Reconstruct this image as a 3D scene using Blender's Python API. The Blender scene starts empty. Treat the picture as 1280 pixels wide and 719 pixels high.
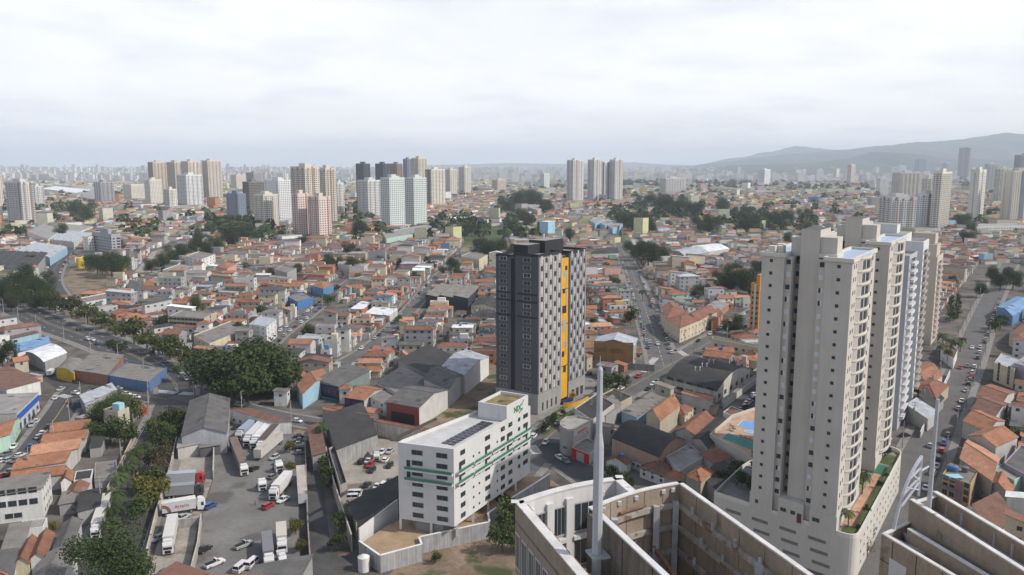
import bpy, bmesh, math, random
from mathutils import Vector, Matrix
R = math.radians
rnd = random.Random(11)
scene = bpy.context.scene
col = scene.collection

# ---------------------------------------------------------------- camera, world, sun, exposure
F_PX = 1000.0
CAM_H = 94.0
PITCH = math.atan(152.5 / F_PX)
SUN_EL, SUN_AZ = R(42), R(-14)          # azimuth measured from +X towards +Y
cam_d = bpy.data.cameras.new("camera")
cam = bpy.data.objects.new("camera", cam_d)
col.objects.link(cam)
cam.location = (0, 0, CAM_H)
cam.rotation_euler = (R(90) - PITCH, 0, 0)
cam_d.sensor_width = 36.0
cam_d.lens = 36.0 * F_PX / 1280.0
cam_d.clip_start = 1.0
cam_d.clip_end = 80000
scene.camera = cam

scene.view_settings.view_transform = 'Standard'
scene.view_settings.look = 'None'
scene.view_settings.gamma = 1.0
scene.view_settings.use_curve_mapping = False
scene.view_settings.exposure = -0.12
scene.cycles.use_denoising = True
scene.cycles.max_bounces = 5
scene.cycles.diffuse_bounces = 2
scene.cycles.glossy_bounces = 2
scene.cycles.transmission_bounces = 2
scene.cycles.volume_bounces = 1
scene.cycles.caustics_reflective = False
scene.cycles.caustics_refractive = False

sun_dir = Vector((math.cos(SUN_EL) * math.cos(SUN_AZ), math.cos(SUN_EL) * math.sin(SUN_AZ), math.sin(SUN_EL)))
sd = bpy.data.lights.new("sun", 'SUN')
sd.energy = 4.3
sd.angle = R(0.8)
sd.color = (1.0, 0.94, 0.86)
so = bpy.data.objects.new("sun", sd)
col.objects.link(so)
so.rotation_euler = sun_dir.to_track_quat('Z', 'Y').to_euler()

world = bpy.data.worlds.new("World")
scene.world = world
world.use_nodes = True
wt = world.node_tree
wt.nodes.clear()
def wn(t, **kw):
    n = wt.nodes.new(t)
    for k, v in kw.items(): setattr(n, k, v)
    return n
wl = wt.links.new
w_out = wn('ShaderNodeOutputWorld'); w_bg = wn('ShaderNodeBackground')
w_bg.inputs['Strength'].default_value = 0.15
sky = wn('ShaderNodeTexSky', sky_type='NISHITA', sun_disc=False, sun_elevation=SUN_EL)
sky.sun_rotation = R(90) - SUN_AZ
sky.air_density = 1.0; sky.dust_density = 3.0; sky.ozone_density = 1.0; sky.altitude = 750
# thin bright stratus over the blue: noise on the direction, projected on a flat cloud layer
tc = wn('ShaderNodeTexCoord'); sx = wn('ShaderNodeSeparateXYZ')
wl(tc.outputs['Generated'], sx.inputs[0])
mz = wn('ShaderNodeMath', operation='MAXIMUM'); mz.inputs[1].default_value = 0.0; wl(sx.outputs['Z'], mz.inputs[0])
az = wn('ShaderNodeMath', operation='ADD'); az.inputs[1].default_value = 0.15; wl(mz.outputs[0], az.inputs[0])
dx = wn('ShaderNodeMath', operation='DIVIDE'); wl(sx.outputs['X'], dx.inputs[0]); wl(az.outputs[0], dx.inputs[1])
dy = wn('ShaderNodeMath', operation='DIVIDE'); wl(sx.outputs['Y'], dy.inputs[0]); wl(az.outputs[0], dy.inputs[1])
cx = wn('ShaderNodeCombineXYZ'); wl(dx.outputs[0], cx.inputs['X']); wl(dy.outputs[0], cx.inputs['Y'])
def cloud(scale, detail, lo, hi, off):
    mp = wn('ShaderNodeMapping'); mp.inputs['Location'].default_value = off; wl(cx.outputs[0], mp.inputs['Vector'])
    n = wn('ShaderNodeTexNoise'); n.inputs['Scale'].default_value = scale; n.inputs['Detail'].default_value = detail
    n.inputs['Roughness'].default_value = 0.55; wl(mp.outputs[0], n.inputs['Vector'])
    r = wn('ShaderNodeMapRange', interpolation_type='SMOOTHSTEP'); r.inputs['From Min'].default_value = lo; r.inputs['From Max'].default_value = hi
    wl(n.outputs['Fac'], r.inputs['Value']); return r.outputs[0]
c1 = cloud(0.8, 7, 0.33, 0.62, (3.1, 1.7, 0))
c2 = cloud(1.9, 5, 0.42, 0.72, (7.7, 4.2, 2))
grey = wn('ShaderNodeMix', data_type='RGBA'); grey.inputs['A'].default_value = (8.5, 8.5, 8.65, 1); grey.inputs['B'].default_value = (7.3, 7.45, 8.0, 1)
wl(c2, grey.inputs['Factor'])
cf = wn('ShaderNodeMapRange'); cf.inputs['To Min'].default_value = 0.80; cf.inputs['To Max'].default_value = 0.97; wl(c1, cf.inputs['Value'])
hi_ = wn('ShaderNodeMapRange', interpolation_type='SMOOTHSTEP'); hi_.inputs['From Min'].default_value = 0.24; hi_.inputs['From Max'].default_value = 0.60; hi_.inputs['To Min'].default_value = 1.0; hi_.inputs['To Max'].default_value = 0.18; wl(sx.outputs['Z'], hi_.inputs['Value'])  # cloud thinned overhead, out of view: shaped to strengthen the sun's contrast
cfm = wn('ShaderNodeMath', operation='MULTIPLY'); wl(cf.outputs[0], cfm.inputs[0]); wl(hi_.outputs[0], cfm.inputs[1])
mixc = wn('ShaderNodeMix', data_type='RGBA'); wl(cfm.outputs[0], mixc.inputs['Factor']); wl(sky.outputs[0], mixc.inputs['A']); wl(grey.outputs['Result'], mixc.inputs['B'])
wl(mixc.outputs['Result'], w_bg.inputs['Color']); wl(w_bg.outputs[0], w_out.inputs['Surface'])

# ---------------------------------------------------------------- pixel of the photograph -> place on the ground
CP, SP = math.cos(PITCH), math.sin(PITCH)
def ray(px, py):
    u = (px - 640) / F_PX; v = (359.5 - py) / F_PX
    return (u, CP + v * SP, -SP + v * CP)
def at(px, py, z=0.0):
    d = ray(px, py); t = (z - CAM_H) / d[2]
    return Vector((d[0] * t, d[1] * t))
def height(base, px, py):
    d = ray(px, py); return CAM_H + d[2] * base[1] / d[1]
def pix(x, y, z=0.0):
    dz = z - CAM_H; zc = y * CP - dz * SP
    if zc < 1: return (-9999, 9999)
    return (640 + F_PX * x / zc, 359.5 - F_PX * (y * SP + dz * CP) / zc)

# ---------------------------------------------------------------- materials
MATS = {}
def nodes(m):
    m.use_nodes = True
    return m.node_tree, m.node_tree.nodes['Principled BSDF']
def mat(name, color=None, rough=0.85, var=0.18, scale=0.35, streak=0.0, metallic=0.0, spec=0.3, band=None, fine=0.0, attr=None, patch=None):
    """Weathered opaque surface. color None: the object's own colour; attr: a colour stored on the faces."""
    if name in MATS: return MATS[name]
    m = bpy.data.materials.new(name); MATS[name] = m
    t, b = nodes(m); L = t.links.new; N = t.nodes.new
    b.inputs['Roughness'].default_value = rough; b.inputs['Metallic'].default_value = metallic
    b.inputs['Specular IOR Level'].default_value = spec
    if attr:
        src = N('ShaderNodeAttribute'); src.attribute_name = attr; src = src.outputs['Color']
    elif color is None:
        src = N('ShaderNodeObjectInfo').outputs['Color']
    else:
        rgb = N('ShaderNodeRGB'); rgb.outputs[0].default_value = (*color, 1); src = rgb.outputs[0]
    tcn = N('ShaderNodeTexCoord'); co = tcn.outputs['Object']
    def scaled(src_, fac_socket, lo, hi):
        r = N('ShaderNodeMapRange'); r.inputs['From Min'].default_value = 0.3; r.inputs['From Max'].default_value = 0.7
        r.inputs['To Min'].default_value = lo; r.inputs['To Max'].default_value = hi; L(fac_socket, r.inputs['Value'])
        v = N('ShaderNodeVectorMath'); v.operation = 'SCALE'; L(src_, v.inputs[0]); L(r.outputs[0], v.inputs['Scale']); return v.outputs[0]
    def noise(sc, det=4, vec=None):
        n = N('ShaderNodeTexNoise'); n.inputs['Scale'].default_value = sc; n.inputs['Detail'].default_value = det; L(vec or co, n.inputs['Vector']); return n.outputs['Fac']
    cur = src
    if var: cur = scaled(cur, noise(scale, 5), 1 - var, 1 + var)
    if fine: cur = scaled(cur, noise(scale * 9, 2), 1 - fine, 1 + fine)
    if streak:
        mp = N('ShaderNodeMapping'); mp.inputs['Scale'].default_value = (1.0, 1.0, 0.06); L(co, mp.inputs['Vector'])
        cur = scaled(cur, noise(1.6, 3, mp.outputs[0]), 1 - streak, 1 + streak * 0.4)
    if band:                                    # corrugation or tile rows, along local x
        w = N('ShaderNodeTexWave'); w.bands_direction = band[2] if len(band) > 2 else 'X'; w.inputs['Scale'].default_value = band[0]; w.inputs['Distortion'].default_value = 0.6; L(co, w.inputs['Vector'])
        cur = scaled(cur, w.outputs['Fac'], 1 - band[1], 1 + band[1])
    if patch:                                   # (colour, scale, threshold): stains with a shape of their own
        r = N('ShaderNodeMapRange'); r.inputs['From Min'].default_value = patch[2]; r.inputs['From Max'].default_value = patch[2] + 0.08
        L(noise(patch[1], 6), r.inputs['Value'])
        mx = N('ShaderNodeMix'); mx.data_type = 'RGBA'; L(r.outputs[0], mx.inputs['Factor']); L(cur, mx.inputs['A']); mx.inputs['B'].default_value = (*patch[0], 1)
        cur = mx.outputs['Result']
    L(cur, b.inputs['Base Color'])
    return m
def glass(name, color=(0.03, 0.04, 0.05), rough=0.12):
    if name in MATS: return MATS[name]
    m = bpy.data.materials.new(name); MATS[name] = m
    t, b = nodes(m); b.inputs['Base Color'].default_value = (*color, 1); b.inputs['Roughness'].default_value = rough
    b.inputs['Specular IOR Level'].default_value = 0.6
    return m
M_wall = mat('painted_plaster', None, 0.9, 0.10, 0.25, streak=0.14, fine=0.05)
M_tile = mat('clay_tile', None, 0.92, 0.26, 0.30, fine=0.20, patch=((0.045, 0.036, 0.03), 0.30, 0.62))
M_slab = mat('roof_sheeting', None, 0.9, 0.22, 0.22, fine=0.12, band=(2.4, 0.10), patch=((0.06, 0.058, 0.055), 0.18, 0.60))
M_metal = mat('painted_metal', None, 0.45, 0.06, 0.8, spec=0.5)
M_paint = mat('car_paint', None, 0.28, 0.0, spec=0.6)
M_glass = glass('dark_glass')
M_carglass = glass('car_glass', (0.02, 0.022, 0.025), 0.08)
M_rubber = mat('rubber', (0.02, 0.02, 0.02), 0.9, 0.0)
M_conc = mat('concrete', None, 0.93, 0.16, 0.5, streak=0.22, fine=0.06)
M_leaf = mat('leaf', None, 0.75, 0.0, attr=None, spec=0.25)
M_bark = mat('bark', (0.10, 0.075, 0.055), 0.95, 0.2, 1.0)
M_frame = mat('window_frame', None, 0.6, 0.0)
# ---------------------------------------------------------------- mesh builder
class MB:
    def __init__(s): s.v = []; s.f = []; s.m = []; s.mats = []
    def mi(s, m):
        if m not in s.mats: s.mats.append(m)
        return s.mats.index(m)
    def face(s, pts, m):
        k = len(s.v); s.v.extend(tuple(p) for p in pts); s.f.append(tuple(range(k, k + len(pts)))); s.m.append(s.mi(m))
    def prism(s, poly, z0, z1, m, top=None, bottom=True):
        """poly: counter-clockwise 2D points"""
        n = len(poly); k = len(s.v)
        s.v.extend((p[0], p[1], z0) for p in poly); s.v.extend((p[0], p[1], z1) for p in poly)
        mi = s.mi(m)
        for i in range(n):
            j = (i + 1) % n
            s.f.append((k + i, k + j, k + n + j, k + n + i)); s.m.append(mi)
        s.f.append(tuple(range(k + n, k + 2 * n))); s.m.append(s.mi(top or m))
        if bottom: s.f.append(tuple(reversed(range(k, k + n)))); s.m.append(mi)
    def box(s, x0, x1, y0, y1, z0, z1, m, top=None):
        s.prism([(x0, y0), (x1, y0), (x1, y1), (x0, y1)], z0, z1, m, top)
    def bar(s, a, b, w, h, m):
        """rectangular bar from a to b (3D), w across, h vertical-ish"""
        a = Vector(a); b = Vector(b); d = (b - a).normalized()
        up = Vector((0, 0, 1)) if abs(d.z) < 0.95 else Vector((0, 1, 0))
        sx = d.cross(up).normalized() * (w / 2); sz = sx.cross(d).normalized() * (h / 2)
        k = len(s.v)
        for p in (a, b):
            for q in (-sx - sz, sx - sz, sx + sz, -sx + sz): s.v.append(tuple(p + q))
        mi = s.mi(m)
        for f in ((0, 1, 5, 4), (1, 2, 6, 5), (2, 3, 7, 6), (3, 0, 4, 7), (3, 2, 1, 0), (4, 5, 6, 7)):
            s.f.append(tuple(k + i for i in f)); s.m.append(mi)
    def tube(s, a, b, r0, r1, m, n=8, cap=True):
        a = Vector(a); b = Vector(b); d = (b - a).normalized()
        up = Vector((0, 0, 1)) if abs(d.z) < 0.95 else Vector((1, 0, 0))
        u = d.cross(up).normalized(); w = d.cross(u).normalized(); k = len(s.v); mi = s.mi(m)
        for p, r in ((a, r0), (b, r1)):
            for i in range(n):
                t = 2 * math.pi * i / n; s.v.append(tuple(p + u * (r * math.cos(t)) + w * (r * math.sin(t))))
        for i in range(n):
            j = (i + 1) % n; s.f.append((k + j, k + i, k + n + i, k + n + j)); s.m.append(mi)
        if cap:
            s.f.append(tuple(k + i for i in range(n))); s.m.append(mi)
            s.f.append(tuple(k + n + i for i in reversed(range(n)))); s.m.append(mi)
    def mesh(s, name):
        me = bpy.data.meshes.new(name); me.from_pydata(s.v, [], s.f)
        for m in s.mats: me.materials.append(m)
        me.polygons.foreach_set('material_index', s.m); me.update()
        return me
    def build(s, name, parent=None, color=None, origin=None):
        if origin is None and parent is not None: origin = tuple(parent.location)
        if origin is not None:
            ox, oy, oz = origin; s.v = [(x - ox, y - oy, z - oz) for x, y, z in s.v]
        return link(name, s.mesh(name), parent, color, None if parent is not None else origin)
def link(name, me, parent=None, color=None, loc=None, rz=0, scale=None):
    o = bpy.data.objects.new(name, me); col.objects.link(o)
    if parent is not None: o.parent = parent
    if loc is not None: o.location = loc
    if rz: o.rotation_euler = (0, 0, rz)
    if scale is not None: o.scale = scale
    if color is not None: o.color = (*color, 1)
    return o
def tag(o, label=None, cat=None, group=None, kind=None):
    if label: o['label'] = label
    if cat: o['category'] = cat
    if group: o['group'] = group
    if kind: o['kind'] = kind
    return o
def thing(name, label, cat, loc, rz=0, group=None):
    o = bpy.data.objects.new(name, None); col.objects.link(o); o.empty_display_size = 0.5
    o.location = (loc[0], loc[1], loc[2] if len(loc) > 2 else 0.0); o.rotation_euler = (0, 0, rz)
    return tag(o, label, cat, group)
def dup(root, loc, rz=None, colors=None):
    """a thing with copies of its parts and sub-parts; colors: {part stem: colour}"""
    r = root.copy(); col.objects.link(r); r.location = loc
    if rz is not None: r.rotation_euler = (0, 0, rz)
    def rec(a, b):
        for ch in a.children:
            c = ch.copy(); col.objects.link(c); c.parent = b
            if colors and ch.name.split('.')[0] in colors: c.color = (*colors[ch.name.split('.')[0]], 1)
            rec(ch, c)
    rec(root, r)
    return r
# ---------------------------------------------------------------- labels that single out one thing
ORD = 'first second third fourth fifth sixth seventh eighth ninth tenth eleventh twelfth thirteenth fourteenth fifteenth sixteenth seventeenth eighteenth nineteenth twentieth'.split()
TENS = {2: ('twenty', 'twentieth'), 3: ('thirty', 'thirtieth'), 4: ('forty', 'fortieth'), 5: ('fifty', 'fiftieth'), 6: ('sixty', 'sixtieth'), 7: ('seventy', 'seventieth')}
def ordinal(k):
    if k < 20: return ORD[k]
    n = k + 1
    return TENS[n // 10][1] if n % 10 == 0 else TENS[n // 10][0] + '-' + ORD[n % 10 - 1]
LANDMARKS = []                       # (phrase, x, y)
PENDING = []                         # (object, description, x, y)
def landmark(phrase, x, y): LANDMARKS.append((phrase, x, y))
def describe(o, desc, x, y): PENDING.append((o, desc, x, y))
def settle_labels():
    by = {}
    for o, desc, x, y in PENDING:
        p = pix(x, y)
        lm = min(LANDMARKS, key=lambda l: (l[1] - x) ** 2 + (l[2] - y) ** 2)
        dx, dy = x - lm[1], y - lm[2]
        side = ('right of' if dx > 0 else 'left of') if abs(dx) > abs(dy) * 0.8 else ('behind' if dy > 0 else 'in front of')
        by.setdefault((desc, side, lm[0]), []).append((dx * dx + dy * dy, o.name, o))
    for (desc, side, ph), rows in by.items():
        rows.sort(key=lambda r: r[:2])
        for i, (_, _, o) in enumerate(rows):
            o['label'] = f'{desc}, {"" if len(rows) == 1 else ("nearest " if i == 0 else ordinal(i) + " nearest ")}{side} {ph}'
# ---------------------------------------------------------------- occupied ground
BLOCK = []                           # (polygon, bounding box)
def occupy(poly):
    xs = [p[0] for p in poly]; ys = [p[1] for p in poly]
    BLOCK.append((poly, (min(xs), max(xs), min(ys), max(ys))))
def inside(poly, x, y):
    c = False; n = len(poly); j = n - 1
    for i in range(n):
        xi, yi = poly[i][0], poly[i][1]; xj, yj = poly[j][0], poly[j][1]
        if (yi > y) != (yj > y) and x < (xj - xi) * (y - yi) / (yj - yi) + xi: c = not c
        j = i
    return c
def taken(x, y):
    for poly, b in BLOCK:
        if b[0] <= x <= b[1] and b[2] <= y <= b[3] and inside(poly, x, y): return True
    return False
def grow(poly, m):
    cx = sum(p[0] for p in poly) / len(poly); cy = sum(p[1] for p in poly) / len(poly)
    out = []
    for p in poly:
        d = Vector((p[0] - cx, p[1] - cy)); out.append(tuple(Vector((cx, cy)) + d * (1 + m / max(d.length, 1))))
    return out
def ccw(poly):
    a = sum(poly[i][0] * poly[(i + 1) % len(poly)][1] - poly[(i + 1) % len(poly)][0] * poly[i][1] for i in range(len(poly)))
    return list(poly) if a > 0 else list(reversed(poly))
# ---------------------------------------------------------------- shared window and door meshes (unit size, facing local -y)
def window_mesh(name, fr=0.07, mull=1, proud=0.05):
    b = MB()
    b.box(-0.5 + fr, 0.5 - fr, -0.02, 0.0, fr, 1 - fr, M_glass)
    for x0, x1, z0, z1 in ((-0.5, -0.5 + fr, 0, 1), (0.5 - fr, 0.5, 0, 1), (-0.5 + fr, 0.5 - fr, 0, fr), (-0.5 + fr, 0.5 - fr, 1 - fr, 1)):
        b.box(x0, x1, -proud, 0.0, z0, z1, M_frame)
    for i in range(mull):
        x = -0.5 + (i + 1) / (mull + 1); b.box(x - fr * 0.3, x + fr * 0.3, -proud * 0.8, -0.021, fr, 1 - fr, M_frame)
    return b.mesh(name)
WIN = window_mesh('window', 0.06, 1)
WIN_PLAIN = window_mesh('window', 0.045, 0)
def door_mesh():
    b = MB(); b.box(-0.5, 0.5, -0.06, 0.0, 0, 1, M_frame); b.box(0.30, 0.36, -0.10, -0.06, 0.45, 0.5, M_glass)
    return b.mesh('door')
DOOR = door_mesh()
def wall_item(name, me, parent, p, q, t, z, w, h, color=(0.6, 0.6, 0.58), off=0.02):
    """put a unit facade piece on the wall that runs p -> q (outside on the right hand), t along it (0..1)"""
    p = Vector(p); q = Vector(q); d = (q - p).normalized(); nrm = Vector((d.y, -d.x))
    c = p + (q - p) * t + nrm * off
    ox, oy, oz = parent.location
    return link(name, me, parent, color, (c.x - ox, c.y - oy, z - oz), math.atan2(d.y, d.x), (w, 1.0, h))
# ---------------------------------------------------------------- ground
def ground_mat():
    m = bpy.data.materials.new('city_ground'); t, b = nodes(m); N = t.nodes.new; L = t.links.new
    b.inputs['Roughness'].default_value = 0.95; b.inputs['Specular IOR Level'].default_value = 0.1
    co = N('ShaderNodeTexCoord').outputs['Object']
    def noise(s, d, off=0):
        mp = N('ShaderNodeMapping'); mp.inputs['Location'].default_value = (off, off, 0); L(co, mp.inputs[0])
        n = N('ShaderNodeTexNoise'); n.inputs['Scale'].default_value = s; n.inputs['Detail'].default_value = d; L(mp.outputs[0], n.inputs['Vector']); return n.outputs['Fac']
    def ramp(f, a, c, lo, hi):
        r = N('ShaderNodeMapRange'); r.inputs['From Min'].default_value = lo; r.inputs['From Max'].default_value = hi; L(f, r.inputs['Value'])
        x = N('ShaderNodeMix'); x.data_type = 'RGBA'; L(r.outputs[0], x.inputs['Factor'])
        for s, v in (('A', a), ('B', c)):
            if isinstance(v, tuple): x.inputs[s].default_value = (*v, 1)
            else: L(v, x.inputs[s])
        return x.outputs['Result']
    base = ramp(noise(0.09, 6), (0.075, 0.071, 0.067), (0.165, 0.15, 0.132), 0.35, 0.65)
    base = ramp(noise(0.35, 3, 9), base, (0.20, 0.13, 0.09), 0.60, 0.72)
    base = ramp(noise(0.012, 5, 40), base, (0.050, 0.065, 0.030), 0.60, 0.68)
    L(base, b.inputs['Base Color'])
    return m
M_ground = ground_mat()
gb = MB()
gb.face([(-30000, -1500, 0), (30000, -1500, 0), (30000, 31000, 0), (-30000, 31000, 0)], M_ground)
tag(gb.build('ground'), kind='structure')

M_asphalt = mat('asphalt', (0.068, 0.067, 0.068), 0.92, 0.22, 0.10, fine=0.08, patch=((0.052, 0.051, 0.052), 0.07, 0.58))
M_asphalt2 = mat('worn_asphalt', (0.115, 0.110, 0.106), 0.92, 0.16, 0.12, fine=0.10, patch=((0.085, 0.082, 0.08), 0.09, 0.60))
M_pave = mat('pavement_concrete', (0.21, 0.20, 0.185), 0.93, 0.18, 0.4, fine=0.08, patch=((0.14, 0.13, 0.12), 0.25, 0.6))
M_mark = mat('road_paint', (0.62, 0.62, 0.60), 0.8, 0.25, 1.2)
M_markY = mat('yellow_road_paint', (0.55, 0.40, 0.10), 0.8, 0.25, 1.2)

def smooth(P, step=4.0):
    P = [Vector(p) for p in P]; out = []
    for i in range(len(P) - 1):
        p0 = P[max(i - 1, 0)]; p1 = P[i]; p2 = P[i + 1]; p3 = P[min(i + 2, len(P) - 1)]
        n = max(1, int((p2 - p1).length / step))
        for k in range(n):
            t = k / n
            out.append(0.5 * ((2 * p1) + (p2 - p0) * t + (2 * p0 - 5 * p1 + 4 * p2 - p3) * t * t + (3 * p1 - p0 - 3 * p2 + p3) * t ** 3))
    out.append(P[-1]); return out
def normals(P):
    N = []
    for i in range(len(P)):
        d = (P[min(i + 1, len(P) - 1)] - P[max(i - 1, 0)]).normalized(); N.append(Vector((-d.y, d.x)))     # left side
    return N
ROADS = {}
def ribbon(mb, P, N, o0, o1, z, m, skip=None):
    for i in range(len(P) - 1):
        if skip and skip(P[i] + N[i] * ((o0 + o1) / 2)): continue
        a, b, c, d = P[i] + N[i] * o1, P[i] + N[i] * o0, P[i + 1] + N[i + 1] * o0, P[i + 1] + N[i + 1] * o1
        mb.face([(a.x, a.y, z), (b.x, b.y, z), (c.x, c.y, z), (d.x, d.y, z)], m)
def kerb(mb, P, N, o0, o1, z, m, skip=None):
    lo, hi = min(o0, o1), max(o0, o1)
    for i in range(len(P) - 1):
        if skip and skip(P[i] + N[i] * ((o0 + o1) / 2)): continue
        mb.prism([tuple(P[i] + N[i] * lo), tuple(P[i + 1] + N[i + 1] * lo), tuple(P[i + 1] + N[i + 1] * hi), tuple(P[i] + N[i] * hi)], 0.0, z, m)
ROAD_PX = [   # name, centreline in pixels, half width (m), pavement width, material
    ('avenue', [(-60, 346), (0, 374), (44, 396), (64, 406), (100, 418), (129, 428), (165, 444), (196, 461), (214, 475), (221, 487), (218, 504), (209, 525), (196, 553), (182, 596), (158, 648), (143, 685), (126, 725), (105, 790)], 10.0, 3.0, M_asphalt),
    ('long_street', [(772, 292), (782, 322), (792, 345), (806, 385), (820, 425), (830, 458)], 6.6, 2.2, M_asphalt2),
    ('cross_street', [(636, 598), (662, 570), (692, 541), (740, 512), (800, 477), (850, 449), (900, 420), (960, 383), (1010, 352), (1060, 322)], 6.6, 2.6, M_asphalt2),
    ('corner_street', [(678, 556), (712, 580), (750, 606), (800, 640)], 5.5, 1.8, M_asphalt),
    ('sloping_street', [(1070, 716), (1098, 672), (1140, 600), (1165, 545), (1190, 490), (1212, 441), (1228, 400), (1242, 368), (1262, 330)], 6.2, 2.6, M_asphalt2),
    ('shop_lane', [(-40, 645), (18, 592), (52, 550), (78, 512), (95, 488), (125, 481), (160, 491), (208, 500)], 5.2, 2.0, M_asphalt),
    ('market_lane', [(20, 438), (60, 464), (93, 486)], 5.5, 0.0, M_asphalt),
    ('yard_street', [(222, 494), (290, 508), (345, 521), (410, 533), (470, 548)], 5.0, 1.6, M_asphalt2),
    ('quiet_street', [(428, 455), (468, 431), (505, 396), (545, 350), (574, 322)], 4.4, 1.8, M_asphalt2),
    ('narrow_street', [(325, 446), (352, 418), (385, 394), (412, 372), (440, 350)], 3.8, 1.5, M_asphalt2),
    ('hill_street', [(75, 375), (64, 352), (72, 330), (90, 310), (109, 292), (130, 272)], 7.0, 2.0, M_asphalt),
    ('driveway', [(386, 585), (391, 640), (398, 735)], 3.6, 0.0, M_asphalt),
]
for nm, px, hw, pw, m in ROAD_PX:
    P = smooth([at(*p) for p in px]); N = normals(P)
    if nm == 'avenue':                    # wide upstream, narrower after the crossing
        for i, p in enumerate(P):
            y = pix(p.x, p.y)[1]; N[i] = N[i] * (1.12 if y < 430 else 0.70 if y > 484 else 1.12 - 0.42 * (y - 430) / 54)
    ROADS[nm] = (P, N, hw, pw, m)
    for i in range(len(P) - 1):
        occupy([P[i] + N[i] * (hw + pw), P[i] - N[i] * (hw + pw), P[i + 1] - N[i + 1] * (hw + pw), P[i + 1] + N[i + 1] * (hw + pw)])
def in_road(pt, skip):
    for nm, (P, N, hw, pw, m) in ROADS.items():
        if nm == skip: continue
        for i in range(0, len(P)):
            if (P[i] - pt).length < hw + 1.2: return True
    return False
for k, (nm, (P, N, hw, pw, m)) in enumerate(ROADS.items()):
    b = MB(); ribbon(b, P, N, -hw, hw, 0.012 + 0.004 * k, m)
    tag(b.build('road_' + nm), kind='structure')
    if pw:
        b = MB()
        for s in (1, -1): kerb(b, P, N, s * hw, s * (hw + pw), 0.13, M_pave, lambda q: in_road(q, nm))
        tag(b.build('pavement'), kind='structure')
# avenue median, planted, and the verge on its far side
P, N, hw, pw, m = ROADS['avenue']
M_soil = mat('bare_soil', (0.125, 0.10, 0.075), 0.95, 0.3, 0.25, fine=0.2, patch=((0.055, 0.07, 0.025), 0.12, 0.55))
M_grass = mat('mown_grass', (0.065, 0.085, 0.028), 0.95, 0.3, 0.25, fine=0.25, patch=((0.13, 0.11, 0.055), 0.12, 0.60))
b = MB(); kerb(b, P, N, -0.9, 0.9, 0.16, M_pave, lambda q: 488 < pix(q.x, q.y)[1] < 500 or (500 < pix(q.x, q.y)[1] < 512))
tag(b.build('pavement'), kind='structure')
b = MB(); ribbon(b, P, N, -0.6, 0.6, 0.164, M_soil, lambda q: 485 < pix(q.x, q.y)[1] < 514); tag(b.build('ground'), kind='structure')
b = MB(); ribbon(b, P, N, 13.4, 22, 0.03, M_soil, lambda q: pix(q.x, q.y)[1] > 486 or in_road(q, 'avenue')); tag(b.build('ground'), kind='structure')
# markings
def marking(nm, fn):
    b = MB(); fn(b); tag(b.build(nm), kind='structure')
ZT = 0.075
def zebra(b, a, c, n, length):
    a, c = at(*a), at(*c); d = (c - a).normalized(); q = Vector((-d.y, d.x)) * length / 2
    for i in range(n):
        p0 = a + (c - a) * (i / n); p1 = p0 + (c - a) * (0.55 / n)
        b.face([(*(p0 + q), ZT), (*(p0 - q), ZT), (*(p1 - q), ZT), (*(p1 + q), ZT)], M_mark)
marking('road_marking', lambda b: (zebra(b, (195, 489), (221, 491.5), 10, 4), zebra(b, (226, 491.5), (243, 493), 7, 4), zebra(b, (800.5, 449.5), (825, 438), 0 or 1, .1),
    zebra(b, (803, 465), (820, 447), 12, 3.6), zebra(b, (75, 494), (87, 497), 7, 3.5), zebra(b, (664, 557), (672, 568), 8, 3.5), zebra(b, (846, 437), (858, 445), 9, 3.5)))
def lanes(b):
    for nm, off, dash, mm in (('avenue', 5.0, 2, M_mark), ('avenue', -5.0, 2, M_mark), ('avenue', 9.6, 0, M_mark), ('avenue', -9.6, 0, M_mark), ('cross_street', 0, 0, M_markY),
                              ('shop_lane', 0.4, 0, M_markY), ('long_street', 0, 1, M_mark), ('hill_street', 0, 1, M_mark)):
        P, N, hw, pw, m = ROADS[nm]
        for i in range(len(P) - 1):
            if dash and i % (dash + 1): continue
            if dash == 2 and pix(P[i].x, P[i].y)[1] > 500: continue
            if 478 < pix(P[i].x, P[i].y)[1] < 512 and nm == 'avenue': continue
            ribbon(b, P[i:i + 2], N[i:i + 2], off - 0.09, off + 0.09, ZT, mm)
marking('road_marking', lanes)

# paved yards, lots and rough ground
def patch(name, px, m, z=0.02, occ=True):
    poly = ccw([tuple(at(*p)) for p in px]); b = MB(); b.face([(x, y, z) for x, y in poly], m)
    tag(b.build(name), kind='structure')
    if occ: occupy(poly)
    return poly
M_yard = mat('yard_concrete', (0.165, 0.158, 0.15), 0.95, 0.20, 0.09, fine=0.10, patch=((0.105, 0.097, 0.09), 0.08, 0.56))
M_lot = mat('pale_lot', (0.30, 0.275, 0.235), 0.95, 0.22, 0.12, fine=0.12, patch=((0.17, 0.14, 0.11), 0.10, 0.57))
M_dirt = mat('dirt', (0.20, 0.15, 0.105), 0.95, 0.28, 0.10, fine=0.2, patch=((0.055, 0.07, 0.025), 0.09, 0.54))
patch('yard', [(262, 548), (288, 527), (340, 522), (372, 545), (380, 600), (384, 735), (236, 735), (250, 660), (266, 600)], M_yard, 0.025)
patch('yard', [(222, 560), (266, 552), (268, 592), (246, 655), (212, 655)], M_lot, 0.03)
patch('yard', [(205, 655), (248, 652), (232, 735), (180, 735)], M_lot, 0.035)
patch('yard', [(366, 538), (404, 535), (412, 575), (384, 578)], M_dirt, 0.04)
patch('yard', [(416, 575), (462, 550), (520, 545), (520, 630), (440, 650)], M_lot, 0.02)
patch('rough_ground', [(505, 548), (530, 515), (612, 452), (640, 470), (628, 520), (560, 560)], M_dirt, 0.02)
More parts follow.
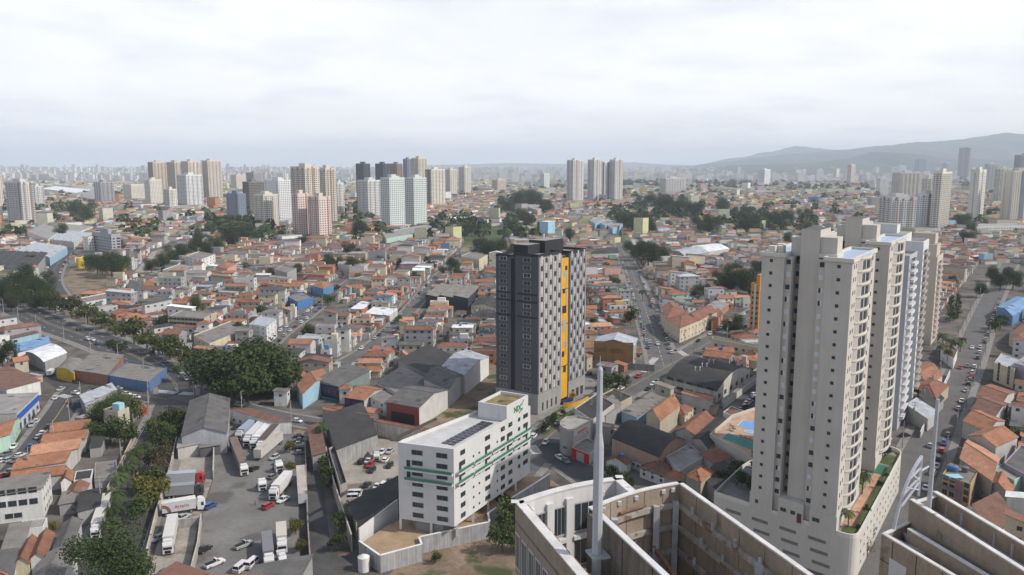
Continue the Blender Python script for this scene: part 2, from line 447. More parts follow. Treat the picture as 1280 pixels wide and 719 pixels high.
patch('rough_ground', [(470, 735), (500, 705), (600, 650), (690, 600), (740, 640), (740, 760), (480, 770)], M_dirt, 0.015)
patch('lawn', [(672, 537), (690, 517), (712, 502), (722, 508), (700, 530), (680, 545)], M_grass, 0.10)
patch('lawn', [(738, 500), (752, 480), (775, 472), (790, 478), (775, 492), (750, 505)], M_grass, 0.10)
patch('forecourt', [(668, 530), (700, 512), (716, 503), (738, 492), (750, 484), (730, 462), (640, 500), (650, 540)], M_pave, 0.09)
patch('rough_ground', [(575, 300), (612, 283), (652, 283), (660, 295), (618, 312), (588, 318)], M_grass, 0.02)
patch('rough_ground', [(78, 350), (90, 335), (140, 333), (150, 352), (120, 362), (95, 372)], M_dirt, 0.02)
patch('rough_ground', [(160, 350), (190, 315), (215, 308), (235, 318), (190, 345)], M_lot, 0.02)
patch('yard', [(930, 488), (952, 478), (952, 512), (922, 522)], M_asphalt, 0.03)

# ---------------------------------------------------------------- hills
def hill(name, ridge, y0, depth, color, seed, zlow=-2):
    """ridge: [(pixel x, pixel y of the crest)] at distance y0"""
    m = mat('forest_slope_' + str(seed), color, 0.95, 0.35, 0.002, fine=0.25)
    b = MB(); r = random.Random(seed); nx, ny = 90, 14; rows = []
    for j in range(ny + 1):
        t = j / ny; row = []
        for i in range(nx + 1):
            s = i / nx * (len(ridge) - 1); k = min(int(s), len(ridge) - 2); f = s - k; f = f * f * (3 - 2 * f)
            px = ridge[k][0] + (ridge[k + 1][0] - ridge[k][0]) * (s - k); py = ridge[k][1] + (ridge[k + 1][1] - ridge[k][1]) * f
            Y = y0 - depth * (1 - t); X = (px - 640) / F_PX * y0
            top = max(height((0, y0), px, py), 0)
            z = zlow + (top - zlow) * math.sin(t * math.pi / 2) ** 1.6
            z += (r.random() - 0.5) * top * 0.05 * (1 if 0 < j < ny else 0.4) + top * 0.07 * math.sin(i * 0.55 + j * 1.3) * math.sin(t * math.pi)
            row.append((X * (Y / y0) ** 0.6, Y, z))
        rows.append(row)
    rows.append([(p[0], p[1] + depth * 0.8, zlow) for p in rows[-1]])
    k = 0
    for row in rows: b.v.extend(row)
    mi = b.mi(m); w = nx + 1
    for j in range(len(rows) - 1):
        for i in range(nx): b.f.append((j * w + i, j * w + i + 1, (j + 1) * w + i + 1, (j + 1) * w + i)); b.m.append(mi)
    o = b.build(name)
    for p in o.data.polygons: p.use_smooth = True
    return tag(o, kind='structure')
hill('hills', [(840, 209), (900, 203), (940, 197), (985, 192), (1040, 188), (1100, 182), (1140, 178), (1180, 176), (1215, 171), (1242, 167.5), (1275, 168), (1320, 172), (1400, 180)], 15000, 4500, (0.03, 0.045, 0.035), 5)
hill('hills', [(760, 211), (860, 207), (920, 197), (955, 190), (990, 183), (1030, 187), (1080, 190), (1150, 196), (1250, 204)], 19000, 3500, (0.03, 0.045, 0.035), 6)
hill('hills', [(860, 211), (930, 206), (1000, 204), (1060, 198), (1085, 190), (1120, 192), (1180, 198), (1260, 200), (1350, 196)], 11000, 3000, (0.03, 0.045, 0.035), 7)
hill('hills', [(470, 209), (560, 206), (640, 204), (700, 205), (780, 203), (840, 206), (900, 209)], 22000, 3000, (0.05, 0.06, 0.04), 8)

# ---------------------------------------------------------------- haze: one closed box of even air, sky outside
m = bpy.data.materials.new('air'); m.use_nodes = True; t = m.node_tree; t.nodes.clear()
o_ = t.nodes.new('ShaderNodeOutputMaterial'); v_ = t.nodes.new('ShaderNodeVolumePrincipled')
v_.inputs['Color'].default_value = (0.78, 0.885, 1.0, 1); v_.inputs['Density'].default_value = 0.72e-4; v_.inputs['Anisotropy'].default_value = 0.0
t.links.new(v_.outputs[0], o_.inputs['Volume'])
b = MB(); b.box(-32000, 32000, -2500, 33000, -4, 680, m); tag(b.build('haze'), kind='stuff')
# ---------------------------------------------------------------- generic building pieces
def bil(q, s, t, z):
    a = q[0] + (q[1] - q[0]) * s; b = q[3] + (q[2] - q[3]) * s; p = a + (b - a) * t
    return (p.x, p.y, z)
def slab(mb, pts, th, m):
    """thick sheet: four 3D corners (counter-clockwise from above), thickness downwards"""
    lo = [(x, y, z - th) for x, y, z in pts]; mb.face(pts, m); mb.face(list(reversed(lo)), m)
    for i in range(len(pts)):
        j = (i + 1) % len(pts); mb.face([lo[i], lo[j], pts[j], pts[i]], m)
def roof_on(wall, roof, q, h, kind, rise, wm, rm, oh=0.45):
    """q: corner vectors F, R, B, L (counter-clockwise). Adds gable ends to wall and the covering to roof."""
    u = (q[1] - q[0]).length; v = (q[3] - q[0]).length
    if kind.startswith('gable'):
        if kind[-1] == 'v': q = [q[1], q[2], q[3], q[0]]; u, v = v, u      # ridge along the other side
        ou, ov = oh / u, oh / v
        k = rise / (v / 2); e = h - oh * k + 0.1; zr = h + rise + 0.12
        slab(roof, [bil(q, -ou, -ov, e), bil(q, 1 + ou, -ov, e), bil(q, 1 + ou, .5, zr), bil(q, -ou, .5, zr)], 0.12, rm)
        slab(roof, [bil(q, -ou, .5, zr), bil(q, 1 + ou, .5, zr), bil(q, 1 + ou, 1 + ov, e), bil(q, -ou, 1 + ov, e)], 0.12, rm)
        for s in (0, 1):
            tri = [bil(q, s, 0, h), bil(q, s, 1, h), bil(q, s, .5, h + rise)]
            wall.face(tri if s else list(reversed(tri)), wm)
        a, b2 = Vector(bil(q, -ou, .5, zr + 0.03)), Vector(bil(q, 1 + ou, .5, zr + 0.03)); roof.bar(a, b2, 0.3, 0.12, rm)
    elif kind == 'hip':
        if v > u: q = [q[1], q[2], q[3], q[0]]; u, v = v, u
        ou, ov = oh / u, oh / v; i = min(0.5, v / 2 / u * 0.95); z = h + 0.04
        a, b2, c, d = bil(q, -ou, -ov, z), bil(q, 1 + ou, -ov, z), bil(q, 1 + ou, 1 + ov, z), bil(q, -ou, 1 + ov, z)
        r0, r1 = bil(q, i, .5, h + rise), bil(q, 1 - i, .5, h + rise)
        if i >= 0.49:
            for f in ((a, b2), (b2, c), (c, d), (d, a)): roof.face([f[0], f[1], r0], rm)
        else:
            roof.face([a, b2, r1, r0], rm); roof.face([b2, c, r1], rm); roof.face([c, d, r0, r1], rm); roof.face([d, a, r0], rm)
        roof.face([d, c, b2, a], rm)
        for e0, e1 in (((a, r0), (d, r0), (b2, r1), (c, r1), (r0, r1)) if i < .49 else ((a, r0), (b2, r0), (c, r0), (d, r0))):
            if (Vector(e0) - Vector(e1)).length > 0.5: roof.bar(Vector(e0) + Vector((0, 0, .05)), Vector(e1) + Vector((0, 0, .05)), 0.25, 0.1, rm)
    elif kind == 'flat':
        w = 0.22; ou, ov = w / u, w / v
        slab(roof, [bil(q, ou, ov, h + 0.02), bil(q, 1 - ou, ov, h + 0.02), bil(q, 1 - ou, 1 - ov, h + 0.02), bil(q, ou, 1 - ov, h + 0.02)], 0.15, rm)
        for s0, s1, t0, t1 in ((0, 1, 0, ov), (0, 1, 1 - ov, 1), (0, ou, ov, 1 - ov), (1 - ou, 1, ov, 1 - ov)):
            wall.prism([bil(q, s0, t0, 0)[:2], bil(q, s1, t0, 0)[:2], bil(q, s1, t1, 0)[:2], bil(q, s0, t1, 0)[:2]], h, h + rise, wm)
    elif kind in ('shed', 'shed_r', 'shed_f'):
        zz = {'shed': (0, 0, rise, rise), 'shed_f': (rise, rise, 0, 0), 'shed_r': (0, rise, rise, 0)}[kind]
        ou, ov = oh / u, oh / v
        slab(roof, [bil(q, -ou, -ov, h + zz[0] + .15), bil(q, 1 + ou, -ov, h + zz[1] + .15), bil(q, 1 + ou, 1 + ov, h + zz[2] + .15), bil(q, -ou, 1 + ov, h + zz[3] + .15)], 0.12, rm)
        P = [bil(q, 0, 0, h), bil(q, 1, 0, h), bil(q, 1, 1, h), bil(q, 0, 1, h)]; T = [(p[0], p[1], p[2] + z) for p, z in zip(P, zz)]
        for i in range(4):
            j = (i + 1) % 4; f = [P[i], P[j]] + ([T[j]] if zz[j] else []) + ([T[i]] if zz[i] else [])
            if len(f) > 2: wall.face(f, wm)
    elif kind.startswith('arch'):
        if kind[-1] == 'v': q = [q[1], q[2], q[3], q[0]]; u, v = v, u
        n = 14; ou = oh / u; pts = []
        for k in range(n + 1):
            t = k / n; pts.append((t, h + rise * (1 - (2 * t - 1) ** 2) + 0.05))
        for (t0, z0), (t1, z1) in zip(pts, pts[1:]):
            slab(roof, [bil(q, -ou, t0, z0), bil(q, 1 + ou, t0, z0), bil(q, 1 + ou, t1, z1), bil(q, -ou, t1, z1)], 0.1, rm)
        for s in (0, 1):
            f = [bil(q, s, t, z - 0.06) for t, z in pts]; wall.face(list(reversed(f)) if s == 0 else f, wm)
    elif kind == 'saw':
        n = max(2, int(v / 9))
        for k in range(n):
            t0, t1 = k / n, (k + 1) / n
            slab(roof, [bil(q, 0, t0, h + .1), bil(q, 1, t0, h + .1), bil(q, 1, t1 - .004, h + rise), bil(q, 0, t1 - .004, h + rise)], 0.1, rm)
            wall.face([bil(q, 1, t1, h), bil(q, 0, t1, h), bil(q, 0, t1, h + rise), bil(q, 1, t1, h + rise)], wm)
            for s in (0, 1):
                f = [bil(q, s, t0, h), bil(q, s, t1, h), bil(q, s, t1, h + rise - .05)]; wall.face(f if s else list(reversed(f)), wm)
def quad(L, Fp, Rp, h):
    """building corners F, R, B, L from the pixels of three roof corners at height h"""
    l, f, r = at(*L, h), at(*Fp, h), at(*Rp, h)
    return [f, r, l + r - f, l]
WALLC = dict(white=(.62, .62, .60), cream=(.52, .46, .34), beige=(.42, .37, .29), grey=(.30, .30, .30), pale=(.46, .45, .43), yellow=(.50, .36, .13), pink=(.52, .32, .27), blue=(.12, .24, .42), sky=(.30, .46, .58),
             green=(.22, .36, .25), brick=(.36, .16, .10), terracotta=(.42, .20, .12), ochre=(.46, .28, .12), mint=(.36, .52, .44), dark=(.10, .10, .11), purple=(.16, .08, .16), lilac=(.36, .30, .38), red=(.42, .06, .05))
ROOFC = dict(orange=(.29, .138, .082), rust=(.215, .102, .068), brown=(.165, .092, .07), pale=(.42, .22, .14), grey=(.115, .112, .109), dark=(.046, .045, .045), light=(.27, .26, .25), white=(.66, .67, .68), metal=(.36, .38, .41), blue=(.16, .28, .45), concrete=(.19, .178, .162))
def windows(root, p, q, h0, floors, fh, cols, w=1.3, hh=1.1, sill=1.0, color=(.55, .55, .53), skip=None, me=None, margin=0.0, name='window'):
    for k in range(floors):
        for c in range(cols):
            if skip and skip(k, c): continue
            t = margin + (1 - 2 * margin) * (c + 0.5) / cols
            wall_item(name, me or WIN, root, p, q, t, h0 + k * fh + sill, w, hh, color)
def bld(name, label, cat, L, Fp, Rp, h=None, base=None, wall='white', roof='flat', rc='grey', rise=0.6, win=(), rm=None, wm=None, group=None, lm=None, occ=True, oh=0.35, z0=0.0, rect=False):
    if h is None:
        g = at(*base); h = height(g, *Fp)
    q = quad(L, Fp, Rp, h)
    if rect:
        e = (q[1] - q[0]).normalized(); nrm = Vector((-e.y, e.x)); d = (q[3] - q[0]).dot(nrm); q[3] = q[0] + nrm * d; q[2] = q[1] + nrm * d
    c = (q[0] + q[2]) / 2
    root = thing(name, label, cat, (c.x, c.y, z0), group=group)
    W, Ro = MB(), MB(); wm = wm or M_wall
    W.prism([tuple(p) for p in q], z0, h, wm)
    tile = rc in ('orange', 'rust', 'brown', 'pale')
    roof_on(W, Ro, q, h, roof, rise, wm, rm or (M_tile if tile else M_slab), oh)
    wo = W.build('wall', root, WALLC[wall] if isinstance(wall, str) else wall)
    ro = Ro.build('roof', root, ROOFC[rc] if isinstance(rc, str) else rc)
    if occ: occupy([tuple(p) for p in grow(q, 1.2)])
    for side, floors, cols, kw in win:
        a, b2 = {'F': (q[3], q[0]), 'R': (q[0], q[1]), 'B': (q[1], q[2]), 'L': (q[2], q[3])}[side]
        n = floors; fh = kw.pop('fh', (h - z0) / n if n else 3)
        windows(root, a, b2, z0 + kw.pop('h0', 0), n, fh, cols, **kw)
    if lm: landmark(lm, c.x, c.y)
    root['q'] = [x for p in q for x in p]; root['h'] = h
    return root, q, h, wo, ro
def W_(side, floors, cols, **kw): return (side, floors, cols, kw)
def text(parent, s, p, q, t, z, size, color, name='lettering', off=0.06, squash=1.0, bold=0.0, m=None):
    """raised letters on the wall p -> q"""
    cu = bpy.data.curves.new(name, 'FONT'); cu.body = s; cu.size = size; cu.align_x = 'CENTER'; cu.extrude = 0.02; cu.offset = bold
    cu.materials.append(m or M_metal)
    tmp = bpy.data.objects.new(name, cu); me = bpy.data.meshes.new_from_object(tmp); bpy.data.objects.remove(tmp)
    o = bpy.data.objects.new(name, me); col.objects.link(o); o.parent = parent; o.color = (*color, 1)
    p = Vector(p); q = Vector(q); d = (q - p).normalized(); nrm = Vector((d.y, -d.x)); c = p + (q - p) * t + nrm * off
    ox, oy, oz = parent.location
    o.matrix_local = Matrix.Translation((c.x - ox, c.y - oy, z - oz)) @ Matrix.Rotation(math.atan2(d.y, d.x), 4, 'Z') @ Matrix.Rotation(R(90), 4, 'X') @ Matrix.Scale(squash, 4, (1, 0, 0))
    return o

# ---------------------------------------------------------------- dark apartment tower with the yellow band
def dark_tower():
    H = 60.5
    F0 = at(672, 519); e1 = (at(732, 491) - F0); e1 = e1.normalized(); e2 = Vector((-e1.y, e1.x))
    aR = 35.5; aL = 19.4
    A = lambda u, v: F0 + e1 * u + e2 * v
    c = A(aR / 2, aL / 2)
    T = thing('apartment_tower', 'dark grey apartment tower with a vertical yellow band, standing alone above the corner', 'tower', (c.x, c.y, 0))
    occupy([tuple(p) for p in (A(-3, -3), A(aR + 3, -3), A(aR + 3, aL + 3), A(-3, aL + 3))]); landmark('the dark grey tower', c.x, c.y)
    mg = mat('tower_graphite', (.085, .088, .10), .85, .08, .12, streak=.08); md = mat('tower_charcoal', (.028, .029, .034), .85, .08, .12)
    mp = mat('tower_pale', (.42, .415, .41), .85, .07, .2, streak=.08); my = mat('tower_yellow', (.62, .33, .02), .6, .07, .3)
    mb_ = mat('podium_stone', (.28, .275, .265), .85, .1, .2, streak=.1, band=(1.4, .06, 'Z')); mt = mat('tower_taupe', (.33, .305, .285), .85, .08, .2)
    poly = lambda u0, u1, v0, v1: [tuple(A(u0, v0)), tuple(A(u1, v0)), tuple(A(u1, v1)), tuple(A(u0, v1))]
    z0 = 8.0
    def part(nm, u0, u1, v0, v1, a, b2, m, top=None):
        b = MB(); b.prism(poly(u0, u1, v0, v1), a, b2, m, top); return b.build(nm, T)
    mtop = mat('tower_roof', (.26, .25, .23), .95, .18, .3)
    yb0, yb1 = 16.6, 22.4
    part('base_wall', -.25, yb0, -.25, aL, 0, z0, mb_); part('base_wall', yb1, aR + .25, -.25, aL, 0, z0, mb_)
    # left wing (towards the camera's left face): two blocks with a dark slot
    part('wall', 0, yb0, 0, 10.4, z0, H, mg, mtop); part('wall', 0.6, yb0, 10.4, 12.4, 0, H - 1.2, md, mtop); part('wall', 0, yb0, 12.4, aL, z0, H - 0.8, mg, mtop)
    part('wall', yb0, yb1, 1.2, aL, 0, H - 1.5, md, mtop); part('wall', yb1, aR, 0, aL, z0, H - 0.6, mg, mtop)
    for (u0, u1, v0, v1, zt) in ((0, yb0, 0, 10.4, H), (0, yb0, 12.4, aL, H - .8), (yb1, aR, 0, aL, H - .6)):
        b = MB(); w = .22
        for p in ((u0, u1, v0, v0 + w), (u0, u1, v1 - w, v1), (u0, u0 + w, v0 + w, v1 - w), (u1 - w, u1, v0 + w, v1 - w)): b.prism(poly(*p), zt, zt + 1.0, md)
        b.build('parapet', T)
    part('roof_house', 3.5, 12.5, 7, 13.5, H, H + 3.8, md, mtop); part('roof_house', 12.5, 26, 5, 12.5, H, H + 4.9, md, mtop)
    b = MB(); b.tube((*A(6, 12), H + 3.8), (*A(6, 12), H + 7.5), .06, .03, M_frame, 5); b.build('antenna', T, (.4, .4, .4))
    part('yellow_band', yb0 + .1, yb1 - .1, .25, 1.2, 2.0, H - 2.2, my)
    # plaques and slits on the yellow band
    rr = random.Random(4); z = 4.5; b = MB(); b2 = MB()
    ymarks = [(.5, 3, 1.2, 2.0, 0), (.0, 9, .28, 12, 0), (.62, 12.5, 2.0, 2.6, 1), (.35, 19, 1.8, 2.2, 1), (.7, 23, 2.0, 2.0, 0), (.5, 29, 2.4, 5.0, 0), (.78, 20, .3, 12, 0), (.5, 36.5, 3.0, 3.0, 1), (.8, 38, .28, 14, 0), (.4, 44.5, 1.9, 1.6, 1), (.6, 51, 2.4, 2.2, 0), (.75, 53.5, 1.6, 1.7, 1)]
    for t, zz, w, h, dk in ymarks:
        u = yb0 + .5 + t * (yb1 - yb0 - 1.2); bb = MB()
        bb.prism(poly(u - w / 2 if u - w / 2 > yb0 + .2 else yb0 + .2, min(u + w / 2, yb1 - .2), .17, .25), zz, zz + h, md if dk else mt); bb.build('panel', T)
    for zz in (15, 32, 46): part('band', yb0 + .1, yb1 - .1, .2, .25, zz, zz + .3, md)
    # windows of the left face: 18 storeys, two bays of wide windows with a recessed dark surround
    pr, q = A(0, aL), A(0, 0)
    fh = (H - z0) / 18; count = 0; rest = MB()
    for k in range(18):
        for v, w in ((5.0, 3.4), (15.9, 3.4)):
            z = z0 + k * fh + .75
            t = 1 - v / aL
            s = wall_item('window', WIN, T, pr, q, t, z, w, 1.55, (.30, .30, .31) if (k * 5 + int(v)) % 4 else (.5, .5, .5)); count += 1
            if k in (13, 12, 10): 
                bb = MB(); bb.prism(poly(-.06, 0, v - 4.6, v + 4.6) if v < 10 else poly(-.06, 0, v - 3.4, v + 3.4), z0 + k * fh - .1, z0 + k * fh + 1.5 - .9, md); bb.build('band', T)
    # right faces: pale panels and dark panes in a chequer, 21 columns
    seg = [(0.6, yb0 - .3, 5), (yb1 + .6, aR - .4, 5)]
    p0, p1 = A(0, 0), A(aR, 0)
    cells = []
    for u0, u1, n in seg:
        part('facade_panel', u0, u1, -.16, 0, z0 + .2, H - (.4 if u0 < 5 else 1.0), mt if u0 < 5 else mat('tower_midgrey', (.20, .20, .21), .85, .08, .2))
        for c_ in range(n):
            for k in range(18):
                u = u0 + (u1 - u0) * (c_ + .5) / n; cells.append((u, z0 + .25 + k * fh, (u1 - u0) / n, k, c_))
    cells.sort(key=lambda c: (c[2] < 0, -c[1]))
    stuff = MB(); pale = MB()
    for u, z, w, k, c_ in cells:
        dk = (k + c_) % 2 == 0
        if dk:
            if count < 100:
                wall_item('window', WIN_PLAIN, T, p0, p1, u / aR, z + .25, w * .44, fh * .62, (.05, .05, .055), off=.20); count += 1
            else: stuff.prism(poly(u - w * .22, u + w * .22, -.21, -.17), z + .25, z + .25 + fh * .62, M_glass)
        else: pale.prism(poly(u - w * .22, u + w * .22, -.24, -.161), z + fh * .04, z + fh * .94, mp)
        if k == 0: pale.prism(poly(u + w * .36, u + w * .50, -.42, -.161), z, H - 1.2, mp)
    tag(stuff.build('window', T), kind='stuff'); tag(pale.build('cladding', T), kind='stuff')
    # bottom storey: shop openings and a glazed entrance
    for u in (3.2, 6.4, 9.6, 12.8): wall_item('window', WIN_PLAIN, T, p0, p1, u / aR, 1.0, 1.0, 3.4, (.2, .2, .2), off=.28)
    for u in (26, 29.5, 33): wall_item('window', WIN_PLAIN, T, p0, p1, u / aR, .4, 2.2, 3.8, (.2, .2, .2), off=.28)
    # entrance canopy with a round yellow sign and dark blue skirting, and the curved yellow wall
    b = MB(); b.prism(poly(yb0 - .2, yb1 + 1.6, -1.6, -.3), 0, 1.4, mat('navy_paint', (.02, .02, .09), .6, .1)); b.build('skirting', T)
    b = MB(); o = A(yb1 + 1.8, -1.4); n2 = (at(640, 700) - o).normalized(); b.tube((*o, 2.4), (*(o + n2 * .4), 2.4), 1.3, 1.3, my, 20); b.tube((*(o + n2 * .41), 2.4), (*(o + n2 * .5), 2.4), .45, .45, md, 12); b.build('emblem', T)
    Wl = thing('curved_wall', 'low curved yellow garden wall in front of the dark tower entrance', 'wall', (*at(722, 507), 0)); b = MB()
    pts = smooth([at(704, 509.5), at(715, 509), at(726, 506), at(735, 501)], 1.2); nn = normals(pts)
    for i in range(len(pts) - 1): b.prism(ccw([tuple(pts[i] - nn[i] * .15), tuple(pts[i + 1] - nn[i + 1] * .15), tuple(pts[i + 1] + nn[i + 1] * .15), tuple(pts[i] + nn[i] * .15)]), 0, 1.9, my)
    b.build('panel', Wl)
    b = MB()
    for i in range(len(pts) - 1): b.prism(ccw([tuple(pts[i] - nn[i] * .2), tuple(pts[i + 1] - nn[i + 1] * .2), tuple(pts[i + 1] + nn[i + 1] * .2), tuple(pts[i] + nn[i] * .2)]), 1.9, 2.05, M_pave)
    b.build('coping', Wl)
dark_tower()

# ---------------------------------------------------------------- white office building
def office():
    H = 26.15; G0 = 3.4
    A_, B_, C_ = at(497, 553, H), at(567, 561.5, H), at(663, 507.5, H)
    D_ = at(663, 491.5, H); E_ = at(497, 549.5, H)     # back line of the roof
    e = (C_ - B_).normalized(); nb = Vector((-e.y, e.x)); D_ = C_ + nb * 9.5
    E_ = A_ + Vector((.8, 1.8))
    poly = [tuple(p) for p in (B_, C_, D_, E_, A_)]
    c = (B_ + D_) / 2
    T = thing('office_building', 'white eight storey office building with green glass balconies and a green sign', 'building', (c.x, c.y, 0))
    occupy(grow(poly, 2)); landmark('the white office block', c.x, c.y)
    mw = mat('office_render', (.57, .57, .565), .85, .05, .25, streak=.05, band=(1.2, .025, 'Z')); mr = mat('office_roof', (.47, .47, .465), .9, .12, .3)
    md = mat('moss_roof', (.20, .16, .075), .95, .35, .35, fine=.2)
    zb = G0 + 2.8
    b = MB(); b.prism(poly, zb, H - .9, mw, mr); b.build('wall', T)
    b = MB()
    n = len(poly); pv = [Vector(p) for p in poly]; ins = [Vector(p) for p in grow(poly, -.55)]
    for i in range(n):
        j = (i + 1) % n; b.prism([tuple(pv[i]), tuple(pv[j]), tuple(ins[j]), tuple(ins[i])], H - .9, H, mw)
    b.build('parapet', T)
    # undercroft columns and the recessed ground floor
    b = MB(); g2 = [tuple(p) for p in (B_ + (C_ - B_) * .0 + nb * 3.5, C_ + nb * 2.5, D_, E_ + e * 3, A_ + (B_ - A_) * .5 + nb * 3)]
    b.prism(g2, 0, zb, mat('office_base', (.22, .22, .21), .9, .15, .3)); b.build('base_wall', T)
    for p in [A_ + (B_ - A_) * .06, A_ + (B_ - A_) * .62] + [B_ + (C_ - B_) * (.05 + .19 * k) for k in range(5)]:
        p = p + nb * .6 if p != A_ else p; b = MB(); b.box(p.x - .3, p.x + .3, p.y - .3, p.y + .3, G0 - .5, zb, mw); b.build('column', T)
    # roof house with the mossy roof
    r0 = B_ + (C_ - B_) * .655; r1 = B_ + (C_ - B_) * .965
    rh = [r0, r1, r1 + nb * 9, r0 + nb * 9]; zt = H + 3.6
    b = MB(); b.prism([tuple(p + nb * .002) for p in rh], H - .88, zt - .8, mw, md)
    for s0, s1, t0, t1 in ((0, 1, 0, .04), (0, 1, .96, 1), (0, .035, .04, .96), (.965, 1, .04, .96)):
        b.prism([bil(rh, s0, t0, 0)[:2], bil(rh, s1, t0, 0)[:2], bil(rh, s1, t1, 0)[:2], bil(rh, s0, t1, 0)[:2]], zt - .8, zt, mw)
    b.build('roof_house', T)
    b = MB(); x = bil(rh, .45, .55, 0); b.box(x[0] - .6, x[0] + .6, x[1] - .4, x[1] + .4, zt - .8, zt - .45, M_slab); b.build('hatch', T, ROOFC['grey'])
    wall_item('door', DOOR, T, rh[3], rh[0], .72, H - .85, 1.0, 2.0, (.5, .5, .5))
    # solar panels in two rows
    sp = mat('solar_panel', (.035, .03, .045), .35, .0, spec=.6); k = 0
    for i in range(11):
        for j in range(2):
            s0 = .10 + i * .046; o = B_ + (C_ - B_) * s0 + nb * (2.6 + j * 1.9)
            b = MB(); d = e * 1.25; f = nb * 1.7
            b.prism([tuple(o), tuple(o + d), tuple(o + d + f), tuple(o + f)], H - .75, H - .68, sp); b.build('solar_panel', T)
    # long flue-like skylight strip at the back
    b = MB(); o = A_ + (E_ - A_) * .4 + e * 1.2 + nb * 2.9; b.prism([tuple(o), tuple(o + e * 20), tuple(o + e * 20 + nb * 1.0), tuple(o + nb * 1.0)], H - .88, H - .55, mat('gutter_dark', (.06, .055, .045), .8, .2)); b.build('gutter', T)
    # windows
    fh = (H - zb - .9) / 7
    gl = (.10, .12, .11)
    def w_(p, q, t, k, w, h=1.25, s=.95, me=WIN): wall_item('window', me, T, p, q, t, zb + k * fh + s, w, h, gl, off=.012)
    nw = 0
    for k in range(7):
        for t in (.35, .79): w_(A_, B_, t, k, 3.0); nw += 1
        for t, w, h, s in ((.10, 2.2, 1.25, .95), (.225, .65, .6, 1.3), (.295, .65, .6, 1.3), (.40, 2.6, 1.25, .95), (.525, .65, .6, 1.3), (.60, 2.2, 1.25, .95), (.705, 2.2, 1.25, .95), (.83, 1.3, 1.1, 1.0), (.925, 2.8, 1.25, .95)):
            if k == 6 and t in (.225, .295, .525): continue
            if k == 0 and t in (.83, .925): continue
            w_(B_, C_, t, k, w, h, s, WIN_PLAIN if w < 1 else WIN); nw += 1
    for k in range(7): w_(E_, A_, .5, k, 1.6)
    for k in range(7):
        for t in (.2, .4, .6, .8): wall_item('window', WIN, T, D_, E_, t, zb + k * fh + .95, 2.2, 1.25, gl, off=.012)
    # stepped balconies on two storeys
    mgz = glass('green_glass', (.07, .19, .14), .15)
    def balcony(p, q, t0, t1, k):
        d = (q - p).normalized(); nr = Vector((d.y, -d.x)); a = p + (q - p) * t0; c_ = p + (q - p) * t1; z = zb + k * fh
        b = MB(); b.prism([tuple(a), tuple(a + nr * 1.0), tuple(c_ + nr * 1.0), tuple(c_)], z - .42, z, mw); o = b.build('balcony', T)
        b = MB(); b.prism(ccw([tuple(a + nr * .94), tuple(a + nr * .99), tuple(c_ + nr * .99), tuple(c_ + nr * .94)]), z + .003, z + .72, mgz)
        g = b.build('balustrade', o, None, tuple(T.location)); g.location = (0, 0, 0)
        b = MB(); b.bar((*(a + nr * .965), z + .75), (*(c_ + nr * .965), z + .75), .08, .06, M_frame); g = b.build('handrail', o, (.12, .3, .22), tuple(T.location)); g.location = (0, 0, 0)
        wall_item('door', DOOR, T, p, q, t1 - .03 if t0 > .2 else t0 + .05, z + .01, 1.0, 2.1, (.03, .035, .035))
    for k in (4, 5):
        balcony(A_, B_, .14, .99, k)
        for t0, t1 in ((.02, .19), (.21, .41), (.43, .70), (.72, .97)): balcony(B_, C_, t0, t1, k)
    # the green sign
    t0 = B_ + (C_ - B_) * .655; q = B_ + (C_ - B_) * .965
    text(T, 'NDC', t0, q, .52, H + .55, 2.3, (.0, .20, .07), squash=.95, bold=.05)
    b = MB(); s = t0 + (q - t0) * .62; nr = Vector((e.y, -e.x)); b.bar((*(s - e * .9 + nr * .08), H - .1), (*(s + e * 1.3 + nr * .08), H + .55), .05, .30, M_metal); b.bar((*(s + e * 1.1 + nr * .08), H + 2.2), (*(s + e * 2.0 + nr * .08), H + 3.0), .05, .22, M_metal); b.build('emblem', T, (.0, .16, .06))
    for t, k in ((.60, 6), (.705, 6)):                                # two awning windows pushed open
        p = B_ + (C_ - B_) * t; z = zb + k * fh + 2.1
        b = MB(); b.prism(ccw([tuple(p - e * .5 + nr * .1), tuple(p - e * .5 + nr * .6), tuple(p + e * .5 + nr * .6), tuple(p + e * .5 + nr * .1)]), z - .5, z - .44, mgz); b.build('open_sash', T)
    # the walled terrace and the long retaining wall in front of it
    Tr = thing('retaining_wall', 'grey concrete retaining wall with white coping round the office terrace', 'wall', (*at(530, 690), 0))
    mc = mat('raw_concrete', (.33, .33, .335), .93, .15, .4, streak=.2, band=(.5, .05, 'X')); mcw = mat('white_coping', (.68, .68, .67), .85, .06)
    S = [at(*q_, 4.4) for q_ in ((449, 676), (475, 694), (527, 680), (524, 671), (612, 652), (610, 641), (640, 622), (664, 607), (687, 592))]
    for zlo, zhi, w, m_, nm in ((-.3, 4.3, .35, mc, 'panel'), (4.3, 4.45, .5, mcw, 'coping')):
        b = MB()
        for i in range(len(S) - 1):
            d = (S[i + 1] - S[i]).normalized(); nrm = Vector((-d.y, d.x)) * w / 2
            b.prism(ccw([tuple(S[i] - nrm), tuple(S[i + 1] - nrm), tuple(S[i + 1] + nrm), tuple(S[i] + nrm)]), zlo, zhi, m_)
        b.build(nm, Tr)
    b = MB(); b.face([(*p, G0) for p in ccw([tuple(S[0]), tuple(S[1]), tuple(S[2]), tuple(S[3]), tuple(S[4]), tuple(S[5]), tuple(S[6]), tuple(S[7]), tuple(S[8]), tuple(D_), tuple(A_ + nb * 4)])], mat('brick_terrace', (.33, .235, .15), .93, .15, .3, fine=.15)); tag(b.build('terrace'), kind='structure')
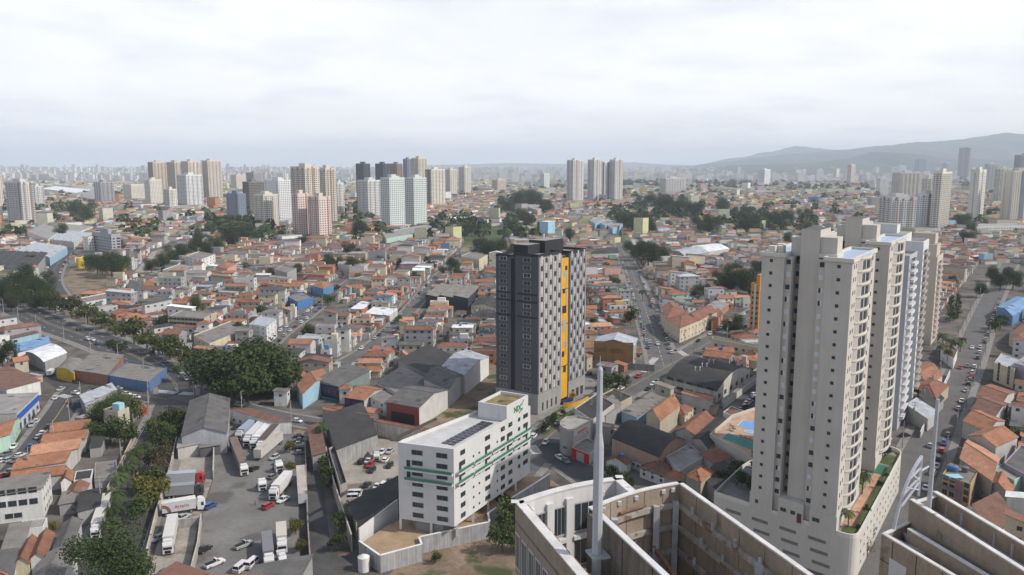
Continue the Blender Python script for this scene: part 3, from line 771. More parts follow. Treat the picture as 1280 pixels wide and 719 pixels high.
    occupy([tuple(p) for p in grow(ccw([tuple(S[0]), tuple(S[1]), tuple(S[2]), tuple(S[3]), tuple(B_ + e * 4), tuple(A_ + nb * 2)]), 5)])
    Sw = thing('side_wall', 'tall white boundary wall beside the office terrace', 'wall', (*at(470, 665), 0)); b = MB()
    p0, p1 = at(449, 678, 3), at(497, 640, 3); d = (p1 - p0).normalized(); nrm = Vector((-d.y, d.x)) * .15; b.prism(ccw([tuple(p0 - nrm), tuple(p1 - nrm), tuple(p1 + nrm), tuple(p0 + nrm)]), 0, 6.6, mw); b.build('panel', Sw)
    Tk = thing('water_tank', 'white cylindrical water tank below the office terrace wall', 'tank', (*at(455, 713), 0)); b = MB(); c2 = at(455, 713)
    b.tube((*c2, 0), (*c2, 3.4), 1.35, 1.35, M_wall, 20); b.build('tank_body', Tk, WALLC['white']); b = MB(); b.tube((*c2, 3.4), (*c2, 3.9), 1.42, .5, M_wall, 20); b.build('lid', Tk, WALLC['white'])
office()
# ---------------------------------------------------------------- apartment towers across the city
M_tw = mat('tower_render', None, 0.9, 0.05, 0.05, streak=0.05)
M_twroof = mat('tower_top', (.30, .29, .27), .95, .15, .2)
def solve(F, d, px):
    u = (px - 640) / F_PX; zc = F.y * CP + CAM_H * SP
    return (u * zc - F.x) / (d.x - u * d.y * CP)
C = dict(beige=(.57, .525, .455), cream=(.61, .585, .52), white=(.63, .64, .64), grey=(.33, .33, .35), pinkish=(.60, .51, .47), tan=(.53, .465, .385), blue=(.16, .20, .28), dark=(.075, .08, .10), brown=(.27, .20, .17), taupe=(.20, .185, .17), mint=(.54, .59, .57), red=(.40, .20, .18), sky=(.28, .42, .52), slate=(.20, .23, .29), pale=(.56, .56, .55))
def tower(xl, xf, xr, yt, yb, color, label, style='grid', stripe=None, crown=1, ang=52, group=None, lm=None, side=None, name='apartment_tower'):
    """xl, xf, xr: pixels of the left, front and right edges; yt: top; yb: where the front edge meets the ground"""
    F0 = at(xf, yb); dR = Vector((math.cos(R(ang)), math.sin(R(ang)))); dL = Vector((-dR.y, dR.x))
    a = max(abs(solve(F0, dR, xr)), 5); b_ = max(abs(solve(F0, dL, xl)), 5)
    a = min(a, 75); b_ = min(b_, 90)
    H = height(F0, xf, yt); fh = 2.95; n = max(3, int((H - 4) / fh))
    q = [F0, F0 + dR * a, F0 + dR * a + dL * b_, F0 + dL * b_]; c = (q[0] + q[2]) / 2
    T = thing(name, label, 'tower', (c.x, c.y, 0), group=group)
    occupy([tuple(p) for p in grow(q, 2)])
    if lm: landmark(lm, c.x, c.y)
    W = MB(); W.prism([tuple(p) for p in q], 0, H, M_tw, M_twroof)
    wc = C[color]
    W.build('wall', T, wc)
    # parapet and roof houses
    rb = MB()
    w = 0.3
    for s0, s1, t0, t1 in ((0, 1, 0, w / b_), (0, 1, 1 - w / b_, 1), (0, w / a, w / b_, 1 - w / b_), (1 - w / a, 1, w / b_, 1 - w / b_)):
        rb.prism([bil(q, s0, t0, 0)[:2], bil(q, s1, t0, 0)[:2], bil(q, s1, t1, 0)[:2], bil(q, s0, t1, 0)[:2]], H, H + 1.1, M_tw)
    rb.build('parapet', T, wc)
    if crown:
        for s0, s1, t0, t1, hh in [(.30, .62, .28, .70, 5.5), (.66, .86, .35, .62, 3.2)][:crown]:
            rb = MB(); rb.prism([bil(q, s0, t0, 0)[:2], bil(q, s1, t0, 0)[:2], bil(q, s1, t1, 0)[:2], bil(q, s0, t1, 0)[:2]], H, H + hh, M_tw, M_twroof); rb.build('roof_house', T, wc)
    # facades: window columns, balcony stacks and coloured stripes
    win, bal, stp = MB(), MB(), MB(); sidec = side and C[side]
    if sidec:                                    # one pair of faces in a second colour
        sb = MB()
        for (p, r) in ((q[3], q[0]), (q[1], q[2])):
            d = (r - p).normalized(); nr = Vector((d.y, -d.x)) * .12; sb.prism(ccw([tuple(p + d * .2), tuple(p + d * .2 + nr), tuple(r - d * .2 + nr), tuple(r - d * .2)]), 3, H - .5, M_tw)
            sb.build('side_panel', T, sidec); sb = MB()
    for k, (p, r, ln) in enumerate(((q[3], q[0], b_), (q[0], q[1], a), (q[1], q[2], b_), (q[2], q[3], a))):
        d = (r - p).normalized(); nr = Vector((d.y, -d.x)); off0 = .12 if (sidec and k % 2 == 0) else 0
        def box(mb, t, w2, z0, z1, o0, o1, m):
            s = p + d * (t * ln - w2 / 2); mb.prism([tuple(s + nr * o1), tuple(s + d * w2 + nr * o1), tuple(s + d * w2 + nr * o0), tuple(s + nr * o0)], z0, z1, m, bottom=False)
        ncol = max(2, int(ln / 3.4))
        pat = {'grid': lambda i: 'w', 'balcony': lambda i: 'b' if i % 3 == 1 else 'w', 'blank': lambda i: 'w' if (k % 2 == 1 or i in (1, ncol - 2)) else '-', 'wide': lambda i: 'B' if i % 2 else 'w', 'net': lambda i: 'B'}[style]
        for i in range(ncol):
            t = (i + .5) / ncol; kind = pat(i)
            if kind == '-': continue
            if kind in 'wB':
                w2 = ln / ncol * (.42 if kind == 'w' else .78)
                for f in range(n): box(win, t, w2, 3.6 + f * fh + .9, 3.6 + f * fh + (2.15 if kind == 'w' else 2.5), off0, off0 + .06, M_glass)
            else:
                w2 = ln / ncol * .86
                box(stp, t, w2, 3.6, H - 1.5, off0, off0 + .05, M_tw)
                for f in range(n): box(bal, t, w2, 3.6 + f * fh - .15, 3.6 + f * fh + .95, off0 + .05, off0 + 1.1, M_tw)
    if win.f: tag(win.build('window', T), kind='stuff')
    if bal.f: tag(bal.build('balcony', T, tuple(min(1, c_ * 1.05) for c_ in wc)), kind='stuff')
    if stp.f: stp.build('recess_shade', T, tuple(c_ * .33 for c_ in wc))  # flat strip behind the balconies, recess shade put into its dark colour
    if stripe:
        cc, ts, wd = stripe[0], stripe[1], stripe[2]
        for kk, t in ts:
            p, r, ln = ((q[3], q[0], b_), (q[0], q[1], a))[kk]; d = (r - p).normalized(); nr = Vector((d.y, -d.x)); sb = MB()
            s = p + d * (t * ln - wd / 2); sb.prism([tuple(s + nr * .5), tuple(s + d * wd + nr * .5), tuple(s + d * wd - nr * .01), tuple(s - nr * .01)], 2, H + .6, M_tw); sb.build('stripe', T, C[cc])
    return T, q, H
TW = [
 (1150, 1157, 1166, 223, 262, 'cream', 'cream tower in the gap left of the tall cream tower', 'balcony', None, 1),
 (1228, 1233, 1245, 205, 240, 'pale', 'pale tower rising behind the left blue strip tower', 'balcony', None, 1),
 (1094, 1099, 1110, 223, 247, 'white', 'small white tower behind the stepped block, at its left', 'grid', None, 1),
 (1176, 1181, 1191, 204, 228, 'pale', 'pale tower on the slope left of the taupe hill tower', 'balcony', None, 1),
 (-8, -2, 6, 220, 262, 'beige', 'beige tower cut by the picture edge beyond the brown striped tower', 'grid', None, 1),
 (11, 31, 46, 228, 284, 'pale', 'pale tower with brown corner stripes standing alone above factory roofs', 'balcony', ('brown', [(1, .25), (1, .75), (0, .85)], 2.4), 2, 52, None, 'the brown striped tower'),
 (39, 46, 57, 233, 263, 'pale', 'narrower grey and white tower just behind the brown striped tower', 'balcony', ('taupe', [(0, .5)], 3), 1),
 (-8, 0, 5, 262, 281, 'white', 'small white tower cut by the picture edge nearest the factory roofs', 'grid', None, 0),
 (119, 128, 144, 228, 256, 'grey', 'grey tower with a white end wall, behind the factory sheds', 'balcony', None, 1, 52, None, None, 'white'),
 (155, 165, 183, 231, 252, 'cream', 'low wide cream block of flats behind the factory sheds', 'grid', None, 0),
 (182, 189, 204, 225, 258, 'cream', 'slender cream tower in front of the long beige wall of towers', 'grid', None, 1, 52, None, 'the slender cream tower'),
 (206, 213, 222.5, 237, 265, 'cream', 'shortest cream tower, squeezed between the slender cream and grey white towers', 'balcony', None, 1),
 (187.5, 194, 213, 203, 250, 'tan', 'tan tower at the left end of the long beige wall of towers', 'balcony', None, 1, 52, None, None, 'brown'),  # brown side: shade of the left face put into its colour
 (211, 221, 231, 203, 251, 'tan', 'tan tower, second from the left in the long beige wall', 'balcony', None, 1),
 (229, 238, 255, 202, 253, 'beige', 'beige tower, third from the left in the long beige wall', 'balcony', ('pale', [(1, .5)], 2), 1),
 (253, 262, 279, 201, 250, 'beige', 'beige tower at the right end of the long beige wall of towers', 'balcony', ('pale', [(1, .5)], 2), 1, 52, None, 'the long beige towers'),
 (223, 235, 255, 219, 261, 'white', 'grey white tower with strips of balconies before the beige wall', 'balcony', None, 1),
 (289, 296, 308, 219, 238, 'beige', 'far beige twin tower behind the unfinished brown tower', 'grid', None, 1),
 (309, 318, 329, 216, 241, 'grey', 'grey tower rising behind the unfinished brown tower', 'balcony', None, 1),
 (305, 313, 332, 228, 272, 'taupe', 'unfinished taupe tower with open dark floors', 'net', None, 1),
 (284.5, 299, 309, 243, 281, 'slate', 'slate blue tower with a blank side, by the water tower trees', 'blank', None, 1, 52, None, 'the slate blue tower'),
 (319, 331, 349, 244, 288, 'cream', 'cream tower with balcony stacks in front of the white tower', 'balcony', None, 2, 52, None, 'the cream balcony tower'),
 (332, 350, 366, 226, 278, 'white', 'white tower with a blank bright end between cream and beige towers', 'blank', None, 2),
 (366, 384, 402, 209, 291, 'beige', 'tallest beige tower of the striped pair behind the pink fronts', 'balcony', ('brown', [(0, .5), (1, .5)], 2), 2),
 (399, 409, 422, 211, 284, 'beige', 'beige tower joined to the tallest one, on its right', 'balcony', ('brown', [(1, .5)], 2), 1),
 (366.5, 374, 388, 243, 297, 'pinkish', 'left pink tower with red window strips', 'grid', ('red', [(0, .5), (1, .75)], 1.6), 1),
 (386, 400, 415, 247, 299, 'pinkish', 'right pink tower with red window strips', 'grid', ('red', [(0, .25), (0, .75), (1, .75)], 1.6), 1, 52, None, 'the pink towers'),
 (419, 423, 431, 229, 272, 'pale', 'thin pale tower right of the beige pair', 'balcony', None, 1),
 (446, 456, 464, 205, 254, 'dark', 'dark blue tower with white side, leftmost of the dark trio', 'balcony', None, 1, 52, None, None, 'dark'),
 (470, 480, 488, 205, 252, 'dark', 'dark blue tower with white side, middle of the dark trio', 'balcony', None, 1),
 (488, 497, 504, 205, 250, 'brown', 'brown and white tower, rightmost of the dark trio', 'balcony', None, 1),
 (448, 461, 477, 226, 274, 'pale', 'pale H shaped tower in front of the dark trio', 'balcony', None, 2),
 (477, 488, 507, 223, 290, 'mint', 'left mint white twin tower on the green podium', 'grid', None, 2),
 (507, 518, 534, 223, 286, 'mint', 'right mint white twin tower on the green podium', 'grid', None, 2, 52, None, 'the mint twin towers'),
 (504.5, 510, 516, 199, 246, 'slate', 'slim slate tower rising behind the mint twin towers', 'balcony', None, 1),
 (515, 524, 534, 198, 256, 'beige', 'tall beige tower just right of the slim slate tower', 'balcony', None, 1),
 (532, 540, 557, 212, 260, 'cream', 'cream tower with a brown side, left of the yellowish pair', 'balcony', None, 1, 52, None, None, 'taupe'),
 (555, 563, 571.5, 212, 245, 'cream', 'cream tower in the middle of the far row of three', 'balcony', None, 1),
 (573.5, 581, 589, 209, 243, 'cream', 'yellowish tower at the right end of the far row', 'balcony', None, 1, 52, None, 'the yellowish tower'),
 (615, 622, 633, 225, 239, 'tan', 'low tan block of flats far behind the hillside grass', 'balcony', None, 1),
 (675, 680, 687, 217, 237, 'mint', 'lone greenish tower far behind the wooded hill', 'grid', None, 0),
 (708, 716, 729, 200.5, 255, 'pale', 'pale tower with a rust stripe, leftmost of the striped trio', 'balcony', ('brown', [(1, .35)], 9), 1, 52, None, 'the striped trio of towers'),
 (734, 742, 752, 200, 253, 'pale', 'pale tower with a rust stripe, middle of the striped trio', 'balcony', ('brown', [(1, .4)], 7), 1),
 (751, 755, 762, 203, 252, 'pale', 'narrow pale tower between the middle and right striped towers', 'balcony', None, 0),
 (761, 768, 778, 200, 252, 'pale', 'pale tower with a rust stripe, rightmost of the striped trio', 'balcony', ('brown', [(1, .6)], 7), 1),
 (824, 832, 873, 223, 243, 'pale', 'long low whitish block of flats in front of the dark wood', 'balcony', None, 1, 20, None, 'the long whitish block'),
 (946.5, 955, 965, 212, 233, 'white', 'lone white tower on the far right hillside', 'grid', None, 1, 52, None, 'the lone white tower'),
 (1058, 1063, 1070.5, 206, 230, 'pinkish', 'slim pinkish tower far off before the mountains', 'balcony', None, 1, 52, None, 'the slim pinkish tower'),
 (1041, 1045, 1050, 211, 224, 'beige', 'tiny beige tower left of the slim pinkish one', 'grid', None, 0),
 (1142, 1148, 1157, 199, 220, 'slate', 'slate tower alone before the mountains', 'balcony', None, 1),
 (1119, 1125, 1132, 207, 219, 'pale', 'small pale tower left of the slate mountain tower', 'grid', None, 1),
 (1196, 1209, 1224, 185, 222, 'taupe', 'tall taupe tower on the hill at right', 'balcony', ('grey', [(0, .5), (1, .5)], 3), 1, 52, None, 'the tall taupe hill tower'),
 (1113, 1124, 1150, 216, 252, 'cream', 'cream tower behind the stepped block, left of the pair', 'balcony', None, 1),
 (1161, 1172, 1200, 216, 291, 'cream', 'tall cream tower on the right of the stepped block', 'balcony', None, 1, 52, None, 'the tall cream tower'),
 (1096, 1112, 1143, 247, 294, 'pale', 'front stepped block with brown stripes, left part', 'balcony', ('brown', [(0, .4), (1, .2), (1, .8)], 3), 2),
 (1140, 1147, 1171, 243, 290, 'white', 'stepped block with brown stripes, right part', 'balcony', ('brown', [(1, .5)], 3), 1),
 (1208, 1219, 1242, 213, 280, 'cream', 'cream tower with blue strip, left one above the podium wall', 'blank', ('slate', [(1, .45)], 5), 1, 52, None, 'the blue strip towers'),
 (1240, 1247, 1262, 211, 257, 'cream', 'cream tower seen between the two blue strip towers', 'balcony', None, 1),
 (1249, 1262, 1292, 214, 281, 'cream', 'cream tower with blue strip, right one above the podium wall', 'blank', ('slate', [(1, .42)], 6), 1),
 (1264, 1272, 1292, 194, 242, 'grey', 'tall grey tower behind the blue strip towers', 'balcony', None, 1),
 (117, 141, 152.5, 294, 323, 'grey', 'ten storey grey block of flats with a white end wall', 'wide', None, 1, 48, None, 'the grey block of flats'),
 (105, 112, 119, 297, 320, 'cream', 'narrow cream block behind the grey block of flats', 'blank', None, 0),
]
for t_ in TW:
    t_ = list(t_) + [1, 52][len(t_) - 10 - 0:] if len(t_) < 12 and False else list(t_)
    if t_[0] > 1090: t_ = (t_ + [None, 1, 52][len(t_) - 9:] if len(t_) < 12 else t_); t_[11] = 30
    tower(*t_)
# ---------------------------------------------------------------- the two cream towers on their garden podium
E1 = Vector((.56, .83)).normalized(); E2 = Vector((-.71, .705)).normalized()
PZ = 10.5
M_cream = mat('cream_render', (.49, .463, .418), .9, .06, .12, streak=.06, band=(.53, .015, 'Z'))
M_creamtop = mat('cream_trim', (.56, .54, .48), .9, .05, .3)
M_sheen = mat('sky_sheen_roof', (.33, .42, .56), .45, .12, .25, spec=.5)  # blue of the reflected sky is put into this metal roof colour
M_shutter = mat('white_shutter', (.60, .62, .64), .6, .05, .5)
def cream_tower(F0, label, lm, hi=73.4):
    A = lambda u, v: F0 + E1 * u + E2 * v
    poly = lambda u0, u1, v0, v1: [tuple(A(u0, v0)), tuple(A(u1, v0)), tuple(A(u1, v1)), tuple(A(u0, v1))]
    c = A(13, 10); T = thing('apartment_tower', label, 'tower', (c.x, c.y, PZ)); landmark(lm, c.x, c.y)
    occupy(poly(-2, 30, -2, 23)); fh = (hi - PZ - 4.2) / 20; zb = PZ + 4.2
    def part(nm, u0, u1, v0, v1, a, b2, m=M_cream, top=None):
        b = MB(); b.prism(poly(u0, u1, v0, v1), a, b2, m, top); return b.build(nm, T)
    part('wall', 0, 27, 0, 6.1, PZ, hi, M_cream, M_sheen); part('wall', .9, 26, 6.1, 7.7, PZ, hi - .3, M_cream, M_sheen)
    part('wall', 4.2, 24, 7.7, 14.0, zb, hi - 2, mat('cream_recess_shade', (.30, .275, .235), .9, .05, .12))  # darker cream: the slot's shade is put into the wall colour
    part('wall', 2.6, 12, 8.1, 12.6, PZ, hi - .2, M_cream, M_creamtop)
    part('wall', .9, 26, 14.0, 15.6, PZ, hi - .3, M_cream, M_sheen); part('wall', 0, 27, 15.6, 21.2, PZ, hi, M_cream, M_sheen)
    part('base_wall', -.25, 26, 7.7, 14.0, PZ, zb + .6); part('base_wall', -.22, 0, -.2, 6.2, PZ, zb); part('base_wall', -.22, 0, 15.5, 21.4, PZ, zb)
    for u0, u1, v0, v1 in ((0, 27, 0, 6.1), (0, 27, 15.6, 21.2)):
        b = MB(); w = .3
        for p in ((u0 - .35, u1 + .35, v0 - .35, v0 + w), (u0 - .35, u1 + .35, v1 - w, v1 + .35), (u0 - .35, u0 + w, v0 + w, v1 - w), (u1 - w, u1 + .35, v0 + w, v1 - w)): b.prism(poly(*p), hi - .35, hi + .55, M_creamtop)
        b.build('parapet', T)
    part('roof_house', 2.6, 12.5, 8.1, 12.6, hi - .2, hi + 6.2, M_cream, mat('tower_roof2', (.10, .10, .10), .9, .2)); part('roof_house', 3, 8.2, 4.2, 8.05, hi, hi + 4.6, M_cream)
    part('roof_house', 5, 9.5, 12.65, 15.5, hi - .3, hi + 4.0, M_cream); part('roof_house', 12.5, 21, 8.5, 12, hi - .2, hi + 4.5, M_cream)
    part('plinth', 2.2, 8.7, 3.9, 8.0, hi + .001, hi + .9, M_creamtop)
    for u, v in ((1.5, 18.5), (8, 18.4), (3.2, 17)): part('vent', u, u + 2.4, v, v + 1.7, hi, hi + 1.9, M_creamtop)
    # windows
    p1, q1 = A(0, 21.2), A(0, 0); n = 0; extra = MB()
    dk = (.10, .10, .10)
    for k in range(20):
        z = zb + k * fh; rr = random.Random(k * 7 + int(F0.x))
        for v, w, h, s, u in ((18.8, .75, .75, 1.2, 0), (2.9, .75, .75, 1.2, 0), (14.8, 1.2, 1.25, .9, .9), (6.9, 1.2, 1.25, .9, .9)):
            pp = A(u, 21.2); qq = A(u, 0)
            wall_item('window', WIN_PLAIN, T, pp, qq, 1 - v / 21.2, z + s, w, h, dk if w < 1 else (.5, .5, .5)); n += 1
            if w > 1:                            # a white roller shutter over part of the opening
                f = rr.choice((1, 1, .5, .55, 0)); t0 = 1 - v / 21.2
                if f: wall_item('shutter', DOOR, T, pp, qq, t0 - (w * (1 - f)) / 2 / 21.2 * (-1), z + s + .06, w * f * .9, h * .9, (.56, .58, .60), off=.03)
        for v in (13.3,): extra.prism([tuple(A(4.19, v - .5)), tuple(A(4.19, v + .5)), tuple(A(4.14, v + .5)), tuple(A(4.14, v - .5))], z + .9, z + 2.0, M_glass)
    # right face: a bowed stack of balcony rooms between small windows
    p2, q2 = A(0, 0), A(27, 0); bow = [(6.0, 0), (7.2, .75), (9, 1.25), (11, 1.5), (13, 1.5), (15, 1.25), (16.8, .75), (18, 0)]
    curve = [A(u, -b_) for u, b_ in bow]; inner = [A(18, .01), A(6, .01)]
    b = MB(); b.prism(ccw([tuple(p) for p in curve + inner]), zb - .8, hi + .5, M_cream, M_sheen); b.build('bay', T)
    bands = MB()
    for k in range(21):
        z = zb + k * fh; c2 = [A(u, -b_ * 1.0 - .16) for u, b_ in bow]
        bb = MB(); bb.prism(ccw([tuple(p) for p in c2 + inner]), z - .16, z + .16, M_creamtop); bb.build('bay_band', T)
    for k in range(20):
        z = zb + k * fh
        i0, i1 = A(8.4, -1.10), A(14.6, -1.32)
        wall_item('window', WIN, T, A(7.6, -.95), A(11.0, -1.52), .5, z + .45, 3.3, 2.1, (.16, .16, .16), off=.03); n += 1
        if n < 100: wall_item('window', WIN, T, A(11.0, -1.52), A(14.4, -1.34), .5, z + .45, 3.0, 2.1, (.16, .16, .16), off=.03); n += 1
        else: extra.prism([tuple(A(11.2, -1.56)), tuple(A(14.2, -1.42)), tuple(A(14.2, -1.38)), tuple(A(11.2, -1.50))], z + .5, z + 2.5, M_glass)
        for u, w in ((2.2, .7), (4.4, .7), (20.4, .7), (23.4, 1.0)): extra.prism([tuple(A(u - w / 2, -.05)), tuple(A(u + w / 2, -.05)), tuple(A(u + w / 2, .02)), tuple(A(u - w / 2, .02))], z + 1.0, z + 2.0, M_glass)
        for u in (3, 8, 15, 22): extra.prism([tuple(A(u + .6, 21.26)), tuple(A(u - .6, 21.26)), tuple(A(u - .6, 21.19)), tuple(A(u + .6, 21.19))], z + .9, z + 2.0, M_glass)
        for v in (3, 18.6): extra.prism([tuple(A(27.05, v - .5)), tuple(A(27.05, v + .5)), tuple(A(26.99, v + .5)), tuple(A(26.99, v - .5))], z + .9, z + 2.0, M_glass)
    tag(extra.build('window', T), kind='stuff')
    for v, w in ((4.6, 1.8), (10.2, 1.2), (12.6, 1.5), (19.5, .8)): wall_item('window', WIN, T, A(-.25, 21.2), A(-.25, 0), 1 - v / 21.2, PZ + 1.6, w, 1.0, (.2, .2, .2), off=.02)
    wall_item('door', DOOR, T, A(-.25, 21.2), A(-.25, 0), 1 - 8.6 / 21.2, PZ + .02, 1.1, 2.3, (.10, .04, .03))
FT1 = Vector((74.0, 172.6)); FT2 = Vector((99.9, 210.6))
cream_tower(FT1, 'nearest tall cream tower with bowed balcony bays, at the podium corner', 'the nearest cream tower')
cream_tower(FT2, 'second cream tower with bowed balcony bays, directly behind the nearest one', 'the second cream tower')

def podium():
    P0 = Vector((77.3, 169.2)); far = P0 + E1 * 68; left = P0 + E2 * 36
    pts = [left]
    r = 3.2                                    # rounded street corner
    a, b_ = P0 + E2 * r, P0 + E1 * r
    for k in range(7):
        t = k / 6; pts.append(a * (1 - t) ** 2 + P0 * 2 * t * (1 - t) + b_ * t * t)
    a2, b2_ = far - E1 * 5, far + E2 * 5
    for k in range(6):
        t = k / 5; pts.append(a2 * (1 - t) ** 2 + far * 2 * t * (1 - t) + b2_ * t * t)
    pts += [far + E2 * 30, left + E1 * 22]
    poly = [tuple(p) for p in pts]
    T = thing('podium', 'cream parking podium with a roof garden carrying the two cream towers', 'podium', (*((P0 + far) / 2), 0)); occupy(grow(poly, 2))
    b = MB(); b.prism(poly, 0, PZ - .02, M_cream, M_pave); b.build('wall', T)
    b = MB(); inn = [tuple(Vector(p) + (Vector((88, 215)) - Vector(p)).normalized() * .35) for p in poly]
    for i in range(len(poly)):
        j = (i + 1) % len(poly); b.prism(ccw([poly[i], poly[j], inn[j], inn[i]]), PZ - .019, PZ + 1.0, M_creamtop)
    b.build('parapet', T)
    ms = mat('podium_recess_shade', (.21, .20, .185), .9, .1, .3)
    for row, z in enumerate((7.4, 4.6, 1.8)):
        for k in range(4): wall_item('recess_shade', DOOR, T, P0 + E2 * 34, P0 + E2 * 4, .12 + k * .24 + row * .02, z, 4.2, .8, (.17, .165, .155), off=.003)  # flat panels, the shade of a recess put into their dark colour
        for k in range(14): wall_item('window', WIN_PLAIN, T, P0 + E1 * 4, far - E1 * 6, (k + .5) / 14 + .012 * row, z + .3, .8, .8, (.5, .49, .46), off=.02)
    # garden on top: brick path, lawns, hedges, court
    mb_ = mat('brick_path', (.42, .26, .17), .93, .22, .35, fine=.2); mg = mat('court_green', (.03, .13, .075), .8, .1)
    A = lambda u, v: P0 + E1 * u + E2 * v
    def flat(nm, u0, u1, v0, v1, z, m, h=None):
        b = MB(); q = [tuple(A(u0, v0)), tuple(A(u1, v0)), tuple(A(u1, v1)), tuple(A(u0, v1))]
        if h: b.prism(q, z, z + h, m)
        else: b.face([(*p, z) for p in q], m)
        return b.build(nm, T)
    flat('path', 7, 46, 1.6, 4.4, PZ + .006, mb_); flat('path', 5, 10, 4.4, 6, PZ + .01, mb_)
    flat('lawn', 1.6, 7, .8, 4, PZ + .012, M_grass); flat('court', 45, 53, 1.4, 5.4, PZ + .016, mg); flat('lawn', 54, 63, 1, 8, PZ + .012, M_grass)
    M_hedge = mat('clipped_hedge', (.05, .075, .022), .9, .35, 1.2, fine=.3); M_hedge2 = mat('yellow_hedge', (.20, .20, .03), .9, .3, 1.2, fine=.3)
    H = thing('hedge', 'long clipped hedge along the edge of the tower garden path', 'hedge', (*A(26, .8), PZ)); b = MB(); b.prism([tuple(A(7, .5)), tuple(A(52, .5)), tuple(A(52, 1.4)), tuple(A(7, 1.4))], PZ + .01, PZ + 1.0, M_hedge)
    b.build('foliage', H)
    for i, (u, v, l_, w, m_) in enumerate(((28, 5, 4, .8, M_hedge2), (30.5, 6, .8, 3, M_hedge2), (33, 5, 4, .8, M_hedge2), (22, 5, 4, 1, M_hedge), (15, 5, 3.5, .9, M_hedge))):
        H = thing('hedge', None, 'hedge', (*A(u, v), PZ), group='clipped garden hedges'); b = MB(); b.prism([tuple(A(u, v)), tuple(A(u + l_, v)), tuple(A(u + l_, v + w)), tuple(A(u, v + w))], PZ + .02, PZ + .9, m_); b.build('foliage', H)
        describe(H, 'clipped yellow garden hedge' if m_ is M_hedge2 else 'clipped green garden hedge', *A(u, v))
    b = MB(); o = A(14, 31); 
    Sh = thing('pergola', 'grey roofed garden shelter beside the nearest cream tower', 'shelter', (*o, PZ))
    for du, dv in ((0, 0), (4, 0), (4, 3), (0, 3)): p = A(14 + du, 30 + dv); bb = MB(); bb.box(p.x - .1, p.x + .1, p.y - .1, p.y + .1, PZ, PZ + 2.5, M_frame); bb.build('post', Sh, (.3, .2, .15))
    b = MB(); b.prism([tuple(A(13.5, 29.5)), tuple(A(18.5, 29.5)), tuple(A(18.5, 33.5)), tuple(A(13.5, 33.5))], PZ + 2.5, PZ + 2.7, M_slab); b.build('roof', Sh, (.2, .2, .21))
    return A
podA = podium()
occupy([(25, 100), (105, 100), (105, 175), (80, 168), (52, 192), (25, 192)])
occupy([tuple(at(*q_)) for q_ in ((430, 640), (500, 640), (500, 740), (400, 740))])
def plain_tower(name, label, F0, a, b_, H, wc, cols_r, lm=None, steps=(), balc=True, zt=0, blank_left=True, bcol=(.5, .5, .5), plants=False):
    q = [F0, F0 + E1 * a, F0 + E1 * a + E2 * b_, F0 + E2 * b_]; c = (q[0] + q[2]) / 2
    T = thing(name, label, 'tower', (c.x, c.y, 0)); occupy([tuple(p) for p in grow(q, 2)])
    if lm: landmark(lm, c.x, c.y)
    b = MB(); b.prism([tuple(p) for p in q], 0, H, M_tw, M_twroof); b.build('wall', T, wc)
    b = MB()
    for s0, s1, t0, t1 in ((0, 1, 0, .02), (0, 1, .98, 1), (0, .02, .02, .98), (.98, 1, .02, .98)): b.prism([bil(q, s0, t0, 0)[:2], bil(q, s1, t0, 0)[:2], bil(q, s1, t1, 0)[:2], bil(q, s0, t1, 0)[:2]], H, H + 1, M_tw)
    b.build('parapet', T, wc)
    for s0, s1, t0, t1, hh in steps:
        b = MB(); b.prism([bil(q, s0, t0, 0)[:2], bil(q, s1, t0, 0)[:2], bil(q, s1, t1, 0)[:2], bil(q, s0, t1, 0)[:2]], H, H + hh, M_tw, M_twroof); b.build('roof_house', T, wc)
    n = int((H - 3) / 2.95); win = MB(); bal = MB(); d = E1; nr = Vector((d.y, -d.x)); rec = MB()
    for k in range(n):
        z = 3 + k * 2.95
        for i in range(cols_r):
            s = q[0] + d * (a * (i + .5) / cols_r); w = a / cols_r * .7
            if balc and i in (1, 2):
                w = a / cols_r * .98
                bal.prism([tuple(s - d * w / 2 + nr * 1.2), tuple(s + d * w / 2 + nr * 1.2), tuple(s + d * w / 2 + nr * .06), tuple(s - d * w / 2 + nr * .06)], z - .12, z + .95, M_tw)
                win.prism([tuple(s - d * w / 2 + nr * .05), tuple(s + d * w / 2 + nr * .05), tuple(s + d * w / 2), tuple(s - d * w / 2)], z, z + 2.4, M_glass)
            else: win.prism([tuple(s - d * .6 + nr * .05), tuple(s + d * .6 + nr * .05), tuple(s + d * .6), tuple(s - d * .6)], z + .9, z + 2.1, M_glass)
        if not blank_left:
            for t in (.25, .75):
                s = q[3] + (q[0] - q[3]) * t; e = (q[0] - q[3]).normalized(); nl = Vector((e.y, -e.x)); win.prism([tuple(s - e * .6 + nl * .05), tuple(s + e * .6 + nl * .05), tuple(s + e * .6), tuple(s - e * .6)], z + .9, z + 2.1, M_glass)
    tag(win.build('window', T), kind='stuff')
    if bal.f: tag(bal.build('balcony', T, bcol), kind='stuff')
    return T, q
plain_tower('apartment_tower', 'grey white tower with a blank side and white balconies, third in the row', Vector((138, 276)), 19, 18, 62, (.40, .41, .44), 4, 'the third row tower', [(.3, .6, .2, .6, 4.5)], bcol=(.56, .56, .57))
T4, q4 = plain_tower('apartment_tower', 'white tower with plants on every balcony and a stepped white penthouse', Vector((158, 306)), 16, 26, 64, (.58, .59, .60), 4, 'the planted white tower', [(.0, .9, .25, .98, 3.6), (.1, .6, .4, .8, 7)], bcol=(.33, .31, .28))
T5, q5 = plain_tower('apartment_tower', 'beige tower with a blank front edge and reddish balconies, last in the row', Vector((221, 413)), 26, 16, 46, (.50, .44, .36), 4, 'the beige end tower', [(.35, .95, .1, .9, 6.5), (.5, .95, .2, .9, 12)], bcol=(.42, .36, .33), blank_left=True)

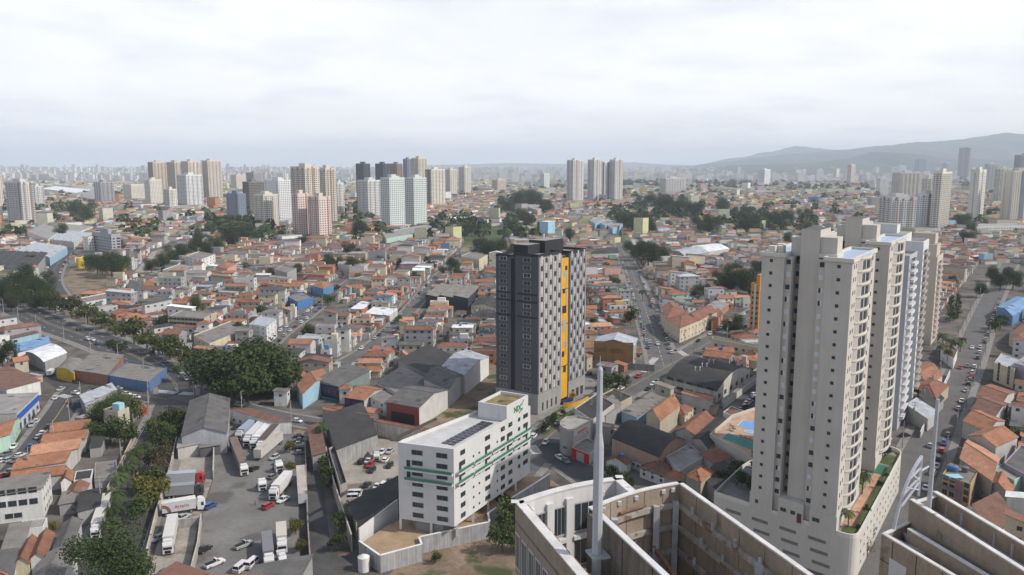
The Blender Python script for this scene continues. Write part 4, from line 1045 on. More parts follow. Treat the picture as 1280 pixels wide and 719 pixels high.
# ---------------------------------------------------------------- club deck with the pools
def club():
    z = 6.0; px = [(887, 546), (944, 578), (968, 566), (968, 505), (930, 517), (915, 522)]
    poly = ccw([tuple(at(*p, z)) for p in px]); c = at(925, 545, z)
    T = thing('club_deck', 'raised cream terrace with two small blue pools beside the cream tower', 'terrace', (*c, 0)); occupy(grow(poly, 1.5)); landmark('the pool terrace', *c)
    b = MB(); b.prism(poly, 0, z, M_cream, mat('pool_paving', (.43, .30, .21), .93, .22, .3, fine=.15)); b.build('wall', T)
    inn = grow(poly, -.5); b = MB()
    for i in range(len(poly)):
        j = (i + 1) % len(poly); b.prism(ccw([poly[i], poly[j], inn[j], inn[i]]), z + .002, z + 1.1, M_cream)
    b.build('parapet', T)
    mw = mat('pool_water', (.02, .20, .55), .08, .1, .5, spec=.6); mp = mat('pool_rim', (.52, .48, .42), .9, .1)
    rp = ccw([tuple(at(*p, z)) for p in ((922, 533), (929, 526), (966, 530), (966, 541))])
    b = MB(); b.prism([tuple(p) for p in grow(rp, .5)], z + .003, z + .10, mp); o = b.build('pool_rim', T); b = MB(); b.face([(*p, z + .11) for p in rp], mw); b.build('pool_water', T)
    cc = at(938, 540, z); b = MB(); b.tube((*cc, z + .003), (*cc, z + .12), 2.1, 2.1, mp, 24); b.build('pool_rim', T); b = MB(); b.tube((*cc, z + .13), (*cc, z + .135), 1.8, 1.8, mat('shallow_water', (.10, .36, .62), .08, .1, spec=.6), 24); b.build('pool_water', T)
    b = MB(); q = ccw([tuple(at(*p, z)) for p in ((903, 548), (910, 541), (950, 557), (950, 567))]); b.face([(*p, z + .02) for p in q], mat('court_teal', (.05, .22, .20), .8, .1)); b.build('court', T)
    for i, (x, y) in enumerate(((915, 533), (917, 536), (914, 539), (928, 547), (934, 549), (940, 551))):
        p = at(x, y, z); L_ = thing('sun_lounger', None, 'sun lounger', (*p, z), R(40), 'loungers round the pools'); describe(L_, 'small dark sun lounger on the pool terrace', *p)
        b = MB(); b.box(-.35, .35, -.9, .4, .25, .33, M_metal); b.build('seat', None, (.12, .10, .09)).parent = L_
        b = MB(); b.bar((0, .4, .3), (0, 1.0, .65), .7, .06, M_metal); b.build('backrest', None, (.12, .10, .09)).parent = L_
        for sx in (-.3, .3):
            for sy in (-.8, .35): b = MB(); b.box(sx - .03, sx + .03, sy - .03, sy + .03, 0, .25, M_metal); b.build('leg', None, (.3, .3, .3)).parent = L_
club()

# ---------------------------------------------------------------- the unfinished crowns of the two concrete towers at our feet
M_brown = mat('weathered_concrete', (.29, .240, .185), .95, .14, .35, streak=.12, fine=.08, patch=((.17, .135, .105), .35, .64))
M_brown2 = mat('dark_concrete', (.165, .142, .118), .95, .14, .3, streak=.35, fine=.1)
M_white = mat('white_render', (.60, .60, .60), .9, .06, .3, streak=.12)
M_cop = mat('pale_coping', (.58, .57, .55), .85, .14, .5, fine=.1, patch=((.25, .23, .2), .5, .66))
M_steel = mat('galvanised_steel', (.40, .40, .42), .6, .16, .8, streak=.15, patch=((.20, .095, .05), .9, .63))
M_joint = mat('panel_joint', (.195, .16, .125), .95, .1)
M_beam = mat('stained_beam', (.36, .335, .30), .8, .16, .6, streak=.2, patch=((.20, .12, .075), .7, .56))
M_rust = mat('rusty_steel', (.22, .13, .085), .9, .3, 1.5, fine=.2)
def wall_run(pts, t, z0, z1, m, side=1):
    """wall along 2D points, thickness t to the left (side=1)"""
    N = normals([Vector(p) for p in pts]); b = MB()
    for i in range(len(pts) - 1):
        b.prism(ccw([tuple(pts[i]), tuple(pts[i + 1]), tuple(pts[i + 1] + N[i + 1] * t * side), tuple(pts[i] + N[i] * t * side)]), z0, z1, m)
    return b
def arc(a, b_, bulge, n=10):
    d = (b_ - a); nn = Vector((-d.y, d.x)).normalized(); return [a + d * (k / n) + nn * bulge * 4 * (k / n) * (1 - k / n) for k in range(n + 1)]
def crown_left():
    z = 57.0
    A_, B_, C_ = at(644, 628, z), at(774, 597, z), at(796, 616, z); D_ = at(644, 628, z) + (at(721, 719, z) - at(644, 628, z)) * 2.0
    c = (A_ + B_) / 2
    T = thing('concrete_tower', 'brown concrete tower below with an open curved crown and white walled terrace', 'building', (*c, 0)); landmark('the mast tower', *c)
    front = arc(A_, B_, .9)
    side = [D_ + (A_ - D_) * (k / 8) for k in range(9)]
    outer = side + front[1:]
    wall_run(outer, -.45, 20, z, M_brown).build('wall', T)
    # white lining with pillars and tall windows, inside of the curved front
    inner = [p for p in front]; N = normals(inner)
    li = [p - N[i] * .46 for i, p in enumerate(inner)]
    wall_run(li, -.4, 46, z - .002, M_white).build('lining', T)
    N2 = normals(side); ls = [p - N2[i] * .46 for i, p in enumerate(side)]
    wall_run(ls, -.4, 46, z - .002, M_white).build('lining', T)
    wall_run([B_, C_], -.8, 20, z - .001, M_white).build('wall', T)
    for pts in (side, front, [B_ + (B_ - C_).normalized() * .1, C_]):
        N3 = normals(pts); wall_run([p + N3[i] * .06 for i, p in enumerate(pts)], -1.0, z + .001, z + .14, M_cop).build('coping', T)
    for p in (B_, A_, C_): b = MB(); b.box(p.x - .45, p.x + .45, p.y - .55, p.y + .35, z + .145, z + .17, M_cop); b.build('coping', T)
    fi = [p - N[i] * .87 for i, p in enumerate(inner)]
    for k, s in ((1, 0), (3, 0), (5, 0), (8, 0)):                       # pillars
        p = fi[k]; d = (fi[min(k + 1, 10)] - fi[k - 1]).normalized(); nr = -N[k]; b = MB()
        b.prism(ccw([tuple(p - d * .5), tuple(p + d * .5), tuple(p + d * .5 + nr * .35), tuple(p - d * .5 + nr * .35)]), 46, z - 1.0, M_white); b.build('pillar', T)
    for i0, i1 in ((1, 3), (3, 5), (5, 8)):
        p, q = fi[i0], fi[i1]; p2, q2 = (q, p)
        for zz, h in ((z - 5.4, 3.6), (z - 9.6, 3.4)):
            ww = (q - p).length - 1.25
            if ww > 3: ww = 2.2
            wall_item('window', window_big, T, p, q, .5, zz, ww, h, (.40, .40, .40), off=.06)
        b = MB(); nr = -N[(i0 + i1) // 2]; d = (q - p).normalized(); b.prism(ccw([tuple(p + d * .5), tuple(q - d * .5), tuple(q - d * .5 + nr * .5), tuple(p + d * .5 + nr * .5)]), z - 6.2, z - 5.7, M_white); b.build('sill', T)
    b = MB(); b.face([(*p, z - 9.8) for p in ccw([tuple(D_), tuple(A_), tuple(front[5]), tuple(B_), tuple(C_), tuple(D_ + Vector((14, 2)))])], mat('terrace_floor', (.30, .26, .22), .93, .25, .4, fine=.15)); b.build('terrace', T)
    b = MB()
    for k in range(0, 14): 
        p = A_ + (D_ - A_) * (.04 + k * .075) ; nr = Vector((.86, .5)); d = (D_ - A_).normalized()
        b.bar((*(p + nr * 1.06), z + .05), (*(p + nr * 1.06 + d * 1.6), z + .05), .08, .10, M_rust)
    b.build('pipe', T)
    # white blinds and dark slots on the outside of the left wall
    sd0, sd1 = D_, A_
    for k in range(7):
        t = .55 + k * .062; p, q = A_, D_
        wall_item('window', window_big, T, A_, D_, 1 - t - .05, z - 7.5, 1.5, 4.2, (.5, .5, .5), off=.03); wall_item('window', window_big, T, A_, D_, 1 - t - .05, z - 12.5, 1.5, 4.2, (.5, .5, .5), off=.03)
    wall_run([A_ + Vector((-.01, 0)), D_ + Vector((-.01, 0))], .28, z - 2.3, z - 2.0, M_brown2).build('band', T)
    # ---- the higher bare crown
    z = 60.0
    E_, F_, G_ = at(740, 634, z), at(851, 603, z), at(851, 603, z) + (at(1015, 719, z) - at(851, 603, z)) * 1.45
    Nn = at(752, 642, z); Nf = Nn + (at(835, 719, z) - Nn) * 1.8
    zi = 46
    far = arc(E_, F_, .75)
    wall_run(far, -.4, 30, z, M_brown).build('wall', T)
    right = [F_ + (G_ - F_) * (k / 8) for k in range(9)]
    wall_run(right, -.4, 30, z - .001, M_brown).build('wall', T)
    near = [Nf + (Nn - Nf) * (k / 8) for k in range(9)]
    nd = (Nn - Nf).normalized(); nn = Vector((-nd.y, nd.x))
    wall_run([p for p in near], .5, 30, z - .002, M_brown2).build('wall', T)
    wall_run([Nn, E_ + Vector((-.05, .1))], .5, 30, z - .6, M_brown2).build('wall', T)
    for pts, w in ((far, -.5), (right, -.5), (near, .6), ([Nn, E_], .5)):
        wall_run(pts, w, z + .001, z + .16, M_cop if pts is not near else M_white).build('coping', T)
    for p, q, rows in ((near[2], near[4], 2), (near[4], near[7], 2)):    # joints of the cladding panels
        pass
    # steel frame inside: posts and three levels of rails
    Nf_ = normals(far); nr_ = normals(right)
    def rails(pts, N, zz, t, m=M_beam, h=.55):
        b = MB(); P_ = [p - N[i] * t for i, p in enumerate(pts)]
        for i in range(len(P_) - 1): b.bar((*P_[i], zz), (*P_[i + 1], zz), .35, h, m)
        b.build('rail', T)
    for zz in (z - 2.2, z - 4.6, z - 7.4):
        rails(far, Nf_, zz, .62); rails(right, nr_, zz, .62)
    b = MB(); P_ = [p - Nf_[i] * .62 for i, p in enumerate(far)]
    for i in range(3, 6): b.bar((*P_[i], z - 1.55), (*P_[i + 1], z - 1.55), .25, .2, M_rust)
    b.build('pipe', T)
    for p in (far[7] - Nf_[7] * .95, right[0] - nr_[0] * .95 - Nf_[-1] * .6, far[2] - Nf_[2] * .95, right[4] - nr_[4] * .95):
        b = MB(); b.box(p.x - .32, p.x + .32, p.y - .32, p.y + .32, 46, z - 1.7, M_steel); b.build('post', T)
    for zz, off in ((z - 2.2, .0), (z - 4.6, .5), (z - 7.4, .2)):
        for k in range(1, 8):
            p = right[k] - nr_[k] * .9 + (right[1] - right[0]) * off; b = MB(); b.box(p.x - .12, p.x + .12, p.y - .12, p.y + .12, zz + .28, zz + 1.1 - .3 * off, M_steel); b.build('bracket', T)
    for k in (1, 3, 5, 8, 9):
        p = far[k] - Nf_[k] * .5; b = MB(); b.box(p.x - .2, p.x + .2, p.y - .15, p.y + .15, z - .7, z - .3, M_white); b.build('lamp', T)
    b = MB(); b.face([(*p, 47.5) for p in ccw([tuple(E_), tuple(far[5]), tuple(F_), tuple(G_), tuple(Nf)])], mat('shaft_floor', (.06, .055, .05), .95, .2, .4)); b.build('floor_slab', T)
    b = MB(); a0 = far[7] - Nf_[7] * 1.0; b.bar((*a0, z - 6.6), (*(a0 + (G_ - F_) * .55 - Vector((1.0, 0))), z - 9.2), .4, .35, M_rust); b.build('brace', T)
    m0 = (Nn + F_) / 2 + Vector((2.4, -6.5)); pts = [m0 + Vector((math.cos(t / 8 * math.pi) * 3.2, math.sin(t / 8 * math.pi) * 2.0)) for t in range(9)]
    b = MB()
    for i in range(8): b.bar((*pts[i], 50.3), (*pts[i + 1], 50.3), .5, .5, M_white)
    b.build('ring_beam', T)
    b = MB(); b.bar((*(m0 + Vector((4, 1.6))), 51.5), (*(m0 + Vector((8, 3.4))), 51.5), .5, .4, M_white); b.bar((*(m0 + Vector((4, 1.6))), 51.5), (*(m0 + Vector((7, -3))), 51.5), .5, .4, M_white); b.build('ring_beam', T)
    # panel joints on the near outer wall
    b = MB()
    for t in (.30, .52, .76, .95): 
        p = Nf + (Nn - Nf) * t + nn * .505; b.prism(ccw([tuple(p - nd * .05), tuple(p + nd * .05), tuple(p + nd * .05 + nn * .02), tuple(p - nd * .05 + nn * .02)]), 40, z - .1, M_rubber)
    for zz in (z - 3.4, z - 7): b.prism(ccw([tuple(Nf + nn * .505), tuple(Nn + nn * .505), tuple(Nn + nn * .52), tuple(Nf + nn * .52)]), zz, zz + .06, M_joint)
    b.build('groove', T)
    b = MB()
    for pts, N_ in ((far, Nf_), (right, nr_)):
        for i in range(len(pts) - 1):
            for s in (0,):
                if pts is far and i % 2: continue
                p = pts[i] + (pts[i + 1] - pts[i]) * s - N_[i] * .405; d = (pts[i + 1] - pts[i]).normalized()
                b.prism(ccw([tuple(p - d * .04), tuple(p + d * .04), tuple(p + d * .04 - N_[i] * .03), tuple(p - d * .04 - N_[i] * .03)]), 47.5, z - .1, M_joint)
    b.build('groove', T)
    # the mast with its rusty bracket platform
    mp = at(746.5, 677, 58.6); ztop = height(mp, 748.5, 462); zk = height(mp, 748, 547)
    Mt = thing('mast', 'slender pale steel mast rising from the open concrete crown', 'mast', (*mp, 46)); mm = mat('mast_steel', (.40, .41, .44), .5, .08, .5, streak=.12, spec=.5)
    b = MB(); b.tube((*mp, 44), (*mp, zk - .8), .50, .47, mm, 8, True); b.build('pole', Mt)
    b = MB(); b.tube((*mp, zk - .8), (*mp, zk + .5), .47, .30, mm, 8); b.build('collar', Mt)
    b = MB(); b.tube((*mp, zk + .5), (*mp, ztop), .30, .26, mm, 8); b.build('pole', Mt)
    b = MB(); b.tube((*mp, ztop), (*mp, ztop + .25), .26, .15, mm, 8); b.tube((*mp, ztop + .25), (*mp, ztop + 1.3), .035, .02, M_frame, 5); b.build('tip', Mt, (.5, .5, .5))
    for zz, w in ((57.2, 1.0), (54.2, 1.9)):
        b = MB(); s = mp + nn * .75; b.prism(ccw([tuple(s - nd * w), tuple(s + nd * w), tuple(s + nd * w - nn * 1.7), tuple(s - nd * w - nn * 1.7)]), zz, zz + .22, M_conc if w > 1.5 else M_steel); b.build('bracket', Mt, (.36, .33, .30))
    b = MB(); s = mp + nn * .7; b.bar((*(s - nd * 2.1), 54.55), (*(s + nd * 2.2), 54.55), .18, .2, M_rust); b.build('rail', Mt)
window_big = window_mesh('window', 0.045, 2)
def crown_right():
    z = 60.0
    P_, Q_ = at(1171, 615, z), at(1137, 625, z); c = P_
    P2 = P_ + (at(1280, 679, z) - P_) * 1.5; Q2 = Q_ + (at(1254, 699, z) - Q_) * 1.7
    T = thing('concrete_tower', 'brown concrete tower below at right with open slanting crown walls', 'building', (*c, 0)); landmark('the slanting crown tower', *c)
    def run(a, b_, t, z0, z1, m, cop=M_cop, top=None):
        pts = [a + (b_ - a) * (k / 8) for k in range(9)]; wall_run(pts, t, z0, z1, m).build('wall', T)
        if cop: wall_run([p for p in pts], t + (.08 if t > 0 else -.08), z1 + .001, z1 + .13, cop).build('coping', T)
        return pts
    right = run(P_, P2, -.4, 30, z, M_brown); left = run(Q_, Q2, .4, 30, z - .002, M_brown)
    run(Q_ + (P_ - Q_) * .04, P_ - (P_ - Q_) * .04, -.35, 30, z - .35, M_brown)
    z2 = 58.2; S_, S2 = at(1134, 662, z2), at(1134, 662, z2) + (at(1229, 719, z2) - at(1134, 662, z2)) * 1.8; run(S_, S2, .35, 30, z2, M_brown)
    z3 = 57.6; R_, R2 = at(1102, 668, z3), at(1102, 668, z3) + (at(1187, 719, z3) - at(1102, 668, z3)) * 1.8; run(R_, R2, .35, 20, z3, M_brown)
    k_ = at(1140, 650, z3); run(R_ + (k_ - R_) * .03, k_, -.3, 20, z3 - .01, M_brown)
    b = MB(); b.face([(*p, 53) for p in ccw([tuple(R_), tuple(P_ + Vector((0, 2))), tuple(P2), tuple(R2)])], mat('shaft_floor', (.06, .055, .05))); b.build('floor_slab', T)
    d = (R2 - R_).normalized(); wall_item('blind', DOOR, T, R_, R2, .16, z3 - 6.2, 2.2, 4.4, (.56, .56, .56), off=.02)
    b = MB(); nr = Vector((d.y, -d.x))
    for t in (.10, .30, .5): p = R_ + (R2 - R_) * t; b.prism(ccw([tuple(p), tuple(p + d * .08), tuple(p + d * .08 + nr * .02), tuple(p + nr * .02)]), 40, z3 - .1, M_rubber)
    b.prism(ccw([tuple(R_), tuple(R2), tuple(R2 + nr * .02), tuple(R_ + nr * .02)]), z3 - 2.6, z3 - 2.52, M_rubber); b.build('groove', T)
    dr = (P2 - P_).normalized(); nl = Vector((-dr.y, dr.x)) * -1
    for zz in (z - 1.9,):
        for i in range(8): b = MB(); b.bar((*(right[i] + nl * .7), zz), (*(right[i + 1] + nl * .7), zz), .4, .45, M_steel); b.build('rail', T)
    for i in (3, 6):
        p = right[i] + nl * .7; q = left[min(i, 8)] ; b = MB(); b.bar((*p, z - 1.9), (*(p + (q - p) * .75), z - 2.6), .35, .4, M_steel); b.build('rail', T)
        b = MB(); b.box(p.x - .25, p.x + .25, p.y - .25, p.y + .25, 53, z - 2.2, M_steel); b.build('post', T)
    b = MB()
    for i in (1, 2, 4, 5): p = right[i] + nl * .45; b.box(p.x - .1, p.x + .1, p.y - .1, p.y + .1, z - 3.6, z - .4, M_steel)
    b.build('bracket', T)
    for a, b_, zz in ((R_ + (k_ - R_) * .3, S_ + (S2 - S_) * .15, z3 - .8), (R_ + (k_ - R_) * .7, S_ + (S2 - S_) * .05, z3 - .8)): b = MB(); b.bar((*a, zz), (*b_, zz), .3, .3, M_steel); b.build('rail', T)
    # steel half arch on the left flank
    za = 66.0; top = at(1152, 571, 0); 
    base = at(1117, 663, z3); tp = at(1148, 620, z - .5)
    zt = height(tp, 1152, 571); A3 = thing('steel_truss', 'pale curved steel truss leaning on the slanting concrete crown', 'truss', (*base, z3))
    arcp = [(Vector((*base, z3)) * (1 - s) ** 2 + Vector((*(base * .75 + tp * .25), zt - 1.5)) * 2 * s * (1 - s) + Vector((*tp, zt)) * s * s) for s in [k / 10 for k in range(11)]]
    ms = mat('truss_steel', (.44, .45, .50), .6, .1, .6)
    b = MB()
    for i in range(10): b.bar(arcp[i], arcp[i + 1], .26, .22, ms)
    b.build('arch', A3); b = MB(); b.bar((*tp, z - .5), (*tp, zt + .1), .22, .22, ms); b.build('post', A3)
    foot = tp + (base - tp) * .15
    for k, zz in ((2, z - .3), (4, z + .2), (6, z + 1.2), (8, z + 2.6)):
        b = MB(); b.bar(arcp[k], (*tp, min(zt, zz + 1.4)), .16, .16, ms); b.build('brace', A3)
    b = MB(); b.bar(arcp[5], (*tp, z + .2), .14, .14, ms); b.build('brace', A3); b = MB(); b.bar(arcp[7], (*tp, z + 1.2), .14, .14, ms); b.build('brace', A3)
    b = MB(); b.bar((*tp, zt - 1.6), (*at(1161, 583, zt - 1.9), zt - 1.9), .14, .14, ms); b.build('brace', A3)
    mp = at(1161, 636, z - .2); zt2 = height(mp, 1172, 499)
    Mt = thing('mast', 'thin leaning pale mast standing on the slanting concrete crown', 'mast', (*mp, 54)); mm = mat('mast_steel', (.40, .41, .44), .5, .08, .5)
    b = MB(); b.tube((*mp, 54), (*mp, zt2 - 5), .25, .22, mm, 8); b.build('pole', Mt); b = MB(); b.tube((*mp, zt2 - 5), (*mp, zt2), .20, .17, mm, 8); b.build('pole', Mt)
crown_left(); crown_right()
# ---------------------------------------------------------------- shops, sheds and small blocks one can pick out
M_brick = mat('raw_brick', (.34, .17, .10), .95, .2, .4, fine=.15, patch=((.22, .2, .18), .35, .6))
def B(name, label, cat, L, Fp, Rp, **k):
    return bld(name, label, cat, L, Fp, Rp, **k)
win2 = lambda side, n, c, **k: W_(side, n, c, **k)
# bottom left
r = B('office_block', 'white three storey block with barred windows at the lower left', 'building', (-24, 623), (52, 614), (63, 593), base=(57, 648), wall='white', roof='shed_f', rc='concrete', rise=.8, lm='the white three storey block',
      win=[W_('F', 2, 5, fh=3.2, h0=3.4, w=2.0, hh=1.6, color=(.08, .08, .09), margin=.06), W_('R', 3, 4, fh=3.1, w=1.2, hh=1.3, margin=.08), W_('F', 1, 1, fh=3, w=4.5, hh=1.6, margin=.38)])
text(r[0], 'RIMBO', r[1][3], r[1][0], .72, 2.3, .9, (.5, .05, .04), name='lettering') if False else None
for i, (l, f, rr_, lab) in enumerate([((66.5, 529), (63, 540.5), (112, 535), 'long terracotta roofed shed, farthest of the five parallel sheds'), ((60, 543), (51, 555), (106, 548.5), 'long terracotta roofed shed, second farthest of the five parallel sheds'),
      ((45, 556.5), (38, 569), (98, 560), 'long pinkish terracotta shed in the middle of the five parallel sheds'), ((32, 570.5), (15, 587), (82, 577), 'long terracotta shed with a hipped end, fourth of the five parallel sheds'),
      ((18, 592), (14, 600), (80, 592), 'long terracotta roofed shed, nearest of the five parallel sheds')]):
    B('row_shed', lab, 'shed', l, f, rr_, h=4.6, wall='pale', roof='gable_u', rc=('orange', 'orange', 'pale', 'orange', 'orange')[i], rise=1.5, group='parallel terracotta sheds', lm='the terracotta sheds' if i == 2 else None)
B('long_shed', 'long grey roofed shed with a graffiti wall beside the avenue', 'shed', (81, 653), (66, 689), (88, 685), h=5.5, wall=(.40, .40, .40), roof='gable_v', rc='grey', rise=1.0, lm='the graffiti wall shed')
B('long_shed', 'ribbed grey roofed shed with a white spotted wall at the bottom edge', 'shed', (62, 690), (36, 730), (72, 728), h=6, wall='white', roof='gable_v', rc='concrete', rise=1.2)
B('shed', 'dark roofed lean-to between the long graffiti shed and small grey hut', 'shed', (102, 620), (97, 640), (124, 633), h=4, wall='grey', roof='shed', rc='dark', rise=1)
B('hut', 'small grey flat roofed hut with satellite dishes by the avenue palms', 'hut', (119, 580), (118, 600), (146, 597), base=(118.5, 612), wall='grey', roof='flat', rc='concrete', rise=.5)
for l, f, r_, h, wl_, rf, rc_, lab in [((79, 592), (76, 603), (89, 600), 4, 'white', 'gable_v', 'orange', 'small orange roofed house between the terracotta sheds and dark hut'), ((95, 590), (92, 602), (114, 599), 3.6, 'white', 'flat', 'dark', 'small dark flat roofed hut with white parapet by the sheds'),
      ((89, 606), (81, 619), (104, 617), 4, 'pale', 'gable_v', 'rust', 'rust hipped house just right of the white three storey block'), ((80, 621), (74, 631), (102, 626), 3.2, 'grey', 'shed', 'concrete', 'striped grey lean-to below the rust house by the white block'),
      ((118, 548), (112, 560), (126, 558), 3.5, 'grey', 'shed', 'dark', 'dark roofed shed at the end of the terracotta rows'), ((50, 668), (38, 698), (56, 696), 5, 'white', 'gable_v', 'rust', 'rust roofed house under the white three storey block'),
      ((14, 662), (2, 690), (28, 686), 4, 'pale', 'shed', 'concrete', 'pale flat roofed house at the lower left corner'), ((32, 676), (18, 704), (36, 702), 4.5, 'cream', 'gable_v', 'rust', 'narrow rust roofed house at the lower left corner'), ((-6, 696), (-14, 722), (16, 718), 4, 'white', 'shed', 'grey', 'grey roofed house cut by the lower left corner'), ((28, 652), (22, 664), (54, 660), 3.2, 'white', 'flat', 'light', 'low white roofed yard before the white three storey block')]:
    B('house', lab, 'house', l, f, r_, h=h, wall=wl_, roof=rf, rc=rc_, rise=1.3 if rf != 'flat' else .3, win=[W_('F', 1, 2, w=1.1, hh=1.1)])
# market corner on the left
r = B('shop_building', 'grey roofed store with a bright blue fascia on the side lane', 'shop', (-50, 520), (21, 519), (48, 493), h=6.5, wall='pale', roof='shed_f', rc='light', rise=.6, lm='the blue fascia store', oh=.1, win=[W_('R', 1, 5, w=2.6, hh=2.6, sill=.2, fh=4, color=(.05, .1, .3))])
wall_item('fascia', DOOR, r[0], r[1][0], r[1][1], .5, 4.2, (r[1][1] - r[1][0]).length, 2.2, (.02, .10, .42), off=.1)
B('shop_building', 'orange roofed pale green shop in front of the blue fascia store', 'shop', (-40, 560), (12, 543), (24, 522), h=5.2, wall='mint', roof='gable_v', rc='orange', rise=1.6, win=[W_('R', 1, 4, w=1.3, hh=1.2)])
B('shop_building', 'dark roofed store with white signs behind the blue fascia store', 'shop', (-30, 470), (8, 487), (50, 476), h=6, wall='white', roof='shed', rc='brown', rise=1)
B('shop_building', 'brown roofed market hall at the left edge beside the round tree', 'shop', (-60, 466), (-5, 472), (46, 470), h=5.5, wall='pale', roof='gable_u', rc='brown', rise=1.4)
B('market_canopy', 'white arched canopy over the open market stall', 'canopy', (32, 440), (56, 452), (83, 441.5), h=5.0, wall='grey', roof='arch_u', rc='white', rise=1.6, lm='the white arched canopy', oh=.8)
B('shop_building', 'low white shop with two small blue awnings behind the arched canopy', 'shop', (19, 432), (22, 441), (64, 430), h=5, wall='white', roof='shed', rc='blue', rise=.5)
B('garage_hall', 'garage with a yellow arched front and a long grey roof', 'garage', (84, 447), (70, 462), (92, 467), h=4.4, wall=(.50, .36, .03), roof='arch_v', rc='concrete', rise=1.6, lm='the yellow arched garage', win=[W_('F', 1, 1, w=5, hh=3, sill=.1, color=(.2, .15, .02))])
B('garage_hall', 'long grey roofed garage hall with an orange awning and blue end', 'garage', (117, 439), (93, 465), (134, 471), h=4.2, wall=(.26, .13, .09), roof='shed_f', rc='concrete', rise=.8, win=[W_('F', 1, 4, w=3.2, hh=2.6, sill=.1, color=(.2, .1, .05))])
B('garage_hall', 'blue walled workshop at the avenue corner with a stained pale roof', 'garage', (160, 453), (135, 470.5), (186, 479), h=4.2, wall=(.10, .17, .30), roof='flat', rc='concrete', rise=.5, lm='the blue workshop', win=[W_('F', 1, 6, w=3.4, hh=2.7, sill=.1, color=(.03, .1, .3))])
B('billboard_house', 'grey flat box with a dark billboard side at the lane corner', 'kiosk', (88, 498), (90, 505), (105, 504), base=(90, 511), wall=(.06, .075, .10), roof='flat', rc='grey', rise=.3)
B('shed', 'pale metal roofed shed behind the dark billboard box', 'shed', (100, 496), (106, 504), (146, 488), h=4.4, wall='grey', roof='shed', rc='metal', rise=.6)
B('shed', 'rubble strewn grey roofed shed beside the corner kiosk', 'shed', (112, 505), (107, 508), (150, 503), h=4, wall='pale', roof='flat', rc='concrete', rise=.4)
B('kiosk', 'small orange red kiosk on the avenue corner', 'kiosk', (165, 507), (171, 513), (184, 509), base=(171, 521), wall='red', roof='hip', rc='orange', rise=1)
# yard
B('warehouse', 'grey gable warehouse with a graffiti front beside the truck yard', 'warehouse', (238, 501), (227, 545), (283, 541), h=7, wall=(.36, .37, .40), roof='gable_v', rc='grey', rise=2.4, lm='the grey gable warehouse')
B('yard_office', 'low white yard office with a curved grey roof behind the trailers', 'office', (288, 514), (338, 528), (364, 527), h=4.5, wall='white', roof='shed', rc='brown', rise=.7, lm='the yard office', win=[W_('F', 1, 6, w=1.5, hh=1.1)])
B('shed', 'cream roofed lean-to below the grey gable warehouse', 'shed', (224, 550), (222, 560), (262, 552), h=4, wall='pale', roof='shed', rc='light', rise=.4, win=[W_('F', 1, 4, w=1, hh=1.2)])
B('carport', 'open grey carport with parked cars beside the yard wall', 'carport', (251, 551), (250, 560), (275, 556), h=3.4, wall='dark', roof='shed', rc='concrete', rise=.3)
B('shed', 'rusty roofed shed between the dark car row and skylight shed', 'shed', (385, 533), (391, 570), (407, 568), h=5, wall='grey', roof='shed_r', rc='brown', rise=.8)
B('workshop', 'dark workshop roof dotted with pale skylights', 'workshop', (406, 522), (421, 562), (472, 543), h=6, wall='grey', roof='shed', rc='dark', rise=1.0, lm='the skylight workshop', wm=M_conc)
q_ = r
B('ruined_wall', 'stained ruined wall with a terracotta cap beside the skylight workshop', 'wall', (402.5, 508.5), (404, 511.5), (467, 523), base=(404, 532), wall=(.30, .27, .24), roof='gable_u', rc='orange', rise=.5, wm=M_conc)
B('ruined_wall', 'white ruined wall with rust streaks behind the scrap yard', 'wall', (471, 524), (472, 527), (540, 540), base=(472, 545), wall=(.48, .45, .40), roof='gable_u', rc='rust', rise=.3, wm=M_conc)
B('ruined_shell', 'roofless concrete shell along the scrap yard wall', 'ruin', (411, 563), (425, 610), (434, 606), h=5, wall=(.32, .29, .26), roof='flat', rc='dark', rise=.8, wm=M_conc)
B('shed', 'long dark roofed shed between the scrap yard and white office wall', 'shed', (436, 632), (445, 652), (510, 614), h=5, wall=(.30, .27, .24), roof='shed', rc='dark', rise=.6, wm=M_conc)
B('shed', 'brown roofed yard shed at the bottom edge beside parked trailers', 'shed', (318, 712), (300, 735), (376, 720), h=5, wall='grey', roof='shed', rc='grey', rise=.8)
# shop row beyond the yard street
r = B('shop_building', 'dark navy fronted shop with red trim and large grey roof', 'shop', (394.5, 477), (423, 483.5), (462, 463.5), base=(423, 502), wall=(.20, .24, .23), roof='shed', rc='grey', rise=1.0, lm='the navy shop')
wall_item('front', DOOR, r[0], r[1][3], r[1][0], .5, .2, (r[1][3] - r[1][0]).length, r[2] - .4, (.025, .02, .07), off=.004)
for t, z in ((.5, r[2] - 1.6), (.5, r[2] - 4.2)): wall_item('trim', DOOR, r[0], r[1][3], r[1][0], t, z, (r[1][3] - r[1][0]).length, .25, (.25, .02, .03), off=.08)
windows(r[0], r[1][3], r[1][0], r[2] - 4.4, 1, 3, 4, w=1.4, hh=1.1, color=(.3, .3, .32), margin=.08, )
wall_item('awning', DOOR, r[0], r[1][3], r[1][0], .5, r[2] - 5.6, (r[1][3] - r[1][0]).length, .5, (.04, .16, .19), off=1.2)
r = B('shop_building', 'dark purple fronted house with an orange gable roof', 'shop', (430.5, 496.5), (455, 500.5), (484, 485), base=(455, 517), wall=(.40, .42, .42), roof='gable_v', rc='orange', rise=1.6, lm='the purple fronted house')
wall_item('front', DOOR, r[0], r[1][3], r[1][0], .5, .2, (r[1][3] - r[1][0]).length * .98, r[2] - .4, (.04, .02, .07), off=.004)
windows(r[0], r[1][3], r[1][0], r[2] - 3.4, 1, 3, 3, w=1.3, hh=1.1, color=(.25, .22, .28))
